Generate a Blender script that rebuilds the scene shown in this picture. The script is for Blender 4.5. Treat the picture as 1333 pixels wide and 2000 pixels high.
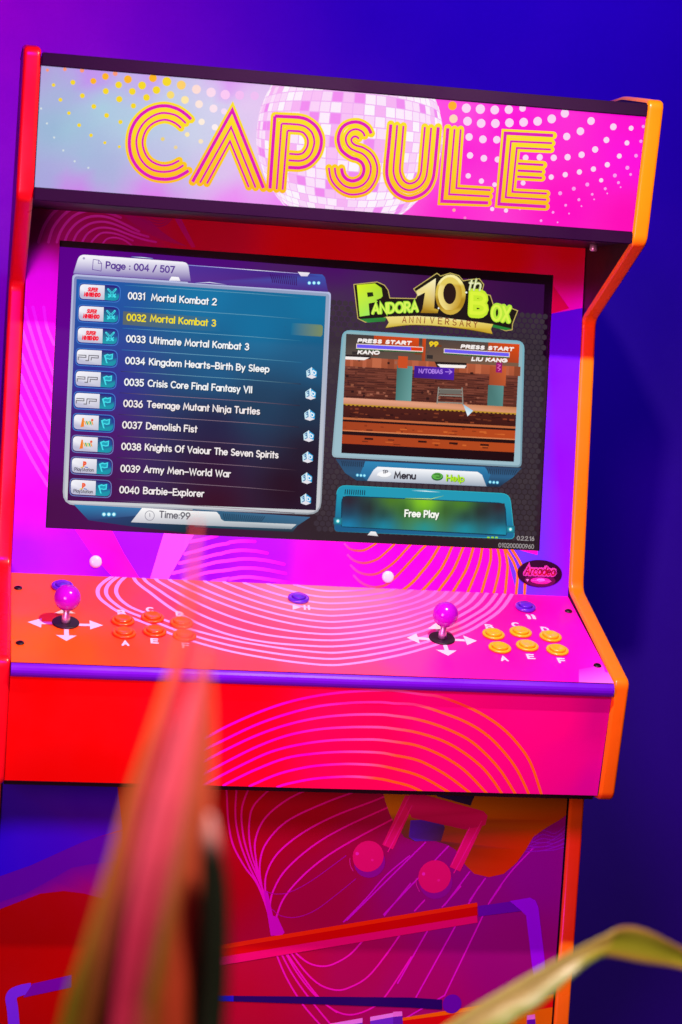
import bpy, bmesh, math, random
from mathutils import Vector, Matrix
from mathutils.geometry import tessellate_polygon

for o in list(bpy.data.objects):
    bpy.data.objects.remove(o, do_unlink=True)
S = bpy.context.scene
COL = S.collection

# ------------------------------------------------------------------ camera
cam_d = bpy.data.cameras.new('camera')
cam = bpy.data.objects.new('camera', cam_d)
COL.objects.link(cam)
YAW, PITCH, ROLL = (math.radians(a) for a in (-10.0951, -4.0812, -3.5516))
Rm = Matrix.Rotation(YAW, 3, 'Z') @ Matrix.Rotation(PITCH, 3, 'X') @ Matrix.Rotation(ROLL, 3, 'Y')
cam.matrix_world = Matrix.Translation((-0.46583, -2.69678, 1.40772)) @ (Rm @ Matrix.Rotation(math.radians(90), 3, 'X')).to_4x4()
cam_d.sensor_fit = 'VERTICAL'
cam_d.sensor_height = 36
cam_d.sensor_width = 24
cam_d.lens = 74.25
cam_d.clip_end = 60
cam_d.dof.use_dof = True
cam_d.dof.focus_distance = 2.88
cam_d.dof.aperture_fstop = 4.0
cam_d.dof.aperture_blades = 9
S.camera = cam

# ------------------------------------------------------------------ world (a dark room)
wd = bpy.data.worlds.new('World')
S.world = wd
wd.use_nodes = True
bg = wd.node_tree.nodes['Background']
bg.inputs['Color'].default_value = (0.10, 0.02, 0.60, 1)
bg.inputs['Strength'].default_value = 0.03

# ------------------------------------------------------------------ lamps
def aim(o, loc, target):
    o.location = loc
    o.rotation_euler = (Vector(target) - Vector(loc)).to_track_quat('-Z', 'Y').to_euler()
def spot(name, loc, target, power, color, angle, blend, radius):
    d = bpy.data.lights.new(name, 'SPOT')
    d.energy = power; d.color = color; d.spot_size = math.radians(angle); d.spot_blend = blend; d.shadow_soft_size = radius
    o = bpy.data.objects.new(name, d); COL.objects.link(o); aim(o, loc, target); return o
# warm white ceiling spot above and in front of the machine (gives the hard shadow edges)
spot('ceiling_spot', (0.17, -0.625, 2.095), (0.02, 0.14, 1.06), 80, (1.0, 0.90, 0.70), 104, 0.8, 0.014)
# magenta stage lamp beside the photographer
spot('magenta_lamp', (-0.56, -2.05, 2.21), (-0.13, 0.2, 1.16), 190, (0.80, 0.0, 0.95), 46, 0.6, 0.22)
# added soft red fill, brightens the shaded bezel top and the base
d = bpy.data.lights.new('red_fill', 'AREA'); d.energy = 3.2; d.color = (1.0, 0.22, 0.42); d.size = 0.4; d.spread = math.radians(70)
o = bpy.data.objects.new('red_fill', d); COL.objects.link(o); aim(o, (-0.80, -1.1, 1.10), (0.12, 0.2, 1.2))
# added warm spot, there only to brighten the foreground leaves
spot('leaf_fill_spot', (-0.15, -2.45, 2.55), (-0.22, -1.40, 0.95), 270, (1.0, 0.70, 0.66), 30, 0.5, 0.06)
# violet lamp grazing the wall on the left
spot('violet_lamp', (-1.35, -0.3, 2.45), (-0.85, 1.0, 1.95), 1100, (1.0, 0.0, 0.22), 60, 1.0, 0.1)
# blue lamp on the wall above the machine
spot('blue_lamp', (0.45, -0.25, 2.95), (0.34, 1.0, 2.06), 240, (0.22, 0.0, 1.0), 76, 1.0, 0.12)
# added blue spot off to the right, makes the blue patch on the wall
spot('side_blue_fill', (1.75, 0.3, 1.25), (1.05, 1.0, 1.15), 2.2, (0.02, 0.0, 1.0), 80, 1.0, 0.12)

S.render.engine = 'CYCLES'
S.view_settings.view_transform = 'Standard'
S.view_settings.look = 'None'
S.view_settings.exposure = 0
S.view_settings.gamma = 1
S.view_settings.use_curve_mapping = False
S.cycles.use_denoising = True

# ------------------------------------------------------------------ printed artwork, millimetres on each panel
ART={
'bezel':[
('G',0,48,40,[(-396.3,474.5,'#a4009c'),(-332.4,464.8,'#b8008a'),(-298.5,495.8,'#b0006a'),(-155.3,499,'#c80034'),(-8.6,480.6,'#e80010'),(139.2,491,'#f00008'),(290.3,486.9,'#f00008'),(374.1,492.8,'#f0000c'),(375.8,459.5,'#f0003c'),(377,437.3,'#f6009c'),(392.9,427.2,'#fa00e0'),(-386.9,425.5,'#e000f0'),(-377.1,369.3,'#e400f0'),(-387.7,297.7,'#f400e6'),(-380.7,156,'#f600e6'),(-392.7,112.8,'#dc00e8'),(-377.3,85.1,'#b800f0'),(-388.5,27.8,'#9400f4'),(-310.7,24.2,'#a000ee'),(-239.7,27.3,'#8800e8'),(-132,32.2,'#8000dc'),(-44.8,36.1,'#9000d4'),(43.6,32.7,'#cc00c8'),(161.6,52.7,'#e000c8'),(274.9,50.4,'#e000c0')],'rects',4),
('S',1,[(-384.7,459),(-378.3,480.7),(-366.6,500.7),(-350.3,513.7),(-335.8,520.1)],4.2,['#e040f4','#e444f0','#d030c8'],'r',1),
('S',1,[(-371,459.9),(-365.6,479.5),(-353.8,497.4),(-339.5,509.1),(-320.7,515.2),(-299.4,514.2)],3.95,['#e040f4','#e444f0','#d030c8'],'r',1),
('S',1,[(-359.4,460.7),(-354.8,476),(-345,491.7),(-332.8,502.2),(-316.1,507.7),(-294.7,507.1),(-273.1,501.2)],3.7,['#e040f4','#e444f0','#d030c8'],'r',1),
('S',1,[(-348.8,461.5),(-344.2,474.6),(-334.2,488.2),(-319.8,497.8),(-303,501.1),(-285.8,499.2),(-266.2,492),(-246.5,483.8)],3.45,['#e040f4','#e444f0','#d030c8'],'r',1),
('S',1,[(-337.2,462.3),(-331.5,475.5),(-319.3,487.1),(-306.8,492.3),(-291.9,493.4),(-274.6,489.3),(-255,482.1),(-233.3,477.2)],3.2,['#e040f4','#e444f0','#d030c8'],'r',1),
('S',1,[(-324.5,463.2),(-318.7,474.3),(-308.5,482.5),(-295.8,485.6),(-280.8,484.5),(-263.5,479.4),(-241.7,473.4),(-222.2,470.5)],2.95,['#e040f4','#e444f0','#d030c8'],'r',1),
('S',1,[(-311.8,464.1),(-305.8,472),(-297.6,478),(-284.8,478.9),(-271.9,476.6),(-254.4,470.3)],2.7,['#e040f4','#e444f0','#d030c8'],'r',1),
('S',1,[(-296.8,462),(-290.8,469.9),(-280.2,472.8),(-267.3,470.5),(-256.3,463.8)],2.45,['#e040f4','#e444f0','#d030c8'],'r',1),
('S',1,[(-257,521.7),(-249.8,507.2),(-234.2,495.4),(-214.8,493.6),(-202.4,504.2),(-200.8,515.1)],1.6,'#a40878','r',1),
('S',1,[(-273.5,509.7),(-255.7,496),(-233.6,482.6),(-211.6,473.4)],1.4,['#a808a0','#b80868'],'r',1),
('S',1,[(-252.3,522.9),(-245.6,509.2),(-231.4,498.6),(-214.1,497.5),(-203.8,507.5),(-203.1,517.9)],1.6,'#a40878','r',1),
('S',1,[(-267,508),(-249.2,494.3),(-227.5,481.3),(-206.4,472.5)],1.4,['#a808a0','#b80868'],'r',1),
('S',1,[(-247.7,524.1),(-241.5,511.2),(-228.5,501.8),(-213.4,501.4),(-205.3,510.8),(-205.4,520.7)],1.6,'#a40878','r',1),
('S',1,[(-260.5,506.4),(-242.7,492.6),(-221.4,480),(-201.2,471.5)],1.4,['#a808a0','#b80868'],'r',1),
('S',1,[(-243,525.3),(-237.3,513.2),(-225.7,505.1),(-212.8,505.4),(-206.8,514.2),(-207.7,523.6)],1.6,'#a40878','r',1),
('S',1,[(-254,504.7),(-236.2,491),(-215.3,478.7),(-196,470.6)],1.4,['#a808a0','#b80868'],'r',1),
('S',1,[(-238.3,526.5),(-233.1,515.3),(-222.8,508.3),(-212.1,509.3),(-208.2,517.5),(-210,526.4)],1.6,'#a40878','r',1),
('S',1,[(-247.5,503),(-229.6,489.3),(-209.2,477.4),(-190.7,469.7)],1.4,['#a808a0','#b80868'],'r',1),
('S',1,[(-233.7,527.7),(-228.9,517.3),(-220,511.5),(-211.4,513.2),(-209.7,520.9),(-212.2,529.3)],1.6,'#a40878','r',1),
('S',1,[(-241,501.4),(-223.1,487.6),(-203.1,476.1),(-185.5,468.8)],1.4,['#a808a0','#b80868'],'r',1),
('S',1,[(-229,528.9),(-224.7,519.3),(-217.1,514.7),(-210.8,517.1),(-211.1,524.2),(-214.5,532.1)],1.6,'#a40878','r',1),
('S',1,[(-234.4,499.7),(-216.6,485.9),(-197,474.8),(-180.3,467.8)],1.4,['#a808a0','#b80868'],'r',1),
('S',1,[(-203,517),(-194.7,502.6),(-184.2,486.1),(-171.4,467.6)],2.2,['#b008a0','#c80878'],'r',1),
('S',1,[(-200,517.3),(-191.7,502.8),(-181.6,486.3),(-169.7,467.7)],2.2,['#b008a0','#c80878'],'r',1),
('S',1,[(-197,517.5),(-188.7,503),(-179,486.5),(-167.9,467.9)],2.2,['#b008a0','#c80878'],'r',1),
('S',1,[(-373,369.6),(-367.5,343.1),(-356.4,318.9)],4.3,'#e64cff','r',1),
('S',1,[(-387.8,368.6),(-379.8,342.3),(-367.7,308.6),(-354.7,276.7)],4.3,'#e64cff','r',1),
('S',1,[(-399.1,367.9),(-391.2,341.6),(-374.8,298.5),(-354.8,253.7)],4.3,'#e64cff','r',1),
('S',1,[(-400.4,335.3),(-381.9,288.5),(-354.3,229.7)],4.3,'#e64cff','r',1),
('S',1,[(-400.1,302.7),(-380.5,259.8),(-354.4,207.6)],4.3,'#e64cff','r',1),
('S',1,[(-399.6,274),(-381.3,236.8),(-354.9,186.4)],4.3,'#e64cff','r',1),
('S',1,[(-399.4,245.3),(-382,211.8),(-354.6,165.3)],4.3,'#e64cff','r',1),
('S',1,[(-399.8,220.4),(-380.7,185),(-354.6,142.3)],4.3,'#e64cff','r',1),
('S',1,[(-400.2,197.4),(-381.4,162),(-355.1,122.1)],4.3,'#e64cff','r',1),
('F',1,[(-314.8,63.9),(-263.2,64.2),(-244.9,32.8),(-221.3,-1),(-257.1,-2.1),(-289.7,29.7)],['#e400cc','#f400c4','#f400c0','#f400bc','#e800c4','#c000d4']),
('F',1,[(-191,64.4),(-148.4,64.9),(-182.9,-2.1),(-207.7,-2.1)],'#ee5cff'),
('S',2,[(-153.3,54.3),(-136.1,58.3),(-115.8,64.6)],4.8,['#e850ff','#ea48ff','#e230f4','#c000e4'],'r',1),
('S',2,[(-160,36.7),(-139.7,43),(-118.3,50.4),(-101.1,54.1),(-96.9,56.1),(-81.7,58.3),(-62,58.8)],4.8,['#e850ff','#ea48ff','#e230f4','#c000e4'],'r',1),
('S',2,[(-166.9,23.4),(-143.4,29.8),(-117.7,37.5),(-109.1,39.4),(-100.6,42.2),(-85.4,45.1),(-63.6,45.6),(-43.7,43.1)],4.8,['#e850ff','#ea48ff','#e230f4','#c000e4'],'r',1),
('S',2,[(-175.9,9),(-149.2,16.6),(-117.1,26.7),(-102,29.3),(-95.6,30.5),(-73.9,33.7),(-45.4,32.8),(-18.8,28.5)],4.8,['#e850ff','#ea48ff','#e230f4','#c000e4'],'r',1),
('S',2,[(-161.4,-0.6),(-131.6,10.9),(-101.4,16.3),(-95,17.5),(-77.6,20.5),(-51.4,20.5),(-15.9,15.6)],4.8,['#e850ff','#ea48ff','#e230f4','#c000e4'],'r',1),
('S',2,[(-120.1,-0.5),(-98.6,4.7),(-94.3,4.6),(-72.6,8.3),(-44.1,6.7),(-10.9,2.7)],4.8,['#e850ff','#ea48ff','#e230f4','#c000e4'],'r',1),
('F',1,[(405.6,420.6),(347.9,406.5),(350.7,58.2),(300.5,69.3),(325,-5.1),(401.6,-3.5)],['#6000f0','#5c00ec','#5a34f8','#5844e0','#6038e8','#8808e8']),
('F',1,[(352.5,449.8),(379.6,417.4),(351,406.7)],'#e0004c'),
('S',2,[(67,61.2),(75.1,54.6),(86.3,52.5),(97.4,54.5),(112.1,63.9)],3,['#fa40c0','#fb5060','#ff7020','#ff8418'],'r',1),
('S',2,[(72.2,45.7),(80.3,39),(91.7,35.6),(102.8,36.5),(115.9,42.2),(126.6,51.4),(139,64.1)],3,['#fa40c0','#fb5060','#ff7020','#ff8418'],'r',1),
('S',2,[(77.4,31),(87.9,22.7),(101.4,19.3),(114.7,20.8),(127.8,28.4),(142.8,41.2),(162.9,65.2)],3.2,['#fa40c0','#fb5060','#ff7020','#ff8418'],'r',1),
('S',2,[(82.6,16.6),(93.1,7.6),(106.8,2.2),(117.9,2.1),(131.1,6.6),(146.1,20.4),(161,37.6),(176.4,55.7),(184.4,64.2)],3.4,['#fa40c0','#fb5060','#ff7020','#ff8418'],'r',1),
('S',2,[(205.1,65.1),(194.3,44.9),(181.4,27),(168.4,11),(153.4,-2.1)],3.9,['#ff7a1c','#ff8418','#ff8418'],'r',1),
('S',2,[(223.9,65.6),(215.1,43.9),(205.2,26.1),(181,-2.9)],3.9,['#ff7a1c','#ff8418','#ff8418'],'r',1),
('S',2,[(240.4,65.4),(233.8,46.7),(224.9,27),(204.7,-2.9)],3.9,['#ff7a1c','#ff8418','#ff8418'],'r',1),
('S',2,[(255.1,65.5),(249.8,43.6),(242.8,25.8),(226.1,-3.9)],3.9,['#ff7a1c','#ff8418','#ff8418'],'r',1),
('S',2,[(268.2,65.3),(265.6,46.2),(260.5,28.5),(248.3,-4.1)],3.9,['#ff7a1c','#ff8418','#ff8418'],'r',1),
('S',2,[(280.6,65.3),(281.4,48.8),(277.4,29.3),(269.4,-4)],3.9,['#ff7a1c','#ff8418','#ff8418'],'r',1),
('S',2,[(290.9,65.2),(294.9,49.4),(294.4,30),(287.7,-3.3)],3.9,['#ff7a1c','#ff8418','#ff8418'],'r',1),
('S',2,[(300.9,65.2),(306.6,44.1),(306.6,24.7),(305.1,-3.1)],3.9,['#ff7a1c','#ff8418','#ff8418'],'r',1),
('S',2,[(303.6,64.4),(314.4,48.4),(318.9,38.9),(322.5,27.3),(321.7,-2.8)],3.9,['#ff7a1c','#ff8418','#ff8418'],'r',1),
('S',2,[(312.1,64.8),(322.3,50.7),(327.8,41.2),(333.6,25.9),(334.5,-2.9)],3.9,['#ff7a1c','#ff8418','#ff8418'],'r',1),
],
'screen':[
('Q',1,30,20,[(-355,455.5),(343,449.8),(347.8,63.1),(-352.8,64.8)],[(-345.2,443.3,'#5a0088'),(-352.3,300.2,'#60008e'),(-353.8,186.1,'#540070'),(-348.9,86.4,'#460a48'),(-152.4,456.8,'#4c0a78'),(31.1,447.7,'#4a0a66'),(33.3,404.1,'#42304a'),(217.9,453.1,'#420e4a'),(333,435,'#360c44'),(44.8,324.6,'#332b35'),(330.2,342.1,'#262026'),(334.1,119.6,'#2a2022'),(41.1,105.4,'#2c2226'),(-132.8,64.4,'#381230'),(200.1,65.2,'#2a1a1e'),(-213.6,236.8,'#48104c')],3),  # background; purple at top and left is a glass reflection painted into the glow
('HEX',2,25.9,403.6,347.9,75.7,'#372e37','#3b3239'),
('F',3,[(-335.4,413.3),(-335.1,415.8),(-334,417.6),(-332.3,418.7),(-329.8,419),(24.5,418.5),(27,418.1),(28.9,417),(30,415.2),(30.4,412.7),(31.6,119.5),(30.5,111.2),(26.9,105.2),(20.9,101.6),(12.5,100.4),(-315.4,97.3),(-323.5,98.4),(-329.2,101.9),(-332.7,107.6),(-333.9,115.7)],['#b4bce0','#b4bce0','#b4bce0','#b4bce0','#b4bce0','#b4bce0','#b4bce0','#b4bce0','#b4bce0','#b4bce0','#98a0a8','#98a0a8','#98a0a8','#98a0a8','#98a0a8','#b0b4c0','#b0b4c0','#b0b4c0','#b0b4c0','#b0b4c0']),
('F',4,[(-332.8,411.4),(-332.5,413.5),(-331.6,415.1),(-330.1,416),(-327.9,416.3),(23.1,415.8),(25.4,415.5),(27,414.5),(28,412.9),(28.3,410.7),(29.6,119.8),(28.6,112.4),(25.5,107.2),(20.2,104),(12.8,102.9),(-315.2,99.9),(-322.3,100.9),(-327.4,103.9),(-330.5,109),(-331.5,116.2)],['#7c88b8','#7c88b8','#7c88b8','#7c88b8','#7c88b8','#94a4c0','#94a4c0','#94a4c0','#94a4c0','#94a4c0','#c8ccd0','#c8ccd0','#c8ccd0','#c8ccd0','#c8ccd0','#c8ccd0','#c8ccd0','#c8ccd0','#c8ccd0','#c8ccd0']),
('Q',5,26,22,[(-329.5,412.3),(23.3,411.8),(24.3,107.1),(-327,103.6)],[(-149.8,405,'#0a76a6'),(-321.5,395,'#0a5cac'),(-322.2,337.8,'#1a4ca0'),(-74.8,360.7,'#08709e'),(11.6,395.4,'#0a74a0'),(15.3,322.8,'#0a5a84'),(-130.1,299.4,'#0c5a88'),(-301.4,274.8,'#2c2c92'),(-69.4,252.3,'#123c58'),(4.2,249.3,'#0e3048'),(-126.1,220.2,'#181c40'),(-297.5,196.3,'#4c0a68'),(-123.6,169.7,'#2a0c2e'),(-294,124.9,'#440a4a'),(-19.7,138.8,'#220818'),(-120.5,108.4,'#34081c'),(7.2,191.2,'#1a1020')],3),
('S',6,[(-262.3,408.3),(-200.6,408.5),(-77.2,408.4),(-6.7,407.3)],0.75,['#1c70a8','#78b4cc','#6aa8bc','#0c6890'],'b',0),
('S',6,[(-262.2,378.1),(-200.5,378.2),(-77.2,377.9),(-6.7,376.7)],0.75,['#1c70a8','#78b4cc','#6aa8bc','#0c6890'],'b',0),
('S',6,[(-262.2,348),(-200.5,348),(-77.1,347.5),(-6.6,346.1)],0.75,['#1c70a8','#78b4cc','#6aa8bc','#0c6890'],'b',0),
('S',6,[(-262.1,317.8),(-200.4,317.7),(-77,317),(-6.5,315.5)],0.75,['#1c70a8','#78b4cc','#6aa8bc','#0c6890'],'b',0),
('S',6,[(-262.1,287.7),(-200.3,287.5),(-77,286.5),(-6.4,284.9)],0.75,['#2a2048','#78b4cc','#6aa8bc','#281828'],'b',0),
('S',6,[(-262,257.6),(-200.3,257.2),(-76.9,256.1),(-6.4,254.3)],0.75,['#2a2048','#a08898','#8a7080','#281828'],'b',0),
('S',6,[(-261.9,227.4),(-200.2,227),(-76.8,225.6),(-6.3,223.7)],0.75,['#2a2048','#a08898','#8a7080','#281828'],'b',0),
('S',6,[(-261.9,197.3),(-200.1,196.7),(-76.7,195.1),(-6.2,193.1)],0.75,['#2a2048','#a08898','#8a7080','#281828'],'b',0),
('S',6,[(-261.8,167.1),(-200.1,166.4),(-76.7,164.6),(-6.1,162.5)],0.75,['#2a2048','#a08898','#8a7080','#281828'],'b',0),
('S',6,[(-261.7,137),(-200,136.2),(-76.6,134.2),(-6.1,131.9)],0.75,['#2a2048','#a08898','#8a7080','#281828'],'b',0),
('S',6,[(-261.7,106.8),(-199.9,105.9),(-76.5,103.7),(-6,101.3)],0.75,['#2a2048','#a08898','#8a7080','#281828'],'b',0),
('F',6,[(-262.6,371.7),(-198.8,371.5),(-126.4,371.2),(-125.4,351.7),(-201.4,351.9),(-262.4,353.1)],['#56666a','#4c6a78','#10709c','#106a98','#466472','#56666a']),
('F',6,[(-24,370.5),(-1.9,370.9),(18.7,370.7),(21.1,368.3),(20.9,356.6),(18.8,354),(-1.1,353.8),(-24.6,353.8)],['#0c7098','#4a7c78','#6c8664','#7a8c60','#7a8c60','#74885e','#4a7a74','#0c6c96']),
('F',7,[(-326,401.2),(-325.7,404.1),(-324.6,406.1),(-322.6,407.3),(-319.8,407.7),(-276.4,408.1),(-272.6,407.6),(-269.9,406),(-268.2,403.3),(-267.6,399.6),(-267.5,391.7),(-267.9,388),(-269.5,385.3),(-272.1,383.6),(-275.8,383.1),(-319.3,382.8),(-322.1,383.1),(-324.1,384.3),(-325.3,386.3),(-325.8,389.1)],'#3c7ccc'),
('F',8,[(-325,400.9),(-324.7,403.4),(-323.6,405.2),(-321.9,406.3),(-319.4,406.6),(-276.7,407),(-273.2,406.5),(-270.7,405),(-269.2,402.6),(-268.7,399.2),(-268.6,392.1),(-269,388.6),(-270.4,386.2),(-272.8,384.7),(-276.2,384.2),(-319,383.9),(-321.5,384.3),(-323.3,385.3),(-324.4,387.1),(-324.8,389.6)],'#1c2a86'),
('F',9,[(-324.3,399.8),(-323.9,402.3),(-322.9,404.1),(-321.1,405.2),(-318.6,405.6),(-290,405.8),(-289.7,385.7),(-318.5,385.3),(-321,385.6),(-322.7,386.7),(-323.8,388.4),(-324.2,390.9)],['#f4f4fa','#f4f4fa','#f4f4fa','#f4f4fa','#f4f4fa','#e8e8f0','#c0c0d4','#bcbcd6','#bcbcd6','#bcbcd6','#bcbcd6','#bcbcd6']),
('F',9,[(-290,405.8),(-277.3,405.8),(-273.9,405.3),(-271.4,403.8),(-269.9,401.3),(-269.4,397.9),(-269.3,393),(-269.7,389.6),(-271.2,387.2),(-273.6,385.8),(-277,385.3),(-289.7,385.7)],['#261470','#22187a','#22187a','#1a3a90','#1a3a90','#1a3a90','#0a90a8','#0a90a8','#0a90a8','#0a90a8','#0a90a8','#0aa0ac']),
('S',10,[(-285.2,401),(-275,390.9)],2.6,'#40e0ea','r',1),
('S',11,[(-284.4,400.3),(-278,393.9)],0.9,'#127c9a','r',1),
('S',10,[(-274.5,394.9),(-278.2,390.7)],1.5,'#40e0ea','r',1),
('S',10,[(-274.5,401.7),(-283.6,390.4)],2.6,'#40e0ea','r',1),
('S',11,[(-275.2,400.9),(-280.9,393.8)],0.9,'#127c9a','r',1),
('S',10,[(-284.5,394.2),(-280.4,390.6)],1.5,'#40e0ea','r',1),
('T',10,'SUPER',(-313.7,395.9),(-299.5,395.9),6.2,1.5,'#f0303c',0.18,0),
('T',10,'NINTENDO',(-318.4,388.6),(-295.2,388.9),6.4,1.8,'#f0182c',0.1,0),
('F',7,[(-325.9,371),(-325.6,373.8),(-324.4,375.8),(-322.5,377),(-319.7,377.4),(-276.2,377.7),(-272.5,377.2),(-269.8,375.6),(-268.1,373),(-267.5,369.2),(-267.3,361.3),(-267.8,357.6),(-269.3,354.9),(-272,353.3),(-275.7,352.7),(-319.2,352.5),(-322,352.9),(-324,354.1),(-325.2,356.1),(-325.7,358.9)],'#3c7ccc'),
('F',8,[(-324.8,370.6),(-324.5,373.1),(-323.5,374.9),(-321.7,376),(-319.3,376.4),(-276.5,376.6),(-273.1,376.1),(-270.6,374.7),(-269.1,372.2),(-268.6,368.8),(-268.4,361.7),(-268.9,358.3),(-270.3,355.8),(-272.7,354.3),(-276.1,353.8),(-318.9,353.7),(-321.4,354),(-323.1,355.1),(-324.2,356.9),(-324.6,359.4)],'#1c2a86'),
('F',9,[(-324.1,369.5),(-323.8,372),(-322.8,373.8),(-321,374.9),(-318.5,375.3),(-289.9,375.5),(-289.6,355.3),(-318.4,355),(-320.8,355.4),(-322.6,356.4),(-323.7,358.2),(-324.1,360.7)],['#f4f4fa','#f4f4fa','#f4f4fa','#f4f4fa','#f4f4fa','#e8e8f0','#c0c0d4','#bcbcd6','#bcbcd6','#bcbcd6','#bcbcd6','#bcbcd6']),
('F',9,[(-289.9,375.5),(-277.2,375.4),(-273.8,374.9),(-271.3,373.4),(-269.8,371),(-269.2,367.5),(-269.2,362.7),(-269.6,359.2),(-271,356.8),(-273.5,355.4),(-276.9,355),(-289.6,355.3)],['#261470','#22187a','#22187a','#1a3a90','#1a3a90','#1a3a90','#0a90a8','#0a90a8','#0a90a8','#0a90a8','#0a90a8','#0aa0ac']),
('S',10,[(-285,370.6),(-274.9,360.6)],2.6,'#40e0ea','r',1),
('S',11,[(-284.3,370),(-277.9,363.6)],0.9,'#127c9a','r',1),
('S',10,[(-274.4,364.5),(-278.1,360.4)],1.5,'#40e0ea','r',1),
('S',10,[(-274.4,371.3),(-283.4,360)],2.6,'#40e0ea','r',1),
('S',11,[(-275,370.6),(-280.8,363.4)],0.9,'#127c9a','r',1),
('S',10,[(-284.3,363.9),(-280.2,360.2)],1.5,'#40e0ea','r',1),
('T',10,'SUPER',(-313.6,365.6),(-299.4,365.6),6.2,1.5,'#f0303c',0.18,0),
('T',10,'NINTENDO',(-318.2,358.3),(-295.1,358.5),6.4,1.8,'#f0182c',0.1,0),
('F',7,[(-325.8,340.7),(-325.5,343.5),(-324.3,345.5),(-322.3,346.7),(-319.6,347.2),(-276.1,347.4),(-272.4,346.9),(-269.7,345.3),(-268,342.6),(-267.4,338.8),(-267.2,331),(-267.7,327.2),(-269.2,324.5),(-271.9,322.9),(-275.6,322.4),(-319,322.2),(-321.8,322.6),(-323.9,323.8),(-325.1,325.8),(-325.6,328.6)],'#3c7ccc'),
('F',8,[(-324.7,340.4),(-324.4,342.9),(-323.4,344.6),(-321.6,345.7),(-319.2,346.1),(-276.4,346.3),(-273,345.8),(-270.5,344.3),(-269,341.9),(-268.4,338.4),(-268.3,331.3),(-268.7,327.9),(-270.2,325.4),(-272.6,323.9),(-276,323.4),(-318.7,323.4),(-321.2,323.7),(-323,324.8),(-324.1,326.6),(-324.5,329.1)],'#1c2a86'),
('F',9,[(-324,339.3),(-323.7,341.8),(-322.6,343.5),(-320.9,344.6),(-318.4,345),(-289.8,345.2),(-289.5,325),(-318.2,324.7),(-320.7,325.1),(-322.5,326.1),(-323.6,327.9),(-324,330.4)],['#f4f4fa','#f4f4fa','#f4f4fa','#f4f4fa','#f4f4fa','#e8e8f0','#c0c0d4','#bcbcd6','#bcbcd6','#bcbcd6','#bcbcd6','#bcbcd6']),
('F',9,[(-289.8,345.2),(-277.1,345.1),(-273.6,344.6),(-271.2,343.1),(-269.7,340.6),(-269.1,337.2),(-269,332.3),(-269.5,328.9),(-270.9,326.4),(-273.3,325),(-276.8,324.6),(-289.5,325)],['#261470','#22187a','#22187a','#1a3a90','#1a3a90','#1a3a90','#0a90a8','#0a90a8','#0a90a8','#0a90a8','#0a90a8','#0aa0ac']),
('S',10,[(-284.9,340.3),(-274.8,330.2)],2.6,'#40e0ea','r',1),
('S',11,[(-284.2,339.6),(-277.8,333.2)],0.9,'#127c9a','r',1),
('S',10,[(-274.3,334.2),(-278,330)],1.5,'#40e0ea','r',1),
('S',10,[(-274.2,341),(-283.3,329.7)],2.6,'#40e0ea','r',1),
('S',11,[(-274.9,340.2),(-280.6,333.1)],0.9,'#127c9a','r',1),
('S',10,[(-284.2,333.6),(-280.1,329.9)],1.5,'#40e0ea','r',1),
('T',10,'SUPER',(-313.5,335.4),(-299.3,335.2),6.2,1.5,'#f0303c',0.18,0),
('T',10,'NINTENDO',(-318.1,328.1),(-295,328.2),6.4,1.8,'#f0182c',0.1,0),
('F',7,[(-325.7,310.4),(-325.3,313.3),(-324.2,315.3),(-322.2,316.5),(-319.4,316.9),(-276,317),(-272.2,316.5),(-269.5,314.9),(-267.9,312.2),(-267.3,308.5),(-267.1,300.6),(-267.5,296.8),(-269.1,294.1),(-271.7,292.5),(-275.5,292),(-318.9,291.9),(-321.7,292.3),(-323.7,293.5),(-325,295.5),(-325.4,298.3)],'#3c7ccc'),
('F',8,[(-324.6,310.1),(-324.3,312.6),(-323.3,314.4),(-321.5,315.4),(-319,315.8),(-276.3,315.9),(-272.9,315.4),(-270.4,313.9),(-268.9,311.5),(-268.3,308),(-268.2,301),(-268.6,297.5),(-270,295.1),(-272.5,293.6),(-275.9,293.1),(-318.6,293.1),(-321.1,293.5),(-322.9,294.5),(-324,296.3),(-324.4,298.8)],'#1c2a86'),
('F',9,[(-323.9,309),(-323.6,311.5),(-322.5,313.3),(-320.7,314.3),(-318.3,314.7),(-289.7,314.8),(-289.4,294.7),(-318.1,294.5),(-320.6,294.8),(-322.4,295.9),(-323.5,297.6),(-323.8,300.1)],['#f4f4fa','#f4f4fa','#f4f4fa','#f4f4fa','#f4f4fa','#e8e8f0','#c0c0d4','#bcbcd6','#bcbcd6','#bcbcd6','#bcbcd6','#bcbcd6']),
('F',9,[(-289.7,314.8),(-276.9,314.7),(-273.5,314.2),(-271,312.7),(-269.5,310.2),(-269,306.8),(-268.9,301.9),(-269.4,298.5),(-270.8,296.1),(-273.2,294.7),(-276.6,294.3),(-289.4,294.7)],['#261470','#22187a','#22187a','#1a3a90','#1a3a90','#1a3a90','#0a90a8','#0a90a8','#0a90a8','#0a90a8','#0a90a8','#0aa0ac']),
('F',10,[(-286.5,308.4),(-281.6,310.9),(-278.7,310),(-273.8,311.7),(-274.1,303.8),(-278.4,302.8),(-281.3,303.7),(-282.7,302.9),(-280.6,297.7),(-282.8,297.9)],'#40e0ea'),
('F',11,[(-284,307.9),(-281.2,309.1),(-278.6,308.3),(-275.5,309.7),(-275.6,305.2),(-278.5,304.4),(-281.3,305.2),(-282.7,304.5)],'#14a0b8'),
('S',10,[(-321.6,299.8),(-321.9,304.1),(-311.2,304),(-311.3,306.9),(-322,306.8)],1.3,'#707078','b',0),
('S',10,[(-311.7,299.7),(-307.4,299.7),(-307.1,307.2),(-302.1,307.1)],1.3,'#707078','b',0),
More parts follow.
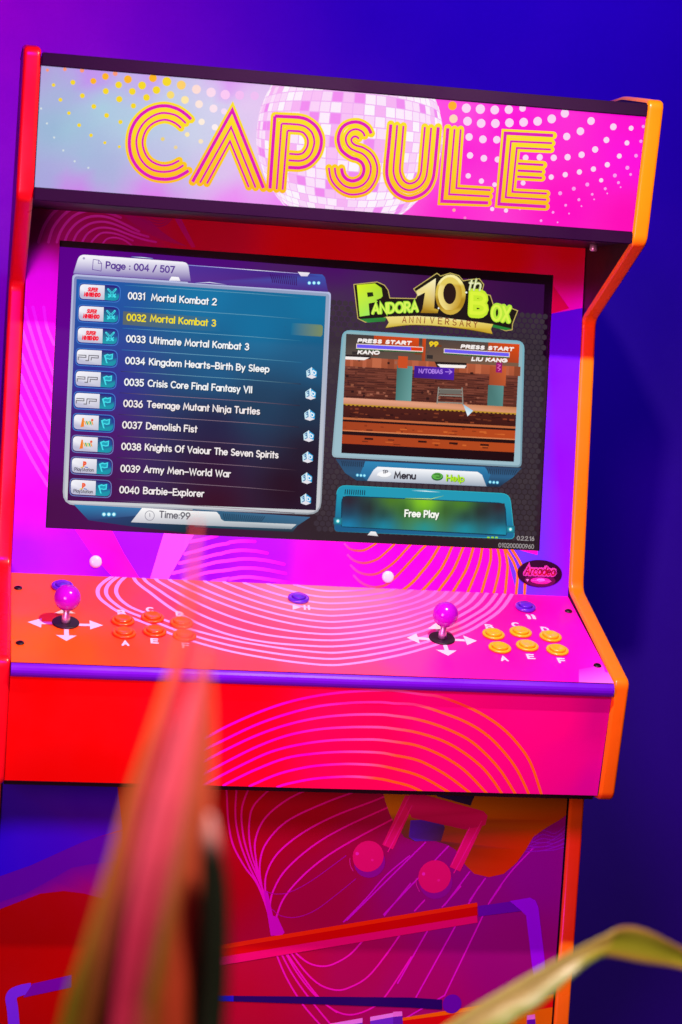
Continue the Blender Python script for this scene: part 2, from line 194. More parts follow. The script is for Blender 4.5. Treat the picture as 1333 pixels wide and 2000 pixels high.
('S',10,[(-303.9,300.2),(-303.7,304.3),(-294.1,304.2),(-294,307.3),(-303.5,307.2)],1.3,'#707078','b',0),
('F',7,[(-325.6,280.2),(-325.2,283),(-324.1,285),(-322.1,286.2),(-319.3,286.6),(-275.9,286.7),(-272.1,286.1),(-269.4,284.5),(-267.7,281.8),(-267.1,278.1),(-267,270.2),(-267.4,266.5),(-269,263.8),(-271.6,262.2),(-275.3,261.6),(-318.8,261.6),(-321.6,262),(-323.6,263.2),(-324.9,265.2),(-325.3,268)],'#3c7ccc'),
('F',8,[(-324.5,279.8),(-324.2,282.3),(-323.1,284.1),(-321.4,285.2),(-318.9,285.5),(-276.2,285.5),(-272.7,285),(-270.3,283.6),(-268.7,281.1),(-268.2,277.7),(-268.1,270.6),(-268.5,267.1),(-269.9,264.7),(-272.3,263.2),(-275.8,262.7),(-318.5,262.8),(-321,263.2),(-322.8,264.2),(-323.9,266),(-324.3,268.5)],'#1c2a86'),
('F',9,[(-323.8,278.7),(-323.4,281.2),(-322.4,283),(-320.6,284.1),(-318.1,284.4),(-289.5,284.5),(-289.3,264.3),(-318,264.2),(-320.5,264.5),(-322.3,265.6),(-323.3,267.4),(-323.7,269.8)],['#f4f4fa','#f4f4fa','#f4f4fa','#f4f4fa','#f4f4fa','#e8e8f0','#c0c0d4','#bcbcd6','#bcbcd6','#bcbcd6','#bcbcd6','#bcbcd6']),
('F',9,[(-289.5,284.5),(-276.8,284.4),(-273.4,283.8),(-270.9,282.3),(-269.4,279.9),(-268.9,276.4),(-268.8,271.5),(-269.2,268.1),(-270.7,265.7),(-273.1,264.3),(-276.5,263.9),(-289.3,264.3)],['#261470','#22187a','#22187a','#1a3a90','#1a3a90','#1a3a90','#0a90a8','#0a90a8','#0a90a8','#0a90a8','#0a90a8','#0aa0ac']),
('F',10,[(-286.4,278.1),(-281.5,280.5),(-278.6,279.6),(-273.7,281.3),(-274,273.4),(-278.2,272.5),(-281.1,273.4),(-282.5,272.6),(-280.5,267.3),(-282.6,267.6)],'#40e0ea'),
('F',11,[(-283.8,277.5),(-281.1,278.8),(-278.5,278),(-275.4,279.3),(-275.5,274.8),(-278.3,274.1),(-281.2,274.8),(-282.6,274.2)],'#14a0b8'),
('S',10,[(-321.5,269.6),(-321.7,273.8),(-311.1,273.7),(-311.2,276.6),(-321.9,276.5)],1.3,'#707078','b',0),
('S',10,[(-311.6,269.4),(-307.3,269.4),(-307,276.9),(-302,276.8)],1.3,'#707078','b',0),
('S',10,[(-303.8,269.9),(-303.6,274),(-294,273.9),(-293.9,276.9),(-303.4,276.9)],1.3,'#707078','b',0),
('F',7,[(-325.4,249.9),(-325.1,252.7),(-323.9,254.7),(-322,255.9),(-319.2,256.3),(-275.7,256.3),(-272,255.8),(-269.3,254.2),(-267.6,251.5),(-267,247.7),(-266.8,239.8),(-267.3,236.1),(-268.8,233.4),(-271.5,231.8),(-275.2,231.3),(-318.7,231.3),(-321.5,231.7),(-323.5,232.9),(-324.7,235),(-325.2,237.8)],'#3c7ccc'),
('F',8,[(-324.4,249.5),(-324,252),(-323,253.8),(-321.3,254.9),(-318.8,255.2),(-276,255.2),(-272.6,254.7),(-270.1,253.2),(-268.6,250.7),(-268.1,247.3),(-267.9,240.2),(-268.4,236.8),(-269.8,234.3),(-272.2,232.8),(-275.6,232.4),(-318.4,232.5),(-320.9,232.9),(-322.7,234),(-323.8,235.8),(-324.2,238.3)],'#1c2a86'),
('F',9,[(-323.7,248.4),(-323.3,250.9),(-322.3,252.7),(-320.5,253.8),(-318,254.1),(-289.4,254.1),(-289.1,234),(-317.9,233.9),(-320.4,234.2),(-322.1,235.3),(-323.2,237.1),(-323.6,239.6)],['#f4f4fa','#f4f4fa','#f4f4fa','#f4f4fa','#f4f4fa','#e8e8f0','#c0c0d4','#bcbcd6','#bcbcd6','#bcbcd6','#bcbcd6','#bcbcd6']),
('F',9,[(-289.4,254.1),(-276.7,254),(-273.3,253.5),(-270.8,252),(-269.3,249.5),(-268.7,246),(-268.7,241.2),(-269.1,237.7),(-270.5,235.3),(-273,233.9),(-276.4,233.5),(-289.1,234)],['#261470','#22187a','#22187a','#1a3a90','#1a3a90','#1a3a90','#0a90a8','#0a90a8','#0a90a8','#0a90a8','#0a90a8','#0aa0ac']),
('F',10,[(-286.2,247.7),(-281.4,250.2),(-278.5,249.3),(-273.6,251),(-273.9,243.1),(-278.1,242.1),(-281,243),(-282.4,242.2),(-280.4,237),(-282.5,237.2)],'#40e0ea'),
('F',11,[(-283.7,247.2),(-280.9,248.4),(-278.4,247.6),(-275.3,248.9),(-275.4,244.4),(-278.2,243.7),(-281.1,244.5),(-282.5,243.8)],'#14a0b8'),
('S',10,[(-321.4,239.3),(-321.6,243.5),(-311,243.4),(-311.1,246.3),(-321.7,246.3)],1.3,'#707078','b',0),
('S',10,[(-311.4,239.1),(-307.2,239.1),(-306.8,246.5),(-301.9,246.5)],1.3,'#707078','b',0),
('S',10,[(-303.6,239.6),(-303.5,243.7),(-293.9,243.6),(-293.7,246.6),(-303.3,246.6)],1.3,'#707078','b',0),
('F',7,[(-325.3,219.6),(-325,222.4),(-323.8,224.4),(-321.9,225.6),(-319.1,226),(-275.6,225.9),(-271.9,225.4),(-269.2,223.8),(-267.5,221.1),(-266.9,217.3),(-266.7,209.4),(-267.2,205.7),(-268.7,203),(-271.4,201.4),(-275.1,200.9),(-318.6,201),(-321.4,201.5),(-323.4,202.7),(-324.6,204.7),(-325.1,207.5)],'#3c7ccc'),
('F',8,[(-324.2,219.3),(-323.9,221.7),(-322.9,223.5),(-321.1,224.6),(-318.7,224.9),(-275.9,224.8),(-272.5,224.3),(-270,222.8),(-268.5,220.4),(-267.9,216.9),(-267.8,209.8),(-268.2,206.4),(-269.7,203.9),(-272.1,202.5),(-275.5,202),(-318.3,202.2),(-320.7,202.6),(-322.5,203.7),(-323.6,205.5),(-324,208)],'#1c2a86'),
('F',9,[(-323.5,218.1),(-323.2,220.6),(-322.1,222.4),(-320.4,223.5),(-317.9,223.8),(-289.3,223.8),(-289,203.6),(-317.8,203.6),(-320.2,203.9),(-322,205),(-323.1,206.8),(-323.5,209.3)],['#f4f4fa','#f4f4fa','#f4f4fa','#f4f4fa','#f4f4fa','#e8e8f0','#c0c0d4','#bcbcd6','#bcbcd6','#bcbcd6','#bcbcd6','#bcbcd6']),
('F',9,[(-289.3,223.8),(-276.6,223.6),(-273.1,223.1),(-270.7,221.6),(-269.2,219.1),(-268.6,215.7),(-268.5,210.8),(-269,207.3),(-270.4,204.9),(-272.8,203.5),(-276.3,203.2),(-289,203.6)],['#261470','#22187a','#22187a','#1a3a90','#1a3a90','#1a3a90','#0a90a8','#0a90a8','#0a90a8','#0a90a8','#0a90a8','#0aa0ac']),
('F',10,[(-286.1,217.4),(-281.3,219.8),(-278.4,218.9),(-273.4,220.6),(-273.8,212.7),(-278,211.8),(-280.9,212.7),(-282.3,211.9),(-280.2,206.6),(-282.4,206.9)],'#40e0ea'),
('F',11,[(-283.6,216.8),(-280.8,218),(-278.3,217.3),(-275.1,218.6),(-275.3,214.1),(-278.1,213.3),(-281,214.1),(-282.4,213.4)],'#14a0b8'),
('F',10,[(-314.1,206.5),(-311.9,219.5),(-309.7,219.6),(-309.1,207.5)],'#f08020'),
('F',10,[(-309.6,216.1),(-307.4,214.8),(-305.7,209.1),(-307.9,211.2)],'#f4b020'),
('F',10,[(-307.1,216.1),(-304.9,214.9),(-303.2,209.3),(-305.5,211.3)],'#38a838'),
('F',10,[(-304.7,216.1),(-302.5,215),(-300.8,209.4),(-303.1,211.4)],'#e8d020'),
('F',10,[(-302.3,216.1),(-300.1,215.2),(-298.4,209.5),(-300.7,211.6)],'#38b048'),
('F',10,[(-299.9,216),(-297.7,215.3),(-296,209.7),(-298.2,211.7)],'#f0a010'),
('D',11,(-298.2,217.4),1.71,'#e85020'),
('F',7,[(-325.2,189.3),(-324.9,192.1),(-323.7,194.1),(-321.7,195.3),(-319,195.7),(-275.5,195.6),(-271.7,195),(-269,193.4),(-267.4,190.7),(-266.8,186.9),(-266.6,179.1),(-267,175.3),(-268.6,172.6),(-271.2,171),(-275,170.5),(-318.4,170.7),(-321.2,171.2),(-323.3,172.4),(-324.5,174.4),(-324.9,177.2)],'#6a80c0'),
('F',8,[(-324.1,189),(-323.8,191.5),(-322.8,193.2),(-321,194.3),(-318.5,194.6),(-275.8,194.4),(-272.4,193.9),(-269.9,192.4),(-268.4,190),(-267.8,186.5),(-267.7,179.4),(-268.1,176),(-269.5,173.5),(-272,172.1),(-275.4,171.6),(-318.1,171.9),(-320.6,172.3),(-322.4,173.4),(-323.5,175.2),(-323.9,177.7)],'#3a1458'),
('F',9,[(-323.4,187.9),(-323.1,190.4),(-322,192.1),(-320.3,193.2),(-317.8,193.6),(-289.2,193.4),(-288.9,173.3),(-317.6,173.3),(-320.1,173.6),(-321.9,174.7),(-323,176.5),(-323.3,179)],['#f4f4fa','#f4f4fa','#f4f4fa','#f4f4fa','#f4f4fa','#e8e8f0','#c0c0d4','#bcbcd6','#bcbcd6','#bcbcd6','#bcbcd6','#bcbcd6']),
('F',9,[(-289.2,193.4),(-276.4,193.3),(-273,192.7),(-270.5,191.2),(-269,188.7),(-268.5,185.3),(-268.4,180.4),(-268.9,177),(-270.3,174.6),(-272.7,173.2),(-276.1,172.8),(-288.9,173.3)],['#261470','#22187a','#22187a','#1a3a90','#1a3a90','#1a3a90','#0a90a8','#0a90a8','#0a90a8','#0a90a8','#0a90a8','#0aa0ac']),
('F',10,[(-286,187),(-281.1,189.4),(-278.2,188.5),(-273.3,190.2),(-273.6,182.3),(-277.9,181.4),(-280.8,182.3),(-282.2,181.5),(-280.1,176.3),(-282.3,176.5)],'#40e0ea'),
('F',11,[(-283.5,186.5),(-280.7,187.7),(-278.1,186.9),(-275,188.2),(-275.1,183.7),(-278,183),(-280.8,183.7),(-282.2,183.1)],'#14a0b8'),
('F',10,[(-313.9,176.2),(-311.7,189.2),(-309.6,189.3),(-309,177.2)],'#f08020'),
('F',10,[(-309.4,185.8),(-307.2,184.5),(-305.5,178.8),(-307.8,180.8)],'#f4b020'),
('F',10,[(-307,185.8),(-304.8,184.6),(-303.1,179),(-305.4,181)],'#38a838'),
('F',10,[(-304.6,185.7),(-302.4,184.7),(-300.7,179.1),(-302.9,181.1)],'#e8d020'),
('F',10,[(-302.2,185.7),(-300,184.8),(-298.3,179.2),(-300.5,181.2)],'#38b048'),
('F',10,[(-299.8,185.7),(-297.6,185),(-295.9,179.3),(-298.1,181.4)],'#f0a010'),
('D',11,(-298.1,187.1),1.71,'#e85020'),
('F',7,[(-325.1,159.1),(-324.7,161.9),(-323.6,163.9),(-321.6,165),(-318.8,165.4),(-275.4,165.2),(-271.6,164.6),(-268.9,163),(-267.2,160.3),(-266.6,156.5),(-266.5,148.7),(-266.9,144.9),(-268.5,142.2),(-271.1,140.6),(-274.8,140.1),(-318.3,140.4),(-321.1,140.9),(-323.1,142.1),(-324.4,144.1),(-324.8,146.9)],'#6a80c0'),
('F',8,[(-324,158.7),(-323.7,161.2),(-322.7,163),(-320.9,164),(-318.4,164.3),(-275.7,164.1),(-272.2,163.5),(-269.8,162.1),(-268.2,159.6),(-267.7,156.1),(-267.6,149),(-268,145.6),(-269.4,143.1),(-271.8,141.7),(-275.3,141.2),(-318,141.6),(-320.5,142),(-322.3,143.1),(-323.4,144.9),(-323.8,147.4)],'#3a1458'),
('F',9,[(-323.3,157.6),(-323,160.1),(-321.9,161.9),(-320.1,162.9),(-317.7,163.3),(-289,163.1),(-288.8,142.9),(-317.5,143),(-320,143.3),(-321.8,144.4),(-322.9,146.2),(-323.2,148.7)],['#f4f4fa','#f4f4fa','#f4f4fa','#f4f4fa','#f4f4fa','#e8e8f0','#c0c0d4','#bcbcd6','#bcbcd6','#bcbcd6','#bcbcd6','#bcbcd6']),
('F',9,[(-289,163.1),(-276.3,162.9),(-272.9,162.3),(-270.4,160.8),(-268.9,158.3),(-268.4,154.9),(-268.3,150),(-268.7,146.6),(-270.2,144.2),(-272.6,142.8),(-276,142.4),(-288.8,142.9)],['#261470','#22187a','#22187a','#1a3a90','#1a3a90','#1a3a90','#0a90a8','#0a90a8','#0a90a8','#0a90a8','#0a90a8','#0aa0ac']),
('F',10,[(-285.9,156.7),(-281,159.1),(-278.1,158.2),(-273.2,159.9),(-273.5,152),(-277.8,151),(-280.7,151.9),(-282,151.2),(-280,145.9),(-282.1,146.1)],'#40e0ea'),
('F',11,[(-283.4,156.1),(-280.6,157.3),(-278,156.5),(-274.9,157.8),(-275,153.3),(-277.8,152.6),(-280.7,153.4),(-282.1,152.7)],'#14a0b8'),
('T',10,'P',(-308,151.2),(-303.1,151.1),8.2,2.2,'#f05828',0,0),
('S',10,[(-310.5,150.4),(-307,151.9)],1.2,'#d8c020','r',1),
('S',10,[(-304.8,151.4),(-301.3,150.9)],1.2,'#3060c0','r',1),
('T',10,'PlayStation',(-319.5,145.3),(-292.4,145.2),5.2,0.85,'#585860',0,0),
('F',7,[(-325,128.8),(-324.6,131.6),(-323.5,133.6),(-321.5,134.8),(-318.7,135.1),(-275.2,134.8),(-271.5,134.2),(-268.8,132.6),(-267.1,129.9),(-266.5,126.2),(-266.3,118.3),(-266.8,114.5),(-268.3,111.8),(-271,110.3),(-274.7,109.8),(-318.2,110.1),(-321,110.6),(-323,111.8),(-324.2,113.8),(-324.7,116.6)],'#6a80c0'),
('F',8,[(-323.9,128.4),(-323.6,130.9),(-322.5,132.7),(-320.8,133.7),(-318.3,134.1),(-275.5,133.7),(-272.1,133.2),(-269.6,131.7),(-268.1,129.2),(-267.6,125.7),(-267.4,118.6),(-267.9,115.2),(-269.3,112.8),(-271.7,111.3),(-275.1,110.9),(-317.9,111.3),(-320.4,111.7),(-322.2,112.8),(-323.3,114.6),(-323.7,117.1)],'#3a1458'),
('F',9,[(-323.2,127.3),(-322.8,129.8),(-321.8,131.6),(-320,132.6),(-317.5,133),(-288.9,132.7),(-288.6,112.6),(-317.4,112.7),(-319.9,113.1),(-321.7,114.1),(-322.7,115.9),(-323.1,118.4)],['#f4f4fa','#f4f4fa','#f4f4fa','#f4f4fa','#f4f4fa','#e8e8f0','#c0c0d4','#bcbcd6','#bcbcd6','#bcbcd6','#bcbcd6','#bcbcd6']),
('F',9,[(-288.9,132.7),(-276.2,132.5),(-272.8,132),(-270.3,130.4),(-268.8,127.9),(-268.2,124.5),(-268.2,119.6),(-268.6,116.2),(-270,113.8),(-272.5,112.4),(-275.9,112.1),(-288.6,112.6)],['#261470','#22187a','#22187a','#1a3a90','#1a3a90','#1a3a90','#0a90a8','#0a90a8','#0a90a8','#0a90a8','#0a90a8','#0aa0ac']),
('F',10,[(-285.8,126.3),(-280.9,128.7),(-278,127.8),(-273.1,129.5),(-273.4,121.6),(-277.6,120.6),(-280.5,121.6),(-281.9,120.8),(-279.9,115.5),(-282,115.8)],'#40e0ea'),
('F',11,[(-283.2,125.7),(-280.4,126.9),(-277.9,126.1),(-274.8,127.5),(-274.9,122.9),(-277.7,122.2),(-280.6,123),(-282,122.4)],'#14a0b8'),
('T',10,'P',(-307.9,120.9),(-302.9,120.8),8.2,2.2,'#f05828',0,0),
('S',10,[(-310.4,120.1),(-306.9,121.5)],1.2,'#d8c020','r',1),
('S',10,[(-304.7,121.1),(-301.1,120.5)],1.2,'#3060c0','r',1),
('T',10,'PlayStation',(-319.3,115),(-292.3,114.8),5.2,0.85,'#585860',0,0),
('T',13,'0031',(-257.3,388.5),(-232.5,388.8),10.6,1.75,'#f6f8fa',0,0),
('T',13,'Mortal Kombat 2',(-224.8,388.5),(-132,388.1),10.4,1.75,'#f6f8fa',0,0),
('T',12,'0031',(-256.5,387.7),(-231.7,388),10.5,2.1,'#06303e',0,0),
('T',12,'Mortal Kombat 2',(-224,387.7),(-131.2,387.3),10.5,2.1,'#06303e',0,0),
('T',13,'0032',(-257.7,358.4),(-230.2,358.5),10.6,1.75,'#f4e010',0,0),
('T',13,'Mortal Kombat 3',(-224.8,359.1),(-131.5,358),10.4,1.75,'#f4e010',0,0),
('T',13,'0033',(-256.9,328.5),(-229.3,328.6),10.6,1.75,'#f6f8fa',0,0),
('T',13,'Ultimate Mortal Kombat 3',(-224,328.6),(-82.9,327.7),10.4,1.75,'#f6f8fa',0,0),
('T',12,'0033',(-256.2,327.6),(-228.5,327.8),10.5,2.1,'#06303e',0,0),
('T',12,'Ultimate Mortal Kombat 3',(-223.3,327.8),(-82.1,326.9),10.5,2.1,'#06303e',0,0),
('T',13,'0034',(-256.6,297.9),(-228.5,298.2),10.6,1.75,'#f6f8fa',0,0),
('T',13,'Kingdom Hearts-Birth By Sleep',(-223.3,298.5),(-52.5,298.2),10.4,1.75,'#f6f8fa',0,0),
('T',12,'0034',(-255.8,297.1),(-227.8,297.4),10.5,2.1,'#06303e',0,0),
('T',12,'Kingdom Hearts-Birth By Sleep',(-222.6,297.6),(-51.7,297.3),10.5,2.1,'#06303e',0,0),
('T',13,'0035',(-256.5,267.8),(-228.6,268),10.6,1.75,'#f6f8fa',0,0),
('T',13,'Crisis Core Final Fantasy VII',(-223.7,268.3),(-75.3,267.5),10.4,1.75,'#f6f8fa',0,0),
('T',12,'0035',(-255.7,267),(-227.8,267.2),10.5,2.1,'#06303e',0,0),
('T',12,'Crisis Core Final Fantasy VII',(-222.9,267.5),(-74.5,266.7),10.5,2.1,'#06303e',0,0),
('T',13,'0036',(-256.3,238),(-228.6,238),10.6,1.75,'#f4ecec',0,0),
('T',13,'Teenage Mutant Ninja Turtles',(-223.5,238.8),(-62.9,237.8),10.4,1.75,'#f4ecec',0,0),
('T',12,'0036',(-255.6,237.2),(-227.8,237.2),10.5,2.1,'#120410',0,0),
('T',12,'Teenage Mutant Ninja Turtles',(-222.8,238),(-62.1,237),10.5,2.1,'#120410',0,0),
('T',13,'0037',(-256.3,207.9),(-228.4,208.1),10.6,1.75,'#f4ecec',0,0),
('T',13,'Demolish Fist',(-223,208.4),(-150.4,207.6),10.4,1.75,'#f4ecec',0,0),
('T',12,'0037',(-255.5,207.1),(-227.6,207.3),10.5,2.1,'#120410',0,0),
('T',12,'Demolish Fist',(-222.3,207.6),(-149.6,206.8),10.5,2.1,'#120410',0,0),
('T',13,'0038',(-256.1,177.8),(-228,178),10.6,1.75,'#f4ecec',0,0),
('T',13,'Knights Of Vaiour The Seven Spirits',(-223.2,178.7),(-33.4,177.5),10.4,1.75,'#f4ecec',0,0),
('T',12,'0038',(-255.4,176.9),(-227.2,177.2),10.5,2.1,'#120410',0,0),
('T',12,'Knights Of Vaiour The Seven Spirits',(-222.4,177.8),(-32.6,176.7),10.5,2.1,'#120410',0,0),
('T',13,'0039',(-255.8,146.9),(-227.9,147),10.6,1.75,'#f4ecec',0,0),
('T',13,'Army Men-World War',(-223.4,147.6),(-99.9,147.2),10.4,1.75,'#f4ecec',0,0),
('T',12,'0039',(-255,146.1),(-227.2,146.2),10.5,2.1,'#120410',0,0),
('T',12,'Army Men-World War',(-222.7,146.8),(-99.1,146.4),10.5,2.1,'#120410',0,0),
('T',13,'0040',(-255.8,117.2),(-227.7,117.1),10.6,1.75,'#f4ecec',0,0),
('T',13,'Barbie-Explorer',(-222.6,117.7),(-136.2,117.5),10.4,1.75,'#f4ecec',0,0),
('T',12,'0040',(-255.1,116.4),(-227,116.3),10.5,2.1,'#120410',0,0),
('T',12,'Barbie-Explorer',(-221.8,116.9),(-135.4,116.7),10.5,2.1,'#120410',0,0),
('F',10,[(0.1,304.1),(7.6,309.6),(8.1,299.5),(1.3,295.4)],'#c4e8f4'),
('F',10,[(7.6,309.6),(15.6,304.3),(15.5,296.3),(8.1,299.5)],'#28a4dc'),
('F',10,[(1.3,295.4),(8.1,299.5),(15.5,296.3),(8.8,293.3)],'#e4e2ea'),
('S',11,[(2,303.5),(4.8,305.8),(5.3,303.3),(3.5,302.1),(5.6,301.9),(5.8,299),(2.6,297.4)],1.1,'#0a5a98','b',0),
('S',11,[(9.6,305.4),(9.7,300.3),(12.5,299.4),(13.9,301.1),(13.8,303.1),(9.6,305.4)],1.3,'#f4fafc','b',0),
('S',11,[(7.6,309.6),(8.1,299.5)],1.1,'#f4f4f8','b',0),
('F',10,[(0.2,274.2),(7.7,279.7),(8.2,269.5),(1.4,265.5)],'#c4e8f4'),
('F',10,[(7.7,279.7),(15.7,274.4),(15.6,266.3),(8.2,269.5)],'#28a4dc'),
('F',10,[(1.4,265.5),(8.2,269.5),(15.6,266.3),(8.9,263.4)],'#e4e2ea'),
('S',11,[(2.1,273.6),(5,275.9),(5.5,273.4),(3.7,272.2),(5.7,271.9),(5.9,269),(2.7,267.5)],1.1,'#0a5a98','b',0),
('S',11,[(9.8,275.5),(9.9,270.4),(12.7,269.5),(14.1,271.2),(14,273.2),(9.8,275.5)],1.3,'#f4fafc','b',0),
('S',11,[(7.7,279.7),(8.2,269.5)],1.1,'#f4f4f8','b',0),
('F',10,[(0.4,244.3),(7.8,249.8),(8.4,239.6),(1.6,235.6)],'#c4e8f4'),
('F',10,[(7.8,249.8),(15.9,244.4),(15.8,236.4),(8.4,239.6)],'#28a4dc'),
('F',10,[(1.6,235.6),(8.4,239.6),(15.8,236.4),(9,233.5)],'#e4e2ea'),
('S',11,[(2.3,243.6),(5.1,246),(5.6,243.5),(3.8,242.3),(5.9,242),(6,239.1),(2.9,237.6)],1.1,'#0a5a98','b',0),
('S',11,[(9.9,245.5),(10,240.4),(12.8,239.6),(14.2,241.3),(14.1,243.2),(9.9,245.5)],1.3,'#f4fafc','b',0),
('S',11,[(7.8,249.8),(8.4,239.6)],1.1,'#f4f4f8','b',0),
('F',10,[(0.5,214.3),(8,219.8),(8.5,209.7),(1.7,205.7)],'#c4e8f4'),
('F',10,[(8,219.8),(16,214.5),(15.9,206.4),(8.5,209.7)],'#28a4dc'),
('F',10,[(1.7,205.7),(8.5,209.7),(15.9,206.4),(9.2,203.5)],'#e4e2ea'),
('S',11,[(2.4,213.7),(5.2,216.1),(5.7,213.5),(3.9,212.3),(6,212.1),(6.2,209.2),(3,207.6)],1.1,'#0a5a98','b',0),
('S',11,[(10,215.6),(10.2,210.5),(12.9,209.6),(14.3,211.3),(14.2,213.3),(10,215.6)],1.3,'#f4fafc','b',0),
('S',11,[(8,219.8),(8.5,209.7)],1.1,'#f4f4f8','b',0),
('F',10,[(0.7,184.4),(8.1,189.9),(8.6,179.7),(1.8,175.7)],'#c4e8f4'),
('F',10,[(8.1,189.9),(16.1,184.5),(16,176.5),(8.6,179.7)],'#28a4dc'),
('F',10,[(1.8,175.7),(8.6,179.7),(16,176.5),(9.3,173.6)],'#e4e2ea'),
('S',11,[(2.5,183.8),(5.4,186.1),(5.9,183.6),(4.1,182.4),(6.2,182.2),(6.3,179.3),(3.1,177.7)],1.1,'#0a5a98','b',0),
('S',11,[(10.2,185.7),(10.3,180.6),(13.1,179.7),(14.5,181.4),(14.4,183.3),(10.2,185.7)],1.3,'#f4fafc','b',0),
('S',11,[(8.1,189.9),(8.6,179.7)],1.1,'#f4f4f8','b',0),
('F',10,[(0.8,154.5),(8.3,160),(8.8,149.8),(2,145.8)],'#c4e8f4'),
('F',10,[(8.3,160),(16.3,154.6),(16.2,146.5),(8.8,149.8)],'#28a4dc'),
('F',10,[(2,145.8),(8.8,149.8),(16.2,146.5),(9.5,143.6)],'#e4e2ea'),
('S',11,[(2.7,153.9),(5.5,156.2),(6,153.7),(4.2,152.5),(6.3,152.2),(6.4,149.3),(3.3,147.8)],1.1,'#0a5a98','b',0),
('S',11,[(10.3,155.7),(10.4,150.6),(13.2,149.7),(14.6,151.4),(14.5,153.4),(10.3,155.7)],1.3,'#f4fafc','b',0),
('S',11,[(8.3,160),(8.8,149.8)],1.1,'#f4f4f8','b',0),
('F',10,[(0.9,124.6),(8.4,130),(8.9,119.9),(2.1,115.9)],'#c4e8f4'),
('F',10,[(8.4,130),(16.4,124.6),(16.3,116.6),(8.9,119.9)],'#28a4dc'),
('F',10,[(2.1,115.9),(8.9,119.9),(16.3,116.6),(9.6,113.7)],'#e4e2ea'),
('S',11,[(2.8,123.9),(5.6,126.3),(6.1,123.7),(4.3,122.5),(6.4,122.3),(6.6,119.4),(3.4,117.8)],1.1,'#0a5a98','b',0),
('S',11,[(10.5,125.8),(10.6,120.7),(13.3,119.8),(14.7,121.5),(14.6,123.4),(10.5,125.8)],1.3,'#f4fafc','b',0),
('S',11,[(8.4,130),(8.9,119.9)],1.1,'#f4f4f8','b',0),
('F',5,[(-175.3,442.8),(-17.5,441.8),(-1.7,442.1),(16.5,442.2),(20.6,438.2),(26.2,417.9),(-174.1,417.4)],['#4c3098','#402080','#3c50a8','#3c5cb0','#3a50a8','#4a2a84','#583090']),
('S',6,[(-175.3,442.3),(-120.5,442),(-80.7,441.7),(-19,441.3)],0.9,['#8898e0','#b8b4ec','#f0f0ff','#9c90d8'],'b',0),
('S',6,[(-165,417.7),(-143.8,420.1),(-119.3,418.4)],1.1,['#5050a8','#e8f0ff','#6050a0'],'b',0),
('S',7,[(-58.2,437.8),(-54.7,429.3),(-54.3,425.8)],1.2,'#3a1460','b',0),
('S',7,[(-55.1,437.7),(-51.8,429.1),(-51.5,425.7)],1.2,'#3a1460','b',0),
('S',7,[(-52,437.6),(-49,428.9),(-48.6,425.5)],1.2,'#3a1460','b',0),
('S',7,[(-48.9,437.5),(-46.1,428.7),(-45.8,425.4)],1.2,'#3a1460','b',0),
('S',7,[(-45.8,437.4),(-43.2,428.5),(-42.9,425.3)],1.2,'#3a1460','b',0),
('S',7,[(-42.8,437.3),(-40.4,428.3),(-40.1,425.1)],1.2,'#3a1460','b',0),
('S',7,[(-39.7,437.2),(-37.5,428.1),(-37.2,425)],1.2,'#3a1460','b',0),
('S',7,[(-36.6,437.1),(-34.6,427.9),(-34.3,424.8)],1.2,'#3a1460','b',0),
('S',7,[(-33.5,437),(-31.8,427.7),(-31.5,424.7)],1.2,'#3a1460','b',0),
('S',7,[(-30.4,436.9),(-28.9,427.5),(-28.6,424.5)],1.2,'#3a1460','b',0),
('S',7,[(-27.3,436.8),(-26,427.3),(-25.7,424.4)],1.2,'#3a1460','b',0),
('S',7,[(-24.2,436.7),(-23.2,427.1),(-22.9,424.3)],1.2,'#3a1460','b',0),
('S',7,[(-21.1,436.6),(-20.3,426.9),(-20,424.1)],1.2,'#3a1460','b',0),
('F',7,[(-19.1,443.5),(-1.5,443.5),(-4.9,438),(-14.2,437.7)],['#f4f0f8','#f0ecf4','#d8d0e0','#e0d8e8']),
('D',7,(-1.7,428.9),3,'#3470c8'),
('D',8,(-1.7,428.9),2.07,'#b8fbff'),
('D',7,(5.1,429.4),3,'#3470c8'),
('D',8,(5.1,429.4),2.07,'#b8fbff'),
('D',7,(11.7,429.8),3,'#3470c8'),
('D',8,(11.7,429.8),2.07,'#b8fbff'),
('F',7,[(-334.4,419.7),(-329.4,439.2),(-328.1,442.5),(-326,444.9),(-323.2,446.3),(-319.7,446.8),(-182.8,446.3),(-179.5,445.8),(-177,444.5),(-175.2,442.3),(-174.1,439.2),(-170.1,419.4)],['#8a80c0','#e8e6f4','#f0eef8','#f4f2fa','#f4f2fa','#f4f2fa','#f0eef8','#f0eef8','#f0eef8','#e0ddec','#d0cce4','#6e58a4']),
('S',8,[(-255,448.4),(-238.4,448.5),(-224.8,448)],1.1,['#5060b8','#d8f4ff','#6070c0'],'b',0),
('S',8,[(-307.8,441),(-299.9,440.5),(-295.8,436.3),(-296.1,425.6),(-308.2,426.9),(-307.8,441)],0.9,'#6a50a0','b',0),
('S',8,[(-300.3,440.5),(-300.5,436),(-295.8,436)],0.8,'#6a50a0','b',0),
('T',8,'Page : 004 / 507',(-290.2,429.3),(-193.3,429.1),10.6,1.9,'#5a3c94',0,0),
('F',8,[(-201,418.8),(-197.7,424.6),(-187.4,424.6),(-184.8,419.2)],['#e8e4f4','#ffffff','#fcfafe','#e8e4f0']),
('D',8,(-320.8,441.6),1.71,'#a8a0c8'),
('F',3,[(-317.8,98.5),(-165,97.9),(-143.7,97.4),(-160.4,66.3),(-236.3,71.8),(-296.6,77.6)],['#2880b4','#3c78a8','#0a4458','#0a2c38','#0c3c54','#223c70']),
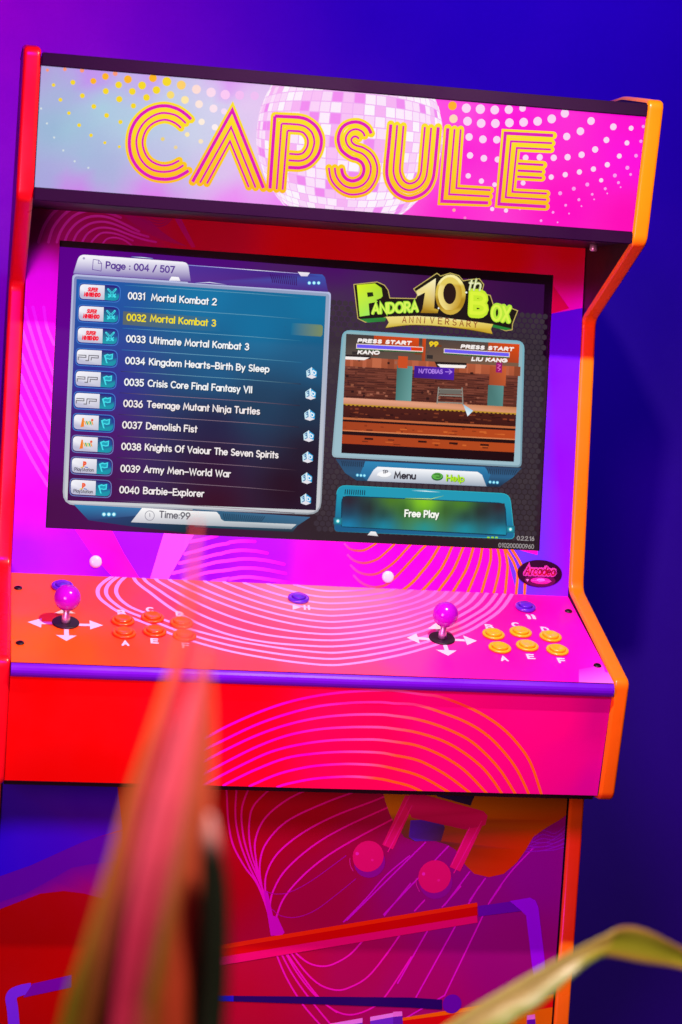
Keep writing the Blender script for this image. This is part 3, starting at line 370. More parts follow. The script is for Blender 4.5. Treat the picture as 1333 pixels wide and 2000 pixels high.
('F',3,[(-151.6,100.2),(16.9,97),(-1.1,84.1),(-7.8,74.5),(-147.5,75)],['#2c6080','#3a6c90','#34607c','#1c2c34','#0a4656']),
('F',5,[(-222.6,98.4),(-165,97.6),(-117.5,97.9),(-113,93.6),(-110.6,88),(-106.2,85.4),(-2.7,85.8),(-9.8,78.7),(-73.8,78.2),(-133.5,77.8),(-237.3,77.5)],['#fbfbfb','#f8f8f8','#f0f0f2','#e0e2e4','#ccd0d4','#c4ccd0','#d0d6d8','#8c9aa4','#a0acb4','#b8bcc4','#c8c8d0']),
('S',6,[(-108.2,96.4),(-106.5,91.1),(-105.6,87.7)],0.9,'#143048','b',0),
('S',6,[(-105.1,96.3),(-103.7,91),(-102.9,87.7)],0.9,'#143048','b',0),
('S',6,[(-101.9,96.2),(-100.8,90.9),(-100.2,87.6)],0.9,'#143048','b',0),
('S',6,[(-98.8,96.1),(-98,90.8),(-97.5,87.6)],0.9,'#143048','b',0),
('S',6,[(-95.7,96.1),(-95.1,90.7),(-94.8,87.6)],0.9,'#143048','b',0),
('S',6,[(-92.5,96),(-92.3,90.6),(-92.1,87.5)],0.9,'#143048','b',0),
('S',6,[(-89.4,95.9),(-89.4,90.5),(-89.4,87.5)],0.9,'#143048','b',0),
('S',6,[(-86.3,95.8),(-86.6,90.4),(-86.7,87.4)],0.9,'#143048','b',0),
('S',6,[(-83.1,95.8),(-83.7,90.4),(-84,87.4)],0.9,'#143048','b',0),
('S',6,[(-80,95.7),(-80.9,90.3),(-81.3,87.4)],0.9,'#143048','b',0),
('S',6,[(-76.9,95.6),(-78,90.2),(-78.6,87.3)],0.9,'#143048','b',0),
('S',6,[(-73.7,95.5),(-75.2,90.1),(-75.9,87.3)],0.9,'#143048','b',0),
('S',6,[(-70.6,95.5),(-72.3,90),(-73.2,87.2)],0.9,'#143048','b',0),
('S',6,[(-67.4,95.4),(-69.4,89.9),(-70.5,87.2)],0.9,'#143048','b',0),
('S',6,[(-64.3,95.3),(-66.6,89.8),(-67.7,87.2)],0.9,'#143048','b',0),
('S',6,[(-61.2,95.2),(-63.7,89.7),(-65,87.1)],0.9,'#143048','b',0),
('S',6,[(-58,95.2),(-60.9,89.6),(-62.3,87.1)],0.9,'#143048','b',0),
('S',6,[(-54.9,95.1),(-58,89.6),(-59.6,87)],0.9,'#143048','b',0),
('S',6,[(-51.7,95),(-55.2,89.5),(-56.9,87)],0.9,'#143048','b',0),
('S',6,[(-48.6,94.9),(-52.3,89.4),(-54.2,87)],0.9,'#143048','b',0),
('D',6,(-275.4,86.8),3.29,'#30a0c8'),
('D',7,(-275.4,86.8),2.14,'#d0fbff'),
('D',6,(-268.6,87.1),3.29,'#30a0c8'),
('D',7,(-268.6,87.1),2.14,'#d0fbff'),
('D',6,(-261.6,87.4),3.29,'#30a0c8'),
('D',7,(-261.6,87.4),2.14,'#d0fbff'),
('S',7,[(-205,88.4),(-205.4,85.8),(-206.7,83.6),(-208.7,82),(-211.1,81.4),(-213.6,81.8),(-215.8,83.1),(-217.3,85.2),(-217.9,87.7),(-217.6,90.3),(-216.3,92.6),(-214.3,94.1),(-211.8,94.7),(-209.3,94.3),(-207.1,93),(-205.6,90.9),(-205,88.4)],0.9,'#8c8c98','r',1),
('S',7,[(-211.6,91.3),(-211.1,86.6)],0.9,'#7c7c88','r',1),
('T',7,'Time:99',(-198.5,85.5),(-154.1,84.9),10.4,1.75,'#64646c',0,0),
('F',3,[(62.6,431.1),(96.3,437),(107.1,433.1),(112.8,426.2),(115.9,415.3),(153.8,417),(156.3,422.8),(149.9,430.7),(182.9,455.4),(188.5,451.6),(202.2,456.9),(215.3,454),(222.1,447.1),(231.7,449.5),(245.6,451.7),(252.5,443.9),(249.9,431.1),(263,428.9),(268,416.1),(277.7,417.6),(304.7,409.5),(298.1,390),(298.1,381.6),(288.4,379.5),(266.3,385.9),(111.6,387.5),(82.3,378.5),(71,383.2)],'#1e1812'),
('S',4,[(62.6,431.1),(96.3,437),(107.1,433.1),(112.8,426.2),(115.9,415.3),(153.8,417),(156.3,422.8),(149.9,430.7),(182.9,455.4),(188.5,451.6),(202.2,456.9),(215.3,454),(222.1,447.1),(231.7,449.5),(245.6,451.7),(252.5,443.9),(249.9,431.1),(263,428.9),(268,416.1),(277.7,417.6),(304.7,409.5),(298.1,390),(298.1,381.6),(288.4,379.5),(266.3,385.9),(111.6,387.5),(82.3,378.5),(71,383.2),(62.6,431.1)],1.2,'#c8b460','r',0),
('F',4,[(73.6,382.5),(112.6,387.5),(110.2,381.5),(85.4,378.3)],['#2c8c38','#388c38','#2a7434','#2c9040']),
('F',4,[(268.4,387.5),(297.3,383),(288.8,379.9),(266.5,383.8)],'#2a8036'),
('F',5,[(66.9,430.8),(93.2,434.7),(103.1,428.7),(105.3,417.3),(97.7,408.5),(85.5,405.6),(87.7,389),(73.4,386)],['#d8f020','#c4e828','#b4dc30','#b0d838','#b0e040','#b4e848','#a0e860','#a8ec50']),
('F',6,[(82.2,421),(90.6,422),(92,416.4),(83.6,414.4)],'#1e2a10'),
('F',5,[(95.9,411.1),(110,417.6),(116.1,414.5),(104.2,405.8)],'#201810'),
('T',7,'ANDORA',(89.8,389.4),(159.3,397.2),17.5,5,'#a4e43c',0,0),
('T',8,'ANDORA',(90.2,390),(158.9,397.8),16,2.4,'#dcf45c',0,0),
('F',6,[(153.7,427.9),(181.6,448.2),(181.2,404.5),(187.8,403.3),(186.7,398.2),(161.5,397),(164.2,403),(166.8,426.6),(156.4,420.7)],['#e8d890','#f8f0c0','#c8a030','#d0ac38','#a07818','#9a7010','#b08828','#f0dc80','#f4e8b0']),
('F',6,[(226.6,427.5),(226.3,421),(225,414.8),(222.6,409.1),(219.3,404.3),(215.2,400.6),(210.6,398.2),(205.7,397.1),(200.7,397.5),(195.9,399.3),(191.5,402.5),(187.7,406.8),(184.8,412.1),(182.8,418.1),(181.9,424.5),(182.2,431),(183.5,437.2),(185.9,442.8),(189.2,447.6),(193.2,451.3),(197.8,453.8),(202.7,454.9),(207.7,454.5),(212.6,452.7),(217,449.5),(220.7,445.2),(223.7,439.9),(225.7,433.9)],['#d8bc48','#b08820','#b08820','#b08820','#d0ac40','#d0ac40','#d0ac40','#d0ac40','#d0ac40','#d0ac40','#d0ac40','#b08820','#b08820','#b08820','#d8bc48','#d8bc48','#d8bc48','#f8eca0','#f8eca0','#f8eca0','#f8eca0','#f8eca0','#f8eca0','#f8eca0','#f8eca0','#f8eca0','#d8bc48','#d8bc48']),
('F',7,[(220.9,428.2),(220.7,422.7),(219.7,417.5),(217.8,412.8),(215.3,408.7),(212.1,405.6),(208.4,403.6),(204.6,402.7),(200.6,403.1),(196.8,404.6),(193.3,407.3),(190.3,410.9),(188,415.4),(186.5,420.4),(185.7,425.8),(185.9,431.2),(186.9,436.4),(188.8,441.2),(191.4,445.2),(194.6,448.3),(198.2,450.4),(202.1,451.2),(206,450.9),(209.8,449.4),(213.3,446.7),(216.3,443),(218.6,438.6),(220.2,433.5)],['#c49a28','#c49a28','#c49a28','#c49a28','#c49a28','#c49a28','#c49a28','#c49a28','#c49a28','#f4e088','#f4e088','#f4e088','#f4e088','#f4e088','#f4e088','#f4e088','#f4e088','#e4cc60','#e4cc60','#e4cc60','#e4cc60','#e4cc60','#e4cc60','#e4cc60','#e4cc60','#e4cc60','#c49a28','#c49a28']),
('F',8,[(212.3,428),(212.2,424.6),(211.7,421.4),(210.7,418.5),(209.3,416),(207.7,414.1),(205.7,412.8),(203.6,412.3),(201.5,412.5),(199.5,413.5),(197.6,415.2),(196,417.5),(194.7,420.3),(193.8,423.4),(193.4,426.7),(193.5,430.1),(194,433.3),(195,436.3),(196.4,438.8),(198.1,440.7),(200,441.9),(202.1,442.4),(204.2,442.2),(206.3,441.2),(208.1,439.5),(209.8,437.3),(211,434.5),(211.9,431.3)],'#2a1a14'),
('F',8,[(188.9,405.5),(188.7,404.7),(188.1,404.2),(187.3,404.2),(186.6,404.6),(186.4,405.3),(186.6,406.1),(187.2,406.6),(188,406.6),(188.6,406.2)],'#fffbe8'),
('F',8,[(228.8,430.8),(228.5,429.9),(227.8,429.3),(226.9,429.3),(226.1,429.7),(225.7,430.6),(226,431.5),(226.7,432),(227.6,432.1),(228.4,431.6)],'#f4fbf0'),
('T',7,'th',(228,433.3),(248.3,433.8),18,3.4,'#b8c478',0.2,0),
('T',8,'th',(228.4,433.9),(247.8,434.4),16,1.5,'#f0f0c8',0.2,0),
('T',6,'B',(230.8,394.8),(261.6,394.6),42,13,'#c8ea30',0,0),
('T',7,'B',(233.2,399.5),(259.6,399.6),33,5,'#dcf43c',0,0),
('T',6,'OX',(263.9,391.4),(295.7,389.2),28,8,'#b8e83c',0,0),
('T',7,'OX',(264.7,392.7),(294.3,390.4),24,3.2,'#dcf450',0,0),
('F',7,[(111.1,388.3),(157.2,392.3),(194.8,392.4),(233.7,390.1),(269.3,387.6),(266.2,380.6),(269.2,373.2),(234.3,377.3),(191.1,379.6),(148.3,378.5),(111.5,372),(116.2,380.4)],['#f0dc80','#f4e498','#f8f0c0','#f0e090','#e4cc60','#d8b840','#c8a028','#b89020','#c8a830','#d0b440','#c8b030','#e4d070']),
('S',8,[(111.5,372),(148.3,378.5),(191.1,379.6),(234.3,377.3),(269.2,373.2)],0.9,'#5a4410','b',1),
('T',9,'A',(135.3,381.1),(141.8,381),9.6,1.15,'#8a2418',0,0),
('T',9,'N',(145.4,381.5),(151.8,381.5),9.6,1.15,'#8a2418',0,0),
('T',9,'N',(156.3,381.8),(162.7,381.8),9.6,1.15,'#8a2418',0,0),
('T',9,'I',(166.9,382.2),(168.7,381.9),9.6,1.15,'#8a2418',0,0),
('T',9,'V',(175.9,382.4),(182.4,382.4),9.6,1.15,'#8a2418',0,0),
('T',9,'E',(187.7,382.5),(194.2,382.5),9.6,1.15,'#8a2418',0,0),
('T',9,'R',(198.1,382.4),(204.5,382.3),9.6,1.15,'#8a2418',0,0),
('T',9,'S',(208.9,382),(215.3,382),9.6,1.15,'#8a2418',0,0),
('T',9,'A',(219.4,381.6),(225.9,381.6),9.6,1.15,'#8a2418',0,0),
('T',9,'R',(229.8,381.2),(236.3,381.2),9.6,1.15,'#8a2418',0,0),
('T',9,'Y',(239.8,380.8),(246.3,380.8),9.6,1.15,'#8a2418',0,0),
('F',3,[(48.9,354.1),(49.9,359.2),(52.2,362.8),(56,365),(61.2,365.8),(305.2,366.5),(310.6,365.8),(314.5,363.5),(316.9,359.9),(317.8,354.7),(322.2,190.3),(321.8,187.4),(320.6,185.3),(318.5,184),(315.5,183.6),(49.7,183.6),(46.8,184),(44.8,185.2),(43.6,187.3),(43.3,190.2)],['#7ab0c0','#7ab0c0','#7ab0c0','#7ab0c0','#7ab0c0','#7ab0c0','#7ab0c0','#7ab0c0','#7ab0c0','#7ab0c0','#7898a8','#7898a8','#7898a8','#7898a8','#7898a8','#98b4c0','#98b4c0','#98b4c0','#98b4c0','#98b4c0']),
('F',4,[(51.4,354.2),(52.1,358.4),(54,361.3),(57.1,363.1),(61.3,363.7),(304.6,364.1),(309,363.5),(312.1,361.7),(314.1,358.7),(314.8,354.5),(319.8,191.3),(319.5,189),(318.6,187.4),(316.9,186.4),(314.6,186.1),(51,186.3),(48.8,186.6),(47.2,187.6),(46.3,189.2),(46,191.4)],['#8cb4bc','#8cb4bc','#8cb4bc','#8cb4bc','#8cb4bc','#8cb4bc','#8cb4bc','#8cb4bc','#8cb4bc','#8cb4bc','#9cbcc8','#9cbcc8','#9cbcc8','#9cbcc8','#9cbcc8','#9cbcc8','#9cbcc8','#9cbcc8','#9cbcc8','#9cbcc8']),
('F',5,[(55.2,360.3),(310.1,361.2),(310.5,191.1),(56.8,190.4)],'#1a0406'),
('F',6,[(55.2,360.3),(310.1,361.2),(310.2,328.9),(55.5,328)],['#3e3a38','#584840','#7a5a44','#504840']),
('F',7,[(95.5,360.4),(161.3,360.7),(161.5,340.3),(95.6,340)],['#c04818','#e04c10','#b04018','#8a4420']),
('F',7,[(166.4,360.7),(171.5,360.7),(171.7,328.4),(166.6,328.4)],['#c04818','#e04c10','#b04018','#8a4420']),
('F',7,[(263.6,361.1),(310.1,361.2),(310.2,334),(263.7,333.9)],['#c04818','#e04c10','#b04018','#8a4420']),
('F',6,[(55.5,328),(310.2,328.9),(310.2,315.3),(55.6,314.4)],['#a45434','#b85a38','#a85434','#9c4c2c']),
('F',7,[(62.8,328),(67.1,328.1),(67.3,314.5),(62.9,314.4)],'#b86040'),
('F',7,[(80.8,328.1),(86.5,328.1),(86.6,314.5),(80.9,314.5)],'#b86040'),
('F',7,[(94.8,328.2),(108.2,328.2),(108.3,314.6),(95,314.6)],'#c06844'),
('F',7,[(117.4,328.2),(126.6,328.3),(126.7,314.7),(117.5,314.6)],'#8c4428'),
('F',7,[(137,328.3),(140.2,328.3),(140.3,314.7),(137.1,314.7)],'#c06844'),
('F',7,[(152.9,328.4),(162.3,328.4),(162.4,314.8),(153,314.8)],'#b86040'),
('F',7,[(173.7,328.4),(176.9,328.4),(176.9,314.8),(173.8,314.8)],'#c06844'),
('F',7,[(190.3,328.5),(200.8,328.5),(200.9,314.9),(190.4,314.9)],'#c06844'),
('F',7,[(210.7,328.6),(222.3,328.6),(222.4,315),(210.8,315)],'#8c4428'),
('F',7,[(233.2,328.6),(235.6,328.7),(235.6,315.1),(233.3,315)],'#b86040'),
('F',7,[(246.3,328.7),(254.8,328.7),(254.9,315.1),(246.4,315.1)],'#c06844'),
('F',7,[(271.6,328.8),(279.9,328.8),(280,315.2),(271.6,315.2)],'#b86040'),
('F',7,[(291.6,328.9),(296.1,328.9),(296.2,315.3),(291.6,315.3)],'#b86040'),
('F',7,[(304,328.9),(313.2,328.9),(313.3,315.3),(304,315.3)],'#8c4428'),
('F',6,[(55.6,314.4),(310.2,315.3),(310.3,270.2),(56,269.4)],['#6a3424','#74382a','#5c2c1e','#582a1e']),
('F',7,[(55.6,313.6),(70.7,313.6),(70.7,312.3),(55.6,312.2)],'#7c4030'),
('F',7,[(74.5,313.6),(99.6,313.7),(99.6,312.4),(74.5,312.3)],'#54281c'),
('F',7,[(103.4,313.7),(128.7,313.8),(128.7,312.5),(103.4,312.4)],'#54281c'),
('F',7,[(132.5,313.8),(157.8,313.9),(157.8,312.6),(132.5,312.5)],'#54281c'),
('F',7,[(161.6,313.9),(187.1,314),(187.1,312.7),(161.6,312.6)],'#7c4030'),
('F',7,[(190.9,314),(216.4,314.1),(216.4,312.8),(190.9,312.7)],'#54281c'),
('F',7,[(220.2,314.2),(245.9,314.2),(245.9,312.9),(220.3,312.8)],'#54281c'),
('F',7,[(249.7,314.3),(275.4,314.3),(275.4,313),(249.7,312.9)],'#7c4030'),
('F',7,[(279.3,314.4),(305,314.5),(305,313.1),(279.3,313)],'#7c4030'),
('F',7,[(60,310.8),(85.2,310.9),(85.2,309.6),(60,309.5)],'#3a1814'),
('F',7,[(88.9,310.9),(114.2,311),(114.2,309.7),(89,309.6)],'#54281c'),
('F',7,[(118,311),(143.3,311.1),(143.3,309.8),(118,309.7)],'#54281c'),
('F',7,[(147.1,311.1),(172.5,311.2),(172.5,309.9),(147.1,309.8)],'#7c4030'),
('F',7,[(176.3,311.2),(201.7,311.3),(201.7,310),(176.3,309.9)],'#4a2018'),
('F',7,[(205.6,311.3),(231.1,311.4),(231.1,310.1),(205.6,310)],'#54281c'),
('F',7,[(235,311.4),(260.6,311.5),(260.6,310.2),(235,310.1)],'#7c4030'),
('F',7,[(264.5,311.6),(290.2,311.6),(290.2,310.3),(264.5,310.2)],'#4a2018'),
('F',7,[(294.1,311.7),(310.2,311.7),(310.2,310.4),(294.1,310.3)],'#54281c'),
('F',7,[(55.7,308.1),(70.7,308.1),(70.7,306.8),(55.7,306.7)],'#7c4030'),
('F',7,[(74.5,308.1),(99.7,308.2),(99.7,306.9),(74.5,306.8)],'#4a2018'),
('F',7,[(103.5,308.2),(128.7,308.3),(128.7,307),(103.5,306.9)],'#7c4030'),
('F',7,[(132.5,308.3),(157.9,308.4),(157.9,307.1),(132.5,307)],'#3a1814'),
('F',7,[(161.7,308.4),(187.1,308.5),(187.1,307.2),(161.7,307.1)],'#4a2018'),
('F',7,[(190.9,308.5),(216.4,308.6),(216.4,307.3),(190.9,307.2)],'#54281c'),
('F',7,[(220.3,308.6),(245.9,308.7),(245.9,307.4),(220.3,307.3)],'#7c4030'),
('F',7,[(249.7,308.7),(275.4,308.8),(275.4,307.5),(249.7,307.4)],'#3a1814'),
('F',7,[(279.3,308.9),(305,308.9),(305.1,307.6),(279.3,307.5)],'#7c4030'),
('F',7,[(60.1,305.3),(85.2,305.4),(85.2,304.1),(60.1,304)],'#7c4030'),
('F',7,[(89,305.4),(114.2,305.5),(114.2,304.2),(89,304.1)],'#7c4030'),
('F',7,[(118,305.5),(143.3,305.6),(143.3,304.3),(118,304.2)],'#7c4030'),
('F',7,[(147.1,305.6),(172.5,305.7),(172.5,304.4),(147.1,304.3)],'#3a1814'),
('F',7,[(176.3,305.7),(201.8,305.8),(201.8,304.5),(176.3,304.4)],'#4a2018'),
('F',7,[(205.6,305.8),(231.2,305.9),(231.2,304.6),(205.6,304.5)],'#4a2018'),
('F',7,[(235,305.9),(260.6,306),(260.6,304.7),(235,304.6)],'#3a1814'),
('F',7,[(264.5,306),(290.2,306.1),(290.2,304.8),(264.5,304.7)],'#7c4030'),
('F',7,[(294.1,306.1),(310.2,306.2),(310.2,304.8),(294.1,304.8)],'#54281c'),
('F',7,[(55.7,302.6),(70.8,302.6),(70.8,301.3),(55.7,301.2)],'#4a2018'),
('F',7,[(74.6,302.6),(99.7,302.7),(99.7,301.4),(74.6,301.3)],'#54281c'),
('F',7,[(103.5,302.7),(128.8,302.8),(128.8,301.5),(103.5,301.4)],'#7c4030'),
('F',7,[(132.6,302.8),(157.9,302.9),(157.9,301.6),(132.6,301.5)],'#3a1814'),
('F',7,[(161.7,302.9),(187.1,303),(187.1,301.7),(161.7,301.6)],'#54281c'),
('F',7,[(191,303),(216.5,303.1),(216.5,301.8),(191,301.7)],'#3a1814'),
('F',7,[(220.3,303.1),(245.9,303.2),(245.9,301.9),(220.3,301.8)],'#54281c'),
('F',7,[(249.7,303.2),(275.4,303.3),(275.4,302),(249.8,301.9)],'#7c4030'),
('F',7,[(279.3,303.3),(305.1,303.4),(305.1,302.1),(279.3,302)],'#3a1814'),
('F',7,[(60.1,299.8),(85.3,299.9),(85.3,298.6),(60.2,298.5)],'#3a1814'),
('F',7,[(89,299.9),(114.3,300),(114.3,298.7),(89.1,298.6)],'#7c4030'),
('F',7,[(118,300),(143.3,300.1),(143.3,298.8),(118.1,298.7)],'#3a1814'),
('F',7,[(147.1,300.1),(172.5,300.2),(172.5,298.9),(147.1,298.8)],'#4a2018'),
('F',7,[(176.3,300.2),(201.8,300.3),(201.8,299),(176.3,298.9)],'#54281c'),
('F',7,[(205.6,300.3),(231.2,300.4),(231.2,299.1),(205.6,299)],'#4a2018'),
('F',7,[(235,300.4),(260.7,300.5),(260.7,299.2),(235,299.1)],'#4a2018'),
('F',7,[(264.5,300.5),(290.2,300.6),(290.2,299.3),(264.5,299.2)],'#4a2018'),
('F',7,[(294.1,300.6),(310.2,300.7),(310.2,299.3),(294.1,299.3)],'#3a1814'),
('F',7,[(55.8,297.1),(70.8,297.1),(70.8,295.8),(55.8,295.7)],'#54281c'),
('F',7,[(74.6,297.1),(99.8,297.2),(99.8,295.9),(74.6,295.8)],'#54281c'),
('F',7,[(103.6,297.2),(128.8,297.3),(128.8,296),(103.6,295.9)],'#7c4030'),
('F',7,[(132.6,297.3),(157.9,297.4),(157.9,296.1),(132.6,296)],'#7c4030'),
('F',7,[(161.7,297.4),(187.2,297.5),(187.2,296.2),(161.8,296.1)],'#3a1814'),
('F',7,[(191,297.5),(216.5,297.6),(216.5,296.3),(191,296.2)],'#7c4030'),
('F',7,[(220.3,297.6),(245.9,297.7),(245.9,296.4),(220.3,296.3)],'#54281c'),
('F',7,[(249.8,297.7),(275.5,297.8),(275.5,296.5),(249.8,296.4)],'#54281c'),
('F',7,[(279.3,297.8),(305.1,297.9),(305.1,296.6),(279.3,296.5)],'#3a1814'),
('F',7,[(60.2,294.3),(85.3,294.4),(85.3,293.1),(60.2,293)],'#3a1814'),
('F',7,[(89.1,294.4),(114.3,294.5),(114.3,293.2),(89.1,293.1)],'#3a1814'),
('F',7,[(118.1,294.5),(143.4,294.6),(143.4,293.3),(118.1,293.2)],'#7c4030'),
('F',7,[(147.2,294.6),(172.6,294.7),(172.6,293.4),(147.2,293.3)],'#7c4030'),
('F',7,[(176.4,294.7),(201.8,294.8),(201.8,293.5),(176.4,293.4)],'#4a2018'),
('F',7,[(205.7,294.8),(231.2,294.9),(231.2,293.6),(205.7,293.5)],'#54281c'),
('F',7,[(235,294.9),(260.7,295),(260.7,293.7),(235.1,293.6)],'#3a1814'),
('F',7,[(264.5,295),(290.3,295.1),(290.3,293.8),(264.5,293.7)],'#54281c'),
('F',7,[(294.1,295.1),(310.2,295.2),(310.3,293.8),(294.1,293.8)],'#54281c'),
('F',7,[(55.8,291.6),(70.9,291.6),(70.9,290.3),(55.8,290.2)],'#4a2018'),
('F',7,[(74.7,291.6),(99.8,291.7),(99.8,290.4),(74.7,290.3)],'#7c4030'),
('F',7,[(103.6,291.7),(128.8,291.8),(128.9,290.4),(103.6,290.4)],'#4a2018'),
('F',7,[(132.6,291.8),(158,291.9),(158,290.5),(132.6,290.5)],'#3a1814'),
('F',7,[(161.8,291.9),(187.2,292),(187.2,290.6),(161.8,290.6)],'#7c4030'),
('F',7,[(191,292),(216.5,292.1),(216.5,290.7),(191,290.7)],'#54281c'),
('F',7,[(220.4,292.1),(245.9,292.2),(246,290.8),(220.4,290.8)],'#7c4030'),
('F',7,[(249.8,292.2),(275.5,292.3),(275.5,290.9),(249.8,290.9)],'#7c4030'),
('F',7,[(279.3,292.3),(305.1,292.4),(305.1,291),(279.3,291)],'#4a2018'),
('F',7,[(60.2,288.8),(85.4,288.9),(85.4,287.5),(60.3,287.5)],'#3a1814'),
('F',7,[(89.1,288.9),(114.3,289),(114.4,287.6),(89.1,287.6)],'#54281c'),
('F',7,[(118.1,289),(143.4,289.1),(143.4,287.7),(118.1,287.7)],'#3a1814'),
('F',7,[(147.2,289.1),(172.6,289.2),(172.6,287.8),(147.2,287.8)],'#7c4030'),
('F',7,[(176.4,289.2),(201.9,289.3),(201.9,287.9),(176.4,287.9)],'#4a2018'),
('F',7,[(205.7,289.3),(231.2,289.4),(231.2,288),(205.7,288)],'#54281c'),
('F',7,[(235.1,289.4),(260.7,289.5),(260.7,288.1),(235.1,288.1)],'#7c4030'),
('F',7,[(264.6,289.5),(290.3,289.6),(290.3,288.2),(264.6,288.2)],'#7c4030'),
('F',7,[(294.1,289.6),(310.3,289.7),(310.3,288.3),(294.1,288.3)],'#54281c'),
('F',7,[(55.9,286.1),(70.9,286.1),(70.9,284.7),(55.9,284.7)],'#7c4030'),
('F',7,[(74.7,286.1),(99.9,286.2),(99.9,284.8),(74.7,284.8)],'#3a1814'),
('F',7,[(103.6,286.2),(128.9,286.3),(128.9,284.9),(103.7,284.9)],'#7c4030'),
('F',7,[(132.7,286.3),(158,286.4),(158,285),(132.7,285)],'#3a1814'),
('F',7,[(161.8,286.4),(187.2,286.5),(187.2,285.1),(161.8,285.1)],'#3a1814'),
('F',7,[(191,286.5),(216.6,286.6),(216.6,285.2),(191.1,285.2)],'#3a1814'),
('F',7,[(220.4,286.6),(246,286.7),(246,285.3),(220.4,285.3)],'#7c4030'),
('F',7,[(249.8,286.7),(275.5,286.8),(275.5,285.4),(249.8,285.4)],'#54281c'),
('F',7,[(279.3,286.8),(305.1,286.9),(305.1,285.5),(279.4,285.5)],'#4a2018'),
('F',7,[(60.3,283.3),(85.4,283.4),(85.4,282),(60.3,282)],'#54281c'),
('F',7,[(89.2,283.4),(114.4,283.5),(114.4,282.1),(89.2,282.1)],'#54281c'),
('F',7,[(118.2,283.5),(143.5,283.6),(143.5,282.2),(118.2,282.2)],'#3a1814'),
('F',7,[(147.3,283.6),(172.6,283.7),(172.6,282.3),(147.3,282.3)],'#3a1814'),
('F',7,[(176.4,283.7),(201.9,283.8),(201.9,282.4),(176.4,282.4)],'#4a2018'),
('F',7,[(205.7,283.8),(231.3,283.9),(231.3,282.5),(205.7,282.4)],'#7c4030'),
('F',7,[(235.1,283.9),(260.7,284),(260.7,282.6),(235.1,282.5)],'#3a1814'),
('F',7,[(264.6,284),(290.3,284.1),(290.3,282.7),(264.6,282.6)],'#7c4030'),
('F',7,[(294.2,284.1),(310.3,284.2),(310.3,282.8),(294.2,282.7)],'#54281c'),
('F',7,[(55.9,280.6),(71,280.6),(71,279.2),(55.9,279.2)],'#4a2018'),
('F',7,[(74.7,280.6),(99.9,280.7),(99.9,279.3),(74.8,279.3)],'#7c4030'),
('F',7,[(103.7,280.7),(128.9,280.8),(128.9,279.4),(103.7,279.4)],'#54281c'),
('F',7,[(132.7,280.8),(158,280.9),(158.1,279.5),(132.7,279.5)],'#7c4030'),
('F',7,[(161.9,280.9),(187.3,281),(187.3,279.6),(161.9,279.5)],'#54281c'),
('F',7,[(191.1,281),(216.6,281.1),(216.6,279.7),(191.1,279.6)],'#3a1814'),
('F',7,[(220.4,281.1),(246,281.2),(246,279.8),(220.4,279.7)],'#3a1814'),
('F',7,[(249.8,281.2),(275.5,281.3),(275.5,279.9),(249.8,279.8)],'#7c4030'),
('F',7,[(279.4,281.3),(305.1,281.4),(305.1,280),(279.4,279.9)],'#7c4030'),
('F',7,[(60.3,277.8),(85.5,277.9),(85.5,276.5),(60.4,276.5)],'#54281c'),
('F',7,[(89.2,277.9),(114.4,278),(114.4,276.6),(89.2,276.6)],'#7c4030'),
('F',7,[(118.2,278),(143.5,278.1),(143.5,276.7),(118.2,276.6)],'#4a2018'),
('F',7,[(147.3,278.1),(172.7,278.2),(172.7,276.8),(147.3,276.7)],'#54281c'),
('F',7,[(176.5,278.2),(201.9,278.3),(201.9,276.9),(176.5,276.8)],'#54281c'),
('F',7,[(205.7,278.3),(231.3,278.4),(231.3,277),(205.8,276.9)],'#7c4030'),
('F',7,[(235.1,278.4),(260.7,278.5),(260.8,277.1),(235.1,277)],'#4a2018'),
('F',7,[(264.6,278.5),(290.3,278.6),(290.3,277.2),(264.6,277.1)],'#7c4030'),
('F',7,[(294.2,278.6),(310.3,278.7),(310.3,277.3),(294.2,277.2)],'#54281c'),
('F',7,[(56,275),(71,275.1),(71,273.7),(56,273.7)],'#54281c'),
('F',7,[(74.8,275.1),(100,275.2),(100,273.8),(74.8,273.8)],'#7c4030'),
('F',7,[(103.7,275.2),(129,275.3),(129,273.9),(103.7,273.8)],'#54281c'),
('F',7,[(132.8,275.3),(158.1,275.4),(158.1,274),(132.8,273.9)],'#7c4030'),
('F',7,[(161.9,275.4),(187.3,275.5),(187.3,274.1),(161.9,274)],'#4a2018'),
('F',7,[(191.1,275.5),(216.6,275.6),(216.6,274.2),(191.1,274.1)],'#3a1814'),
('F',7,[(220.4,275.6),(246,275.7),(246,274.3),(220.4,274.2)],'#3a1814'),
('F',7,[(249.9,275.7),(275.5,275.8),(275.5,274.4),(249.9,274.3)],'#7c4030'),
('F',7,[(279.4,275.8),(305.1,275.9),(305.1,274.5),(279.4,274.4)],'#7c4030'),
('F',7,[(60.4,272.3),(85.5,272.4),(85.5,271),(60.4,271)],'#3a1814'),
('F',7,[(89.3,272.4),(114.5,272.5),(114.5,271.1),(89.3,271)],'#4a2018'),
('F',7,[(118.3,272.5),(143.5,272.6),(143.5,271.2),(118.3,271.1)],'#3a1814'),
('F',7,[(147.3,272.6),(172.7,272.7),(172.7,271.3),(147.3,271.2)],'#4a2018'),
('F',7,[(176.5,272.7),(202,272.8),(202,271.4),(176.5,271.3)],'#4a2018'),
('F',7,[(205.8,272.8),(231.3,272.9),(231.3,271.5),(205.8,271.4)],'#7c4030'),
('F',7,[(235.1,272.9),(260.8,273),(260.8,271.6),(235.2,271.5)],'#4a2018'),
('F',7,[(264.6,273),(290.3,273.1),(290.3,271.7),(264.6,271.6)],'#4a2018'),
('F',7,[(294.2,273.1),(310.3,273.1),(310.3,271.8),(294.2,271.7)],'#54281c'),
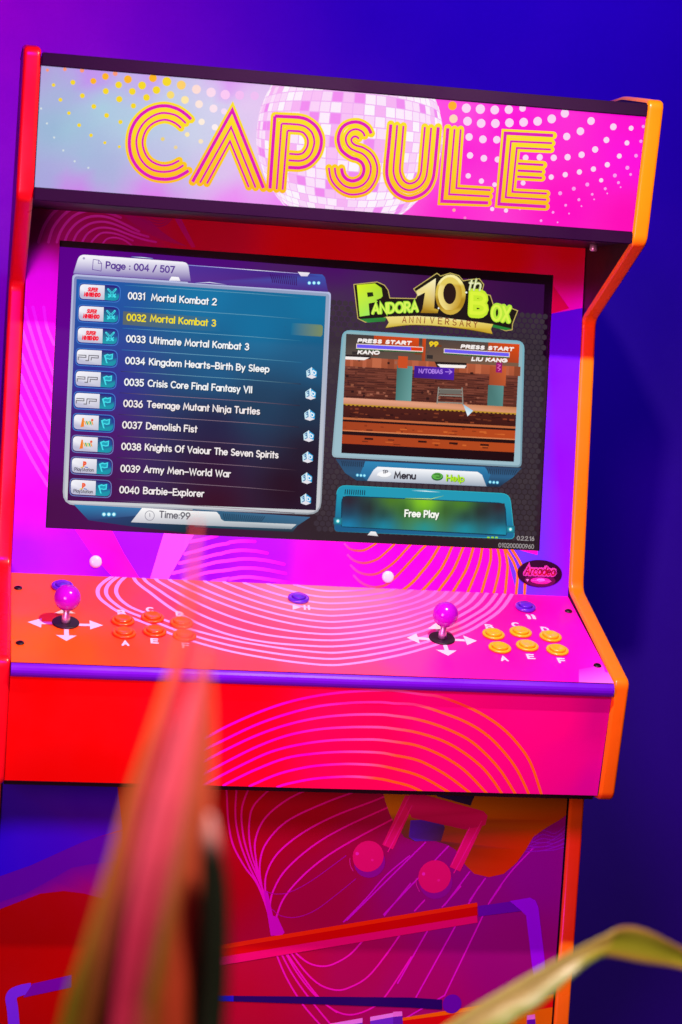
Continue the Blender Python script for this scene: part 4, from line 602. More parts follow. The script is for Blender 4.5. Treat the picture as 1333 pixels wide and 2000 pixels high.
('F',8,[(56,269.4),(310.3,270.2),(310.3,261.7),(56.1,260.9)],['#e8a488','#c07848','#d8946c','#c8886c']),
('F',8,[(56.1,260.9),(310.3,261.7),(310.3,259.2),(56.1,258.4)],'#c09028'),
('F',9,[(56.1,259.6),(59.3,259.6),(59.3,257.7),(56.1,257.7)],'#3a180c'),
('F',9,[(62.4,259.6),(65.5,259.6),(65.5,257.7),(62.4,257.7)],'#3a180c'),
('F',9,[(68.7,259.6),(71.8,259.6),(71.8,257.7),(68.7,257.7)],'#3a180c'),
('F',9,[(74.9,259.6),(78.1,259.6),(78.1,257.8),(75,257.7)],'#3a180c'),
('F',9,[(81.2,259.6),(84.4,259.6),(84.4,257.8),(81.2,257.8)],'#3a180c'),
('F',9,[(87.5,259.7),(90.6,259.7),(90.7,257.8),(87.5,257.8)],'#3a180c'),
('F',9,[(93.8,259.7),(96.9,259.7),(96.9,257.8),(93.8,257.8)],'#3a180c'),
('F',9,[(100.1,259.7),(103.2,259.7),(103.2,257.8),(100.1,257.8)],'#3a180c'),
('F',9,[(106.4,259.7),(109.5,259.7),(109.5,257.9),(106.4,257.8)],'#3a180c'),
('F',9,[(112.7,259.7),(115.8,259.7),(115.8,257.9),(112.7,257.9)],'#3a180c'),
('F',9,[(119,259.8),(122.1,259.8),(122.2,257.9),(119,257.9)],'#3a180c'),
('F',9,[(125.3,259.8),(128.5,259.8),(128.5,257.9),(125.3,257.9)],'#3a180c'),
('F',9,[(131.6,259.8),(134.8,259.8),(134.8,257.9),(131.6,257.9)],'#3a180c'),
('F',9,[(137.9,259.8),(141.1,259.8),(141.1,258),(137.9,258)],'#3a180c'),
('F',9,[(144.3,259.8),(147.4,259.9),(147.4,258),(144.3,258)],'#3a180c'),
('F',9,[(150.6,259.9),(153.8,259.9),(153.8,258),(150.6,258)],'#3a180c'),
('F',9,[(156.9,259.9),(160.1,259.9),(160.1,258),(156.9,258)],'#3a180c'),
('F',9,[(163.3,259.9),(166.4,259.9),(166.4,258),(163.3,258)],'#3a180c'),
('F',9,[(169.6,259.9),(172.8,259.9),(172.8,258.1),(169.6,258.1)],'#3a180c'),
('F',9,[(175.9,259.9),(179.1,260),(179.1,258.1),(176,258.1)],'#3a180c'),
('F',9,[(182.3,260),(185.5,260),(185.5,258.1),(182.3,258.1)],'#3a180c'),
('F',9,[(188.7,260),(191.8,260),(191.8,258.1),(188.7,258.1)],'#3a180c'),
('F',9,[(195,260),(198.2,260),(198.2,258.1),(195,258.1)],'#3a180c'),
('F',9,[(201.4,260),(204.6,260),(204.6,258.2),(201.4,258.2)],'#3a180c'),
('F',9,[(207.8,260),(210.9,260.1),(211,258.2),(207.8,258.2)],'#3a180c'),
('F',9,[(214.1,260.1),(217.3,260.1),(217.3,258.2),(214.1,258.2)],'#3a180c'),
('F',9,[(220.5,260.1),(223.7,260.1),(223.7,258.2),(220.5,258.2)],'#3a180c'),
('F',9,[(226.9,260.1),(230.1,260.1),(230.1,258.3),(226.9,258.2)],'#3a180c'),
('F',9,[(233.3,260.1),(236.5,260.1),(236.5,258.3),(233.3,258.3)],'#3a180c'),
('F',9,[(239.7,260.2),(242.9,260.2),(242.9,258.3),(239.7,258.3)],'#3a180c'),
('F',9,[(246.1,260.2),(249.3,260.2),(249.3,258.3),(246.1,258.3)],'#3a180c'),
('F',9,[(252.5,260.2),(255.7,260.2),(255.7,258.3),(252.5,258.3)],'#3a180c'),
('F',9,[(258.9,260.2),(262.1,260.2),(262.1,258.4),(258.9,258.3)],'#3a180c'),
('F',9,[(265.3,260.2),(268.5,260.2),(268.5,258.4),(265.3,258.4)],'#3a180c'),
('F',9,[(271.7,260.3),(274.9,260.3),(274.9,258.4),(271.7,258.4)],'#3a180c'),
('F',9,[(278.2,260.3),(281.4,260.3),(281.4,258.4),(278.2,258.4)],'#3a180c'),
('F',9,[(284.6,260.3),(287.8,260.3),(287.8,258.4),(284.6,258.4)],'#3a180c'),
('F',9,[(291,260.3),(294.2,260.3),(294.2,258.5),(291,258.4)],'#3a180c'),
('F',9,[(297.4,260.3),(300.7,260.4),(300.7,258.5),(297.5,258.5)],'#3a180c'),
('F',9,[(303.9,260.4),(307.1,260.4),(307.1,258.5),(303.9,258.5)],'#3a180c'),
('F',6,[(56.1,258.4),(310.3,259.2),(310.4,238.8),(56.3,238)],['#4c1c10','#481a10','#381008','#3c140c']),
('F',8,[(56.3,241.4),(310.4,242.2),(310.4,239.1),(56.3,238.3)],'#c0683c'),
('F',8,[(56.3,238.3),(310.4,239.1),(310.4,236.2),(56.4,235.4)],'#200806'),
('F',6,[(56.4,235.4),(310.4,236.2),(310.5,204.8),(56.6,204)],['#a04018','#b84818','#b44818','#a83c14']),
('F',8,[(219.4,211.9),(225.1,211.9),(225.1,210.8),(219.4,210.8)],'#6c2810'),
('F',8,[(91.1,226),(100.2,226.1),(100.3,224),(91.1,224)],'#6c2810'),
('F',8,[(283.8,230.4),(294.9,230.5),(294.9,228.8),(283.8,228.8)],'#d06428'),
('F',8,[(58.9,228.1),(61.7,228.2),(61.7,227),(58.9,227)],'#8a3412'),
('F',8,[(60.3,219.4),(63.1,219.4),(63.1,217.5),(60.3,217.4)],'#c85c24'),
('F',8,[(272.3,221.1),(280.4,221.1),(280.4,219.9),(272.3,219.9)],'#8a3412'),
('F',8,[(231.3,235),(234.8,235),(234.8,233.1),(231.3,233.1)],'#8a3412'),
('F',8,[(176.2,223.5),(185.9,223.5),(185.9,221.8),(176.2,221.7)],'#8a3412'),
('F',8,[(229.5,219.6),(233.7,219.7),(233.7,218.1),(229.5,218.1)],'#6c2810'),
('F',8,[(192,210),(197.4,210),(197.4,208),(192,208)],'#6c2810'),
('F',8,[(257,232.7),(267,232.8),(267,230.7),(257,230.6)],'#d06428'),
('F',8,[(212.6,226.4),(224,226.5),(224,225.1),(212.6,225)],'#8a3412'),
('F',8,[(134.9,225.8),(145.7,225.8),(145.7,223.5),(134.9,223.5)],'#c85c24'),
('F',8,[(123.5,213.8),(132.4,213.8),(132.5,211.8),(123.5,211.8)],'#6c2810'),
('F',8,[(262.5,210.4),(270.8,210.4),(270.8,208.1),(262.5,208.1)],'#6c2810'),
('F',8,[(131.4,207),(141.8,207.1),(141.8,206),(131.4,206)],'#6c2810'),
('F',8,[(84.7,224.1),(87.4,224.2),(87.5,222.4),(84.7,222.4)],'#d06428'),
('F',8,[(246.2,232.7),(252.1,232.7),(252.1,231.2),(246.2,231.2)],'#8a3412'),
('F',8,[(232.9,212),(238.5,212),(238.5,209.8),(233,209.7)],'#d06428'),
('F',8,[(204,229.6),(209.9,229.6),(210,227.3),(204,227.3)],'#d06428'),
('F',8,[(263.5,230.6),(268.2,230.6),(268.2,229.5),(263.5,229.5)],'#d06428'),
('F',8,[(121,221.8),(127.3,221.8),(127.3,219.8),(121,219.8)],'#8a3412'),
('F',8,[(165.8,228.3),(173.3,228.4),(173.3,227.1),(165.8,227)],'#c85c24'),
('F',8,[(89,219.4),(93.8,219.4),(93.8,218.1),(89,218.1)],'#8a3412'),
('F',8,[(188,218.2),(199.1,218.2),(199.1,215.9),(188,215.9)],'#c85c24'),
('F',8,[(279.3,230.2),(287.6,230.2),(287.6,229.1),(279.3,229.1)],'#c85c24'),
('F',8,[(282.6,221.8),(291.1,221.8),(291.1,220.5),(282.6,220.5)],'#6c2810'),
('F',8,[(188.4,212.8),(199.8,212.8),(199.8,210.7),(188.4,210.6)],'#c85c24'),
('F',8,[(111.7,231.3),(116.3,231.3),(116.3,229.7),(111.7,229.7)],'#8a3412'),
('F',8,[(140,229.7),(150.2,229.7),(150.2,228.2),(140,228.2)],'#d06428'),
('F',8,[(88,232.4),(91.9,232.4),(91.9,230),(88.1,230)],'#8a3412'),
('F',8,[(133,220.7),(136.3,220.7),(136.3,218.8),(133,218.8)],'#d06428'),
('F',8,[(270.4,224.5),(274.5,224.5),(274.5,223),(270.4,223)],'#c85c24'),
('F',8,[(141.4,226.2),(145.1,226.2),(145.1,224),(141.4,224)],'#8a3412'),
('F',8,[(158.3,229.5),(161,229.5),(161.1,227.7),(158.3,227.7)],'#8a3412'),
('F',8,[(216.1,230.9),(224.2,231),(224.2,229.9),(216.1,229.8)],'#6c2810'),
('F',8,[(72.7,224.7),(81.2,224.7),(81.3,223.3),(72.7,223.3)],'#8a3412'),
('F',8,[(119.8,210.1),(130.8,210.1),(130.8,208.7),(119.8,208.7)],'#c85c24'),
('F',8,[(257.1,223.3),(261.3,223.3),(261.3,221.4),(257.1,221.4)],'#8a3412'),
('F',8,[(258.8,211.5),(270.1,211.5),(270.1,210.2),(258.8,210.2)],'#c85c24'),
('F',8,[(85.9,209.2),(94.4,209.3),(94.4,207.8),(85.9,207.8)],'#6c2810'),
('F',8,[(147.1,231.7),(150,231.7),(150,230.4),(147.1,230.4)],'#6c2810'),
('F',8,[(143,222.6),(146,222.6),(146,220.6),(143,220.6)],'#8a3412'),
('F',8,[(211.3,228.3),(219.6,228.3),(219.6,227.1),(211.3,227.1)],'#d06428'),
('F',8,[(56.5,223.5),(310.4,224.3),(310.4,222.6),(56.5,221.8)],'#d88050'),
('F',8,[(56.5,221.8),(310.4,222.6),(310.4,217.5),(56.5,216.7)],'#1c0806'),
('F',9,[(89.1,214),(101.7,214),(101.7,211.3),(89.2,211.2)],'#2c0c06'),
('F',9,[(167.4,214.2),(180,214.2),(180.1,211.5),(167.4,211.5)],'#2c0c06'),
('F',9,[(213.1,214.3),(225.8,214.4),(225.9,211.6),(213.1,211.6)],'#2c0c06'),
('F',9,[(259.1,214.5),(271.9,214.5),(271.9,211.8),(259.1,211.7)],'#2c0c06'),
('F',8,[(131.2,319.8),(154,319.9),(154.4,261.2),(131.6,261.2)],['#3c6c68','#5a9490','#6aa09c','#4a807c']),
('F',9,[(132.3,333.4),(146.3,333.4),(146.4,316.4),(132.5,316.4)],'#c84c1c'),
('F',8,[(266.4,299.9),(289.6,299.9),(289.7,260),(266.6,259.9)],['#44706c','#5c908c','#508480','#487874']),
('F',8,[(267.6,327.1),(292.1,327.2),(292.2,300),(267.7,299.9)],['#a84c28','#cc6030','#b8542c','#9c4424']),
('F',9,[(276.6,333.1),(285.6,333.1),(285.7,318.6),(276.7,318.6)],'#98106c'),
('S',10,[(279.2,329.7),(283.1,328.8),(279.2,325.4),(283.1,323.7),(280.5,321.2)],1,'#e870c0','r',1),
('F',10,[(156.5,320.7),(215.1,320.9),(215.2,303.9),(156.6,303.7)],['#3c1290','#5018b0','#4818a4','#381080']),
('T',11,'N/TOBIAS',(162.9,310.6),(198.6,311.5),6.6,1.3,'#b080e8',0,0),
('S',11,[(202.4,314.9),(211.3,315.3)],1.1,'#b888ec','r',1),
('S',11,[(207.4,318.4),(211.8,315.3),(207.5,311.9)],1.1,'#b888ec','b',0),
('F',9,[(185.7,328.5),(233,329.5),(233,322.7),(189.6,320.8)],'#1c1210'),
('F',10,[(189.6,325.1),(233,326.1),(230.4,321.8),(194.7,320.7)],'#f8f0ea'),
('F',9,[(55.5,330.6),(91.9,331.5),(92,326.4),(55.5,325.5)],'#1c1414'),
('F',10,[(55.5,328),(90.7,328.6),(83.2,324.4),(55.5,323.8)],'#f4eeea'),
('S',9,[(193.6,289.4),(228,290.4)],1.7,'#8c8a80','b',0),
('S',9,[(193.6,284.3),(228.1,285.3)],1.7,'#8c8a80','b',0),
('S',9,[(192.4,270.7),(230.7,271.2)],1.7,'#8c8a80','b',0),
('S',9,[(193.6,292.8),(192.4,268.2)],1.7,'#8c8a80','b',0),
('S',9,[(228,293.8),(230.7,268.3)],1.7,'#8c8a80','b',0),
('S',9,[(194.9,280.9),(228.1,281.4)],1.7,'#8c8a80','b',0),
('F',9,[(194.9,289.4),(226.8,289.9),(226.8,283.6),(194.9,283)],'#6a6860'),
('F',10,[(230.7,270),(246.1,261.5),(238.4,253)],['#a0c0d0','#a8d4ec','#f0f8fc']),
('F',10,[(70.4,347.3),(167.8,348.5),(167.8,341.3),(70.4,340.1)],'#f0dcd0'),
('F',11,[(71.4,346.2),(150,347.2),(150,342.3),(71.4,341.3)],'#6a58f4'),
('F',11,[(150,347.2),(166.8,347.4),(166.8,342.5),(150,342.3)],'#e03c08'),
('F',10,[(198.3,348.4),(295.9,348.4),(295.9,341.6),(198.4,341.6)],'#f0dcd0'),
('F',11,[(199.4,347.4),(294.9,347.4),(294.9,342.6),(199.4,342.6)],'#6a58f4'),
('F',10,[(70.4,340.1),(167.8,341.3),(167.8,339.6),(70.5,338.4)],'#1c6030'),
('F',10,[(198.4,341.6),(295.9,341.6),(295.9,339.9),(198.4,339.9)],'#1c6030'),
('T',12,'PRESS START',(71.6,348.8),(150,349.8),6,1.75,'#fbf4f0',0.25,0),
('T',12,'PRESS START',(222.6,349.7),(301.1,350.3),6,1.75,'#fbf4f0',0.25,0),
('T',12,'KANO',(72.5,332.1),(104.5,333.3),6,1.75,'#fbf4f0',0.25,0),
('T',12,'LIU KANG',(239.4,332.7),(292.1,333.5),6,1.75,'#fbf4f0',0.25,0),
('T',12,'99',(176.2,349.2),(190.2,349.9),8,2.4,'#f0cc20',0,0),
('F',8,[(85,282.6),(87.5,282.6),(87.5,281.2),(85,281.2)],'#8c5038'),
('F',8,[(115.7,276.3),(119.7,276.3),(119.7,274),(115.7,274)],'#a0604a'),
('F',8,[(116.8,303),(118.5,303),(118.5,300.2),(116.8,300.1)],'#401a12'),
('F',8,[(80.4,285.5),(83.8,285.5),(83.9,282.8),(80.4,282.8)],'#8c5038'),
('F',8,[(176.2,276.6),(180.5,276.7),(180.5,273.1),(176.2,273.1)],'#2c120e'),
('F',8,[(239,316.5),(243.6,316.6),(243.6,314.1),(239,314.1)],'#2c120e'),
('F',8,[(193.6,279.6),(196.5,279.6),(196.5,278.3),(193.6,278.3)],'#a0604a'),
('F',8,[(74.5,324),(76.9,324),(76.9,322.2),(74.5,322.2)],'#401a12'),
('F',8,[(117.8,288),(119.7,288),(119.7,286.7),(117.8,286.7)],'#8c5038'),
('F',8,[(183.4,285.5),(185.3,285.5),(185.3,281.4),(183.4,281.4)],'#2c120e'),
('F',8,[(204.6,272.6),(206.2,272.6),(206.2,269.8),(204.6,269.8)],'#8c5038'),
('F',8,[(66.5,280),(70.3,280),(70.4,277.2),(66.5,277.1)],'#2c120e'),
('F',8,[(179,282.9),(183.3,282.9),(183.3,280.8),(179,280.8)],'#8c5038'),
('F',8,[(233,300.2),(235.8,300.3),(235.8,296.8),(233,296.8)],'#a0604a'),
('F',8,[(248.2,278.9),(250.7,278.9),(250.7,276.8),(248.2,276.8)],'#401a12'),
('F',8,[(65.4,289.7),(69.5,289.7),(69.5,285.9),(65.4,285.9)],'#8c5038'),
('F',8,[(178.9,295.1),(182.4,295.1),(182.4,292.2),(178.9,292.2)],'#401a12'),
('F',8,[(192.7,277.3),(196.9,277.4),(196.9,275.4),(192.7,275.4)],'#a0604a'),
('F',8,[(240.6,275),(243.2,275),(243.2,272.9),(240.6,272.9)],'#a0604a'),
('F',8,[(60.7,292.6),(62.5,292.6),(62.5,289.4),(60.7,289.4)],'#401a12'),
('F',8,[(215.8,280.9),(219.1,281),(219.1,278.8),(215.8,278.8)],'#2c120e'),
('F',8,[(108.2,314.4),(112.4,314.4),(112.4,313.2),(108.2,313.1)],'#401a12'),
('F',8,[(188,303),(190.2,303),(190.3,299.1),(188,299.1)],'#401a12'),
('F',8,[(59.4,312.8),(63.5,312.8),(63.6,311),(59.5,311)],'#8c5038'),
('F',8,[(112.6,280.1),(116.4,280.1),(116.4,278.7),(112.6,278.7)],'#a0604a'),
('F',8,[(81.2,314.4),(85,314.4),(85,313),(81.2,313)],'#a0604a'),
('F',8,[(168.7,284.6),(170.7,284.7),(170.7,281.3),(168.7,281.3)],'#2c120e'),
('F',8,[(116.9,323.9),(120.2,323.9),(120.3,320.7),(117,320.7)],'#2c120e'),
('F',8,[(127.4,325.7),(131,325.7),(131,321.4),(127.4,321.4)],'#a0604a'),
('F',8,[(70.6,315.1),(74.5,315.1),(74.5,312),(70.6,312)],'#8c5038'),
('F',8,[(126.9,282),(131.1,282),(131.1,279.7),(126.9,279.7)],'#8c5038'),
('F',8,[(228.7,323.9),(233.3,323.9),(233.3,322.2),(228.7,322.2)],'#401a12'),
('F',8,[(103.1,280.5),(107.3,280.5),(107.3,277.2),(103.1,277.2)],'#a0604a'),
('F',8,[(83.8,275.1),(86.7,275.1),(86.7,272.1),(83.8,272)],'#2c120e'),
('F',8,[(93.8,277.4),(97.7,277.4),(97.7,275.2),(93.8,275.1)],'#a0604a'),
('F',8,[(248.1,273.4),(251.1,273.4),(251.1,272.2),(248.1,272.2)],'#401a12'),
('F',8,[(232.6,272.8),(236.9,272.8),(236.9,269.1),(232.6,269.1)],'#a0604a'),
('F',8,[(76.9,280.1),(80.9,280.1),(81,276),(76.9,276)],'#a0604a'),
('F',8,[(71,306.1),(72.8,306.1),(72.9,303.7),(71,303.7)],'#401a12'),
('F',8,[(250.2,295.6),(252.6,295.6),(252.6,293.2),(250.2,293.2)],'#2c120e'),
('F',8,[(57.5,302.4),(61.6,302.4),(61.6,298.2),(57.6,298.2)],'#2c120e'),
('F',8,[(176.9,286.8),(179.9,286.8),(180,283.5),(176.9,283.5)],'#a0604a'),
('F',8,[(250.3,280.9),(254.3,280.9),(254.4,279.8),(250.3,279.8)],'#a0604a'),
('F',8,[(59.4,271.8),(61.5,271.8),(61.6,269.5),(59.4,269.4)],'#2c120e'),
('F',8,[(89.1,276.2),(93.4,276.2),(93.4,273.2),(89.2,273.2)],'#8c5038'),
('F',8,[(198.6,299.4),(201.3,299.4),(201.3,297.2),(198.6,297.2)],'#8c5038'),
('F',8,[(82.3,277.8),(86.6,277.8),(86.6,276.4),(82.3,276.3)],'#2c120e'),
('F',8,[(114.4,255.9),(118.5,255.9),(118.6,254.2),(114.4,254.2)],'#6c3018'),
('F',8,[(250.3,250.7),(257.8,250.7),(257.8,248.6),(250.3,248.6)],'#6c3018'),
('F',8,[(242.4,247.4),(245.1,247.4),(245.1,246.3),(242.4,246.3)],'#2c0c06'),
('F',8,[(268.3,249.6),(273.8,249.6),(273.8,247.6),(268.3,247.6)],'#6c3018'),
('F',8,[(165.4,252.6),(168,252.6),(168.1,251.5),(165.4,251.5)],'#843c20'),
('F',8,[(297.1,250.2),(301.6,250.2),(301.6,248.3),(297.1,248.3)],'#2c0c06'),
('F',8,[(205.7,243.9),(209.4,243.9),(209.4,241.6),(205.7,241.6)],'#843c20'),
('F',8,[(66.2,255.3),(69.5,255.3),(69.5,252.9),(66.2,252.9)],'#6c3018'),
('F',8,[(224.7,248),(229.2,248),(229.2,246.6),(224.8,246.6)],'#2c0c06'),
('F',8,[(280.5,254.4),(287.2,254.4),(287.2,253),(280.5,252.9)],'#2c0c06'),
('F',8,[(73.4,255.6),(78.4,255.6),(78.4,253.2),(73.4,253.2)],'#843c20'),
('F',8,[(255.9,256.4),(259.7,256.5),(259.7,254.8),(255.9,254.8)],'#2c0c06'),
('F',8,[(73.1,250.3),(78.4,250.3),(78.4,248.1),(73.2,248.1)],'#843c20'),
('F',8,[(188.8,255.3),(195.5,255.3),(195.5,253.4),(188.8,253.4)],'#843c20'),
('F',8,[(300.3,252.6),(307.5,252.7),(307.5,250.3),(300.3,250.3)],'#843c20'),
('F',8,[(93.8,244.6),(99.7,244.6),(99.7,242.9),(93.8,242.9)],'#2c0c06'),
('F',8,[(103.9,256.5),(109.6,256.5),(109.7,255.5),(103.9,255.5)],'#843c20'),
('F',8,[(88.5,247.9),(91.7,248),(91.7,246.6),(88.5,246.6)],'#843c20'),
('F',8,[(230.3,256.6),(235.2,256.6),(235.2,255.1),(230.3,255.1)],'#6c3018'),
('F',8,[(200.8,246.8),(203.7,246.8),(203.7,244.7),(200.8,244.6)],'#843c20'),
('F',8,[(173.2,245.5),(177.6,245.5),(177.6,243.8),(173.2,243.8)],'#2c0c06'),
('F',8,[(71.4,249.3),(74.8,249.3),(74.8,248),(71.4,248)],'#843c20'),
('F',8,[(242.7,245.3),(248.3,245.3),(248.3,243.2),(242.7,243.2)],'#843c20'),
('F',8,[(140,251.5),(144.2,251.5),(144.2,250.1),(140,250.1)],'#2c0c06'),
('F',8,[(261.4,250.2),(267.7,250.2),(267.7,248.4),(261.4,248.4)],'#6c3018'),
('F',8,[(80.5,248.5),(86.2,248.5),(86.2,246.8),(80.5,246.8)],'#6c3018'),
('F',8,[(123.4,249.6),(129.3,249.6),(129.3,247.4),(123.4,247.3)],'#2c0c06'),
('F',8,[(68.1,248.4),(73.5,248.4),(73.5,246.4),(68.1,246.4)],'#6c3018'),
('F',8,[(247,249.1),(252.6,249.1),(252.6,248.1),(247,248.1)],'#2c0c06'),
('F',8,[(66.7,247.9),(74.1,247.9),(74.2,246.3),(66.8,246.3)],'#2c0c06'),
('F',8,[(93.6,244.2),(100.8,244.3),(100.8,242.5),(93.6,242.5)],'#2c0c06'),
('F',8,[(206.1,243.8),(210,243.8),(210,241.9),(206.1,241.9)],'#843c20'),
('F',8,[(131.9,246.2),(137.2,246.2),(137.3,244.2),(131.9,244.2)],'#843c20'),
('F',8,[(226,254.4),(232.5,254.4),(232.5,252.7),(226,252.6)],'#843c20'),
('F',8,[(270.7,257),(277.9,257),(277.9,255.3),(270.7,255.3)],'#2c0c06'),
('F',8,[(187.7,249.8),(194.2,249.9),(194.2,248.1),(187.8,248.1)],'#6c3018'),
('F',8,[(174.4,253.8),(178.4,253.8),(178.4,252.5),(174.4,252.5)],'#2c0c06'),
('F',8,[(145.2,252.1),(151.2,252.1),(151.3,250.7),(145.3,250.7)],'#6c3018'),
('F',8,[(273.9,253.7),(280.5,253.7),(280.5,252.2),(273.9,252.2)],'#2c0c06'),
('F',8,[(65.6,244.3),(68.7,244.3),(68.7,241.9),(65.6,241.9)],'#2c0c06'),
('F',8,[(152.1,251.9),(155.6,251.9),(155.6,250.9),(152.1,250.9)],'#2c0c06'),
('F',8,[(90.3,246.7),(94.9,246.7),(95,245.5),(90.4,245.5)],'#2c0c06'),
('F',8,[(186.6,245.8),(192.2,245.8),(192.2,244.3),(186.6,244.2)],'#2c0c06'),
('F',8,[(118.6,248.6),(124.6,248.7),(124.6,247.2),(118.6,247.2)],'#843c20'),
('F',8,[(245.3,256),(250,256.1),(250,254.2),(245.3,254.2)],'#843c20'),
('F',8,[(232.3,248.2),(239.9,248.3),(239.9,246.3),(232.3,246.3)],'#2c0c06'),
('F',8,[(240.2,256.1),(244.8,256.1),(244.8,253.9),(240.2,253.9)],'#843c20'),
('F',8,[(290.6,253),(297,253),(297,250.8),(290.6,250.8)],'#843c20'),
('F',8,[(73.9,243.2),(77.9,243.2),(78,240.9),(73.9,240.8)],'#6c3018'),
('F',8,[(110.6,243.7),(115.9,243.7),(115.9,242.3),(110.6,242.3)],'#6c3018'),
('F',7,[(213.9,349),(219.3,349),(219.3,346.8),(213.9,346.7)],'#743c20'),
('F',7,[(95.6,345.1),(107,345.1),(107,342),(95.6,342)],'#2c2826'),
('F',7,[(156,340),(167.9,340.1),(167.9,337.2),(156.1,337.1)],'#743c20'),
('F',7,[(105.5,341.3),(110.8,341.3),(110.8,338.1),(105.5,338.1)],'#2c2826'),
('F',7,[(155,350.7),(166,350.7),(166.1,348.2),(155,348.2)],'#6a5a48'),
('F',7,[(227.4,339.7),(238.6,339.7),(238.6,337.4),(227.4,337.4)],'#6a5a48'),
('F',7,[(187,353),(195.1,353),(195.1,350.2),(187,350.1)],'#743c20'),
('F',7,[(276.8,358.6),(289.2,358.7),(289.2,356.6),(276.8,356.6)],'#584840'),
('F',7,[(229.6,353.2),(241.5,353.2),(241.5,349.5),(229.7,349.4)],'#6a5a48'),
('F',7,[(95.6,335),(102.5,335),(102.5,331.6),(95.7,331.6)],'#743c20'),
('F',7,[(174,337.6),(182.8,337.6),(182.9,332.3),(174.1,332.3)],'#2c2826'),
('F',7,[(65,335.7),(75.9,335.7),(75.9,331.6),(65.1,331.6)],'#2c2826'),
('F',7,[(244.4,343.1),(255.3,343.2),(255.3,339.5),(244.5,339.5)],'#2c2826'),
('F',7,[(234,347.8),(240.8,347.8),(240.8,342.4),(234,342.4)],'#6a5a48'),
('F',7,[(232.6,352.9),(239.5,352.9),(239.5,348.8),(232.6,348.7)],'#743c20'),
('F',7,[(204.9,357.7),(216.3,357.7),(216.3,355.4),(204.9,355.3)],'#584840'),
('F',7,[(143.1,357.2),(155.6,357.2),(155.7,353.6),(143.2,353.6)],'#743c20'),
('F',7,[(267.4,349.6),(274.6,349.6),(274.6,345.3),(267.4,345.3)],'#584840'),
('F',7,[(204.4,345),(212.7,345),(212.8,340.8),(204.4,340.7)],'#2c2826'),
('F',7,[(122.8,337.2),(133.6,337.3),(133.6,333.7),(122.8,333.7)],'#584840'),
('F',7,[(285.3,342.1),(294.6,342.1),(294.6,337.4),(285.3,337.4)],'#2c2826'),
('F',7,[(169.8,342.5),(177,342.5),(177,340),(169.8,340)],'#584840'),
('F',7,[(251.8,347),(260.9,347.1),(260.9,344.4),(251.8,344.4)],'#743c20'),
('F',7,[(231,350),(242.5,350),(242.5,345.8),(231,345.8)],'#6a5a48'),
('F',3,[(48.9,181.4),(322.9,182.9),(310.4,168.9),(290.7,153.9),(265.6,153.3),(80.8,152.3),(63.9,162)],['#284868','#284868','#2c5c84','#142c44','#245c80','#1c4868','#28587c']),
('F',4,[(92.3,180.5),(267.7,181.4),(276.7,170.7),(271.5,153.6),(96,152.6),(85.1,160.8)],['#2c88b8','#2c80b0','#2470a0','#1c5880','#1c5880','#2470a0']),
('S',5,[(57.9,179.2),(59.9,171.9)],0.8,'#16202c','b',0),
('S',5,[(60.8,179.2),(62.6,171.9)],0.8,'#16202c','b',0),
('S',5,[(63.7,179.2),(65.3,172)],0.8,'#16202c','b',0),
('S',5,[(66.7,179.1),(68,172)],0.8,'#16202c','b',0),
('S',5,[(69.6,179.1),(70.7,172)],0.8,'#16202c','b',0),
('S',5,[(72.5,179.1),(73.3,172)],0.8,'#16202c','b',0),
('S',5,[(75.4,179.1),(76,172.1)],0.8,'#16202c','b',0),
('S',5,[(78.4,179.1),(78.7,172.1)],0.8,'#16202c','b',0),
('S',5,[(81.3,179.1),(81.4,172.1)],0.8,'#16202c','b',0),
('S',5,[(84.2,179.1),(84.1,172.1)],0.8,'#16202c','b',0),
('S',5,[(87.2,179.1),(86.8,172.2)],0.8,'#16202c','b',0),
('S',5,[(90.1,179.1),(89.5,172.2)],0.8,'#16202c','b',0),
('S',5,[(271.4,179.3),(274.2,171.5)],0.8,'#16202c','b',0),
('S',5,[(274.8,179.3),(277.1,171.5)],0.8,'#16202c','b',0),
('S',5,[(278.1,179.3),(280,171.6)],0.8,'#16202c','b',0),
('S',5,[(281.5,179.3),(282.8,171.6)],0.8,'#16202c','b',0),
('S',5,[(284.8,179.3),(285.7,171.7)],0.8,'#16202c','b',0),
('S',5,[(288.2,179.3),(288.6,171.8)],0.8,'#16202c','b',0),
('S',5,[(291.6,179.3),(291.5,171.8)],0.8,'#16202c','b',0),
('S',5,[(294.9,179.3),(294.4,171.9)],0.8,'#16202c','b',0),
('S',5,[(298.3,179.4),(297.2,171.9)],0.8,'#16202c','b',0),
('S',5,[(301.7,179.4),(300.1,172)],0.8,'#16202c','b',0),
('S',5,[(305,179.4),(303,172)],0.8,'#16202c','b',0),
('S',5,[(308.4,179.4),(305.9,172.1)],0.8,'#16202c','b',0),
('S',5,[(311.8,179.4),(308.8,172.1)],0.8,'#16202c','b',0),
('S',5,[(315.1,179.4),(311.7,172.2)],0.8,'#16202c','b',0),
('F',6,[(96,152.6),(104.6,168.7),(110.2,173.6),(257.3,173.9),(264,170),(271.5,153.6)],['#b0b8c8','#e8ecf4','#fbfbfd','#fbfbfb','#e8ecf0','#9ca8b8']),
('D',6,(81.6,160.1),2.57,'#2c8cc0'),
('D',7,(81.6,160.1),1.64,'#a8f4ff'),
('D',6,(86.7,159.9),2.57,'#2c8cc0'),
('D',7,(86.7,159.9),1.64,'#a8f4ff'),
('D',6,(91.7,160),2.57,'#2c8cc0'),
('D',7,(91.7,160),1.64,'#a8f4ff'),
('D',6,(276.5,160.2),2.57,'#2c8cc0'),
('D',7,(276.5,160.2),1.64,'#a8f4ff'),
('D',6,(282,160),2.57,'#2c8cc0'),
('D',7,(282,160),1.64,'#a8f4ff'),
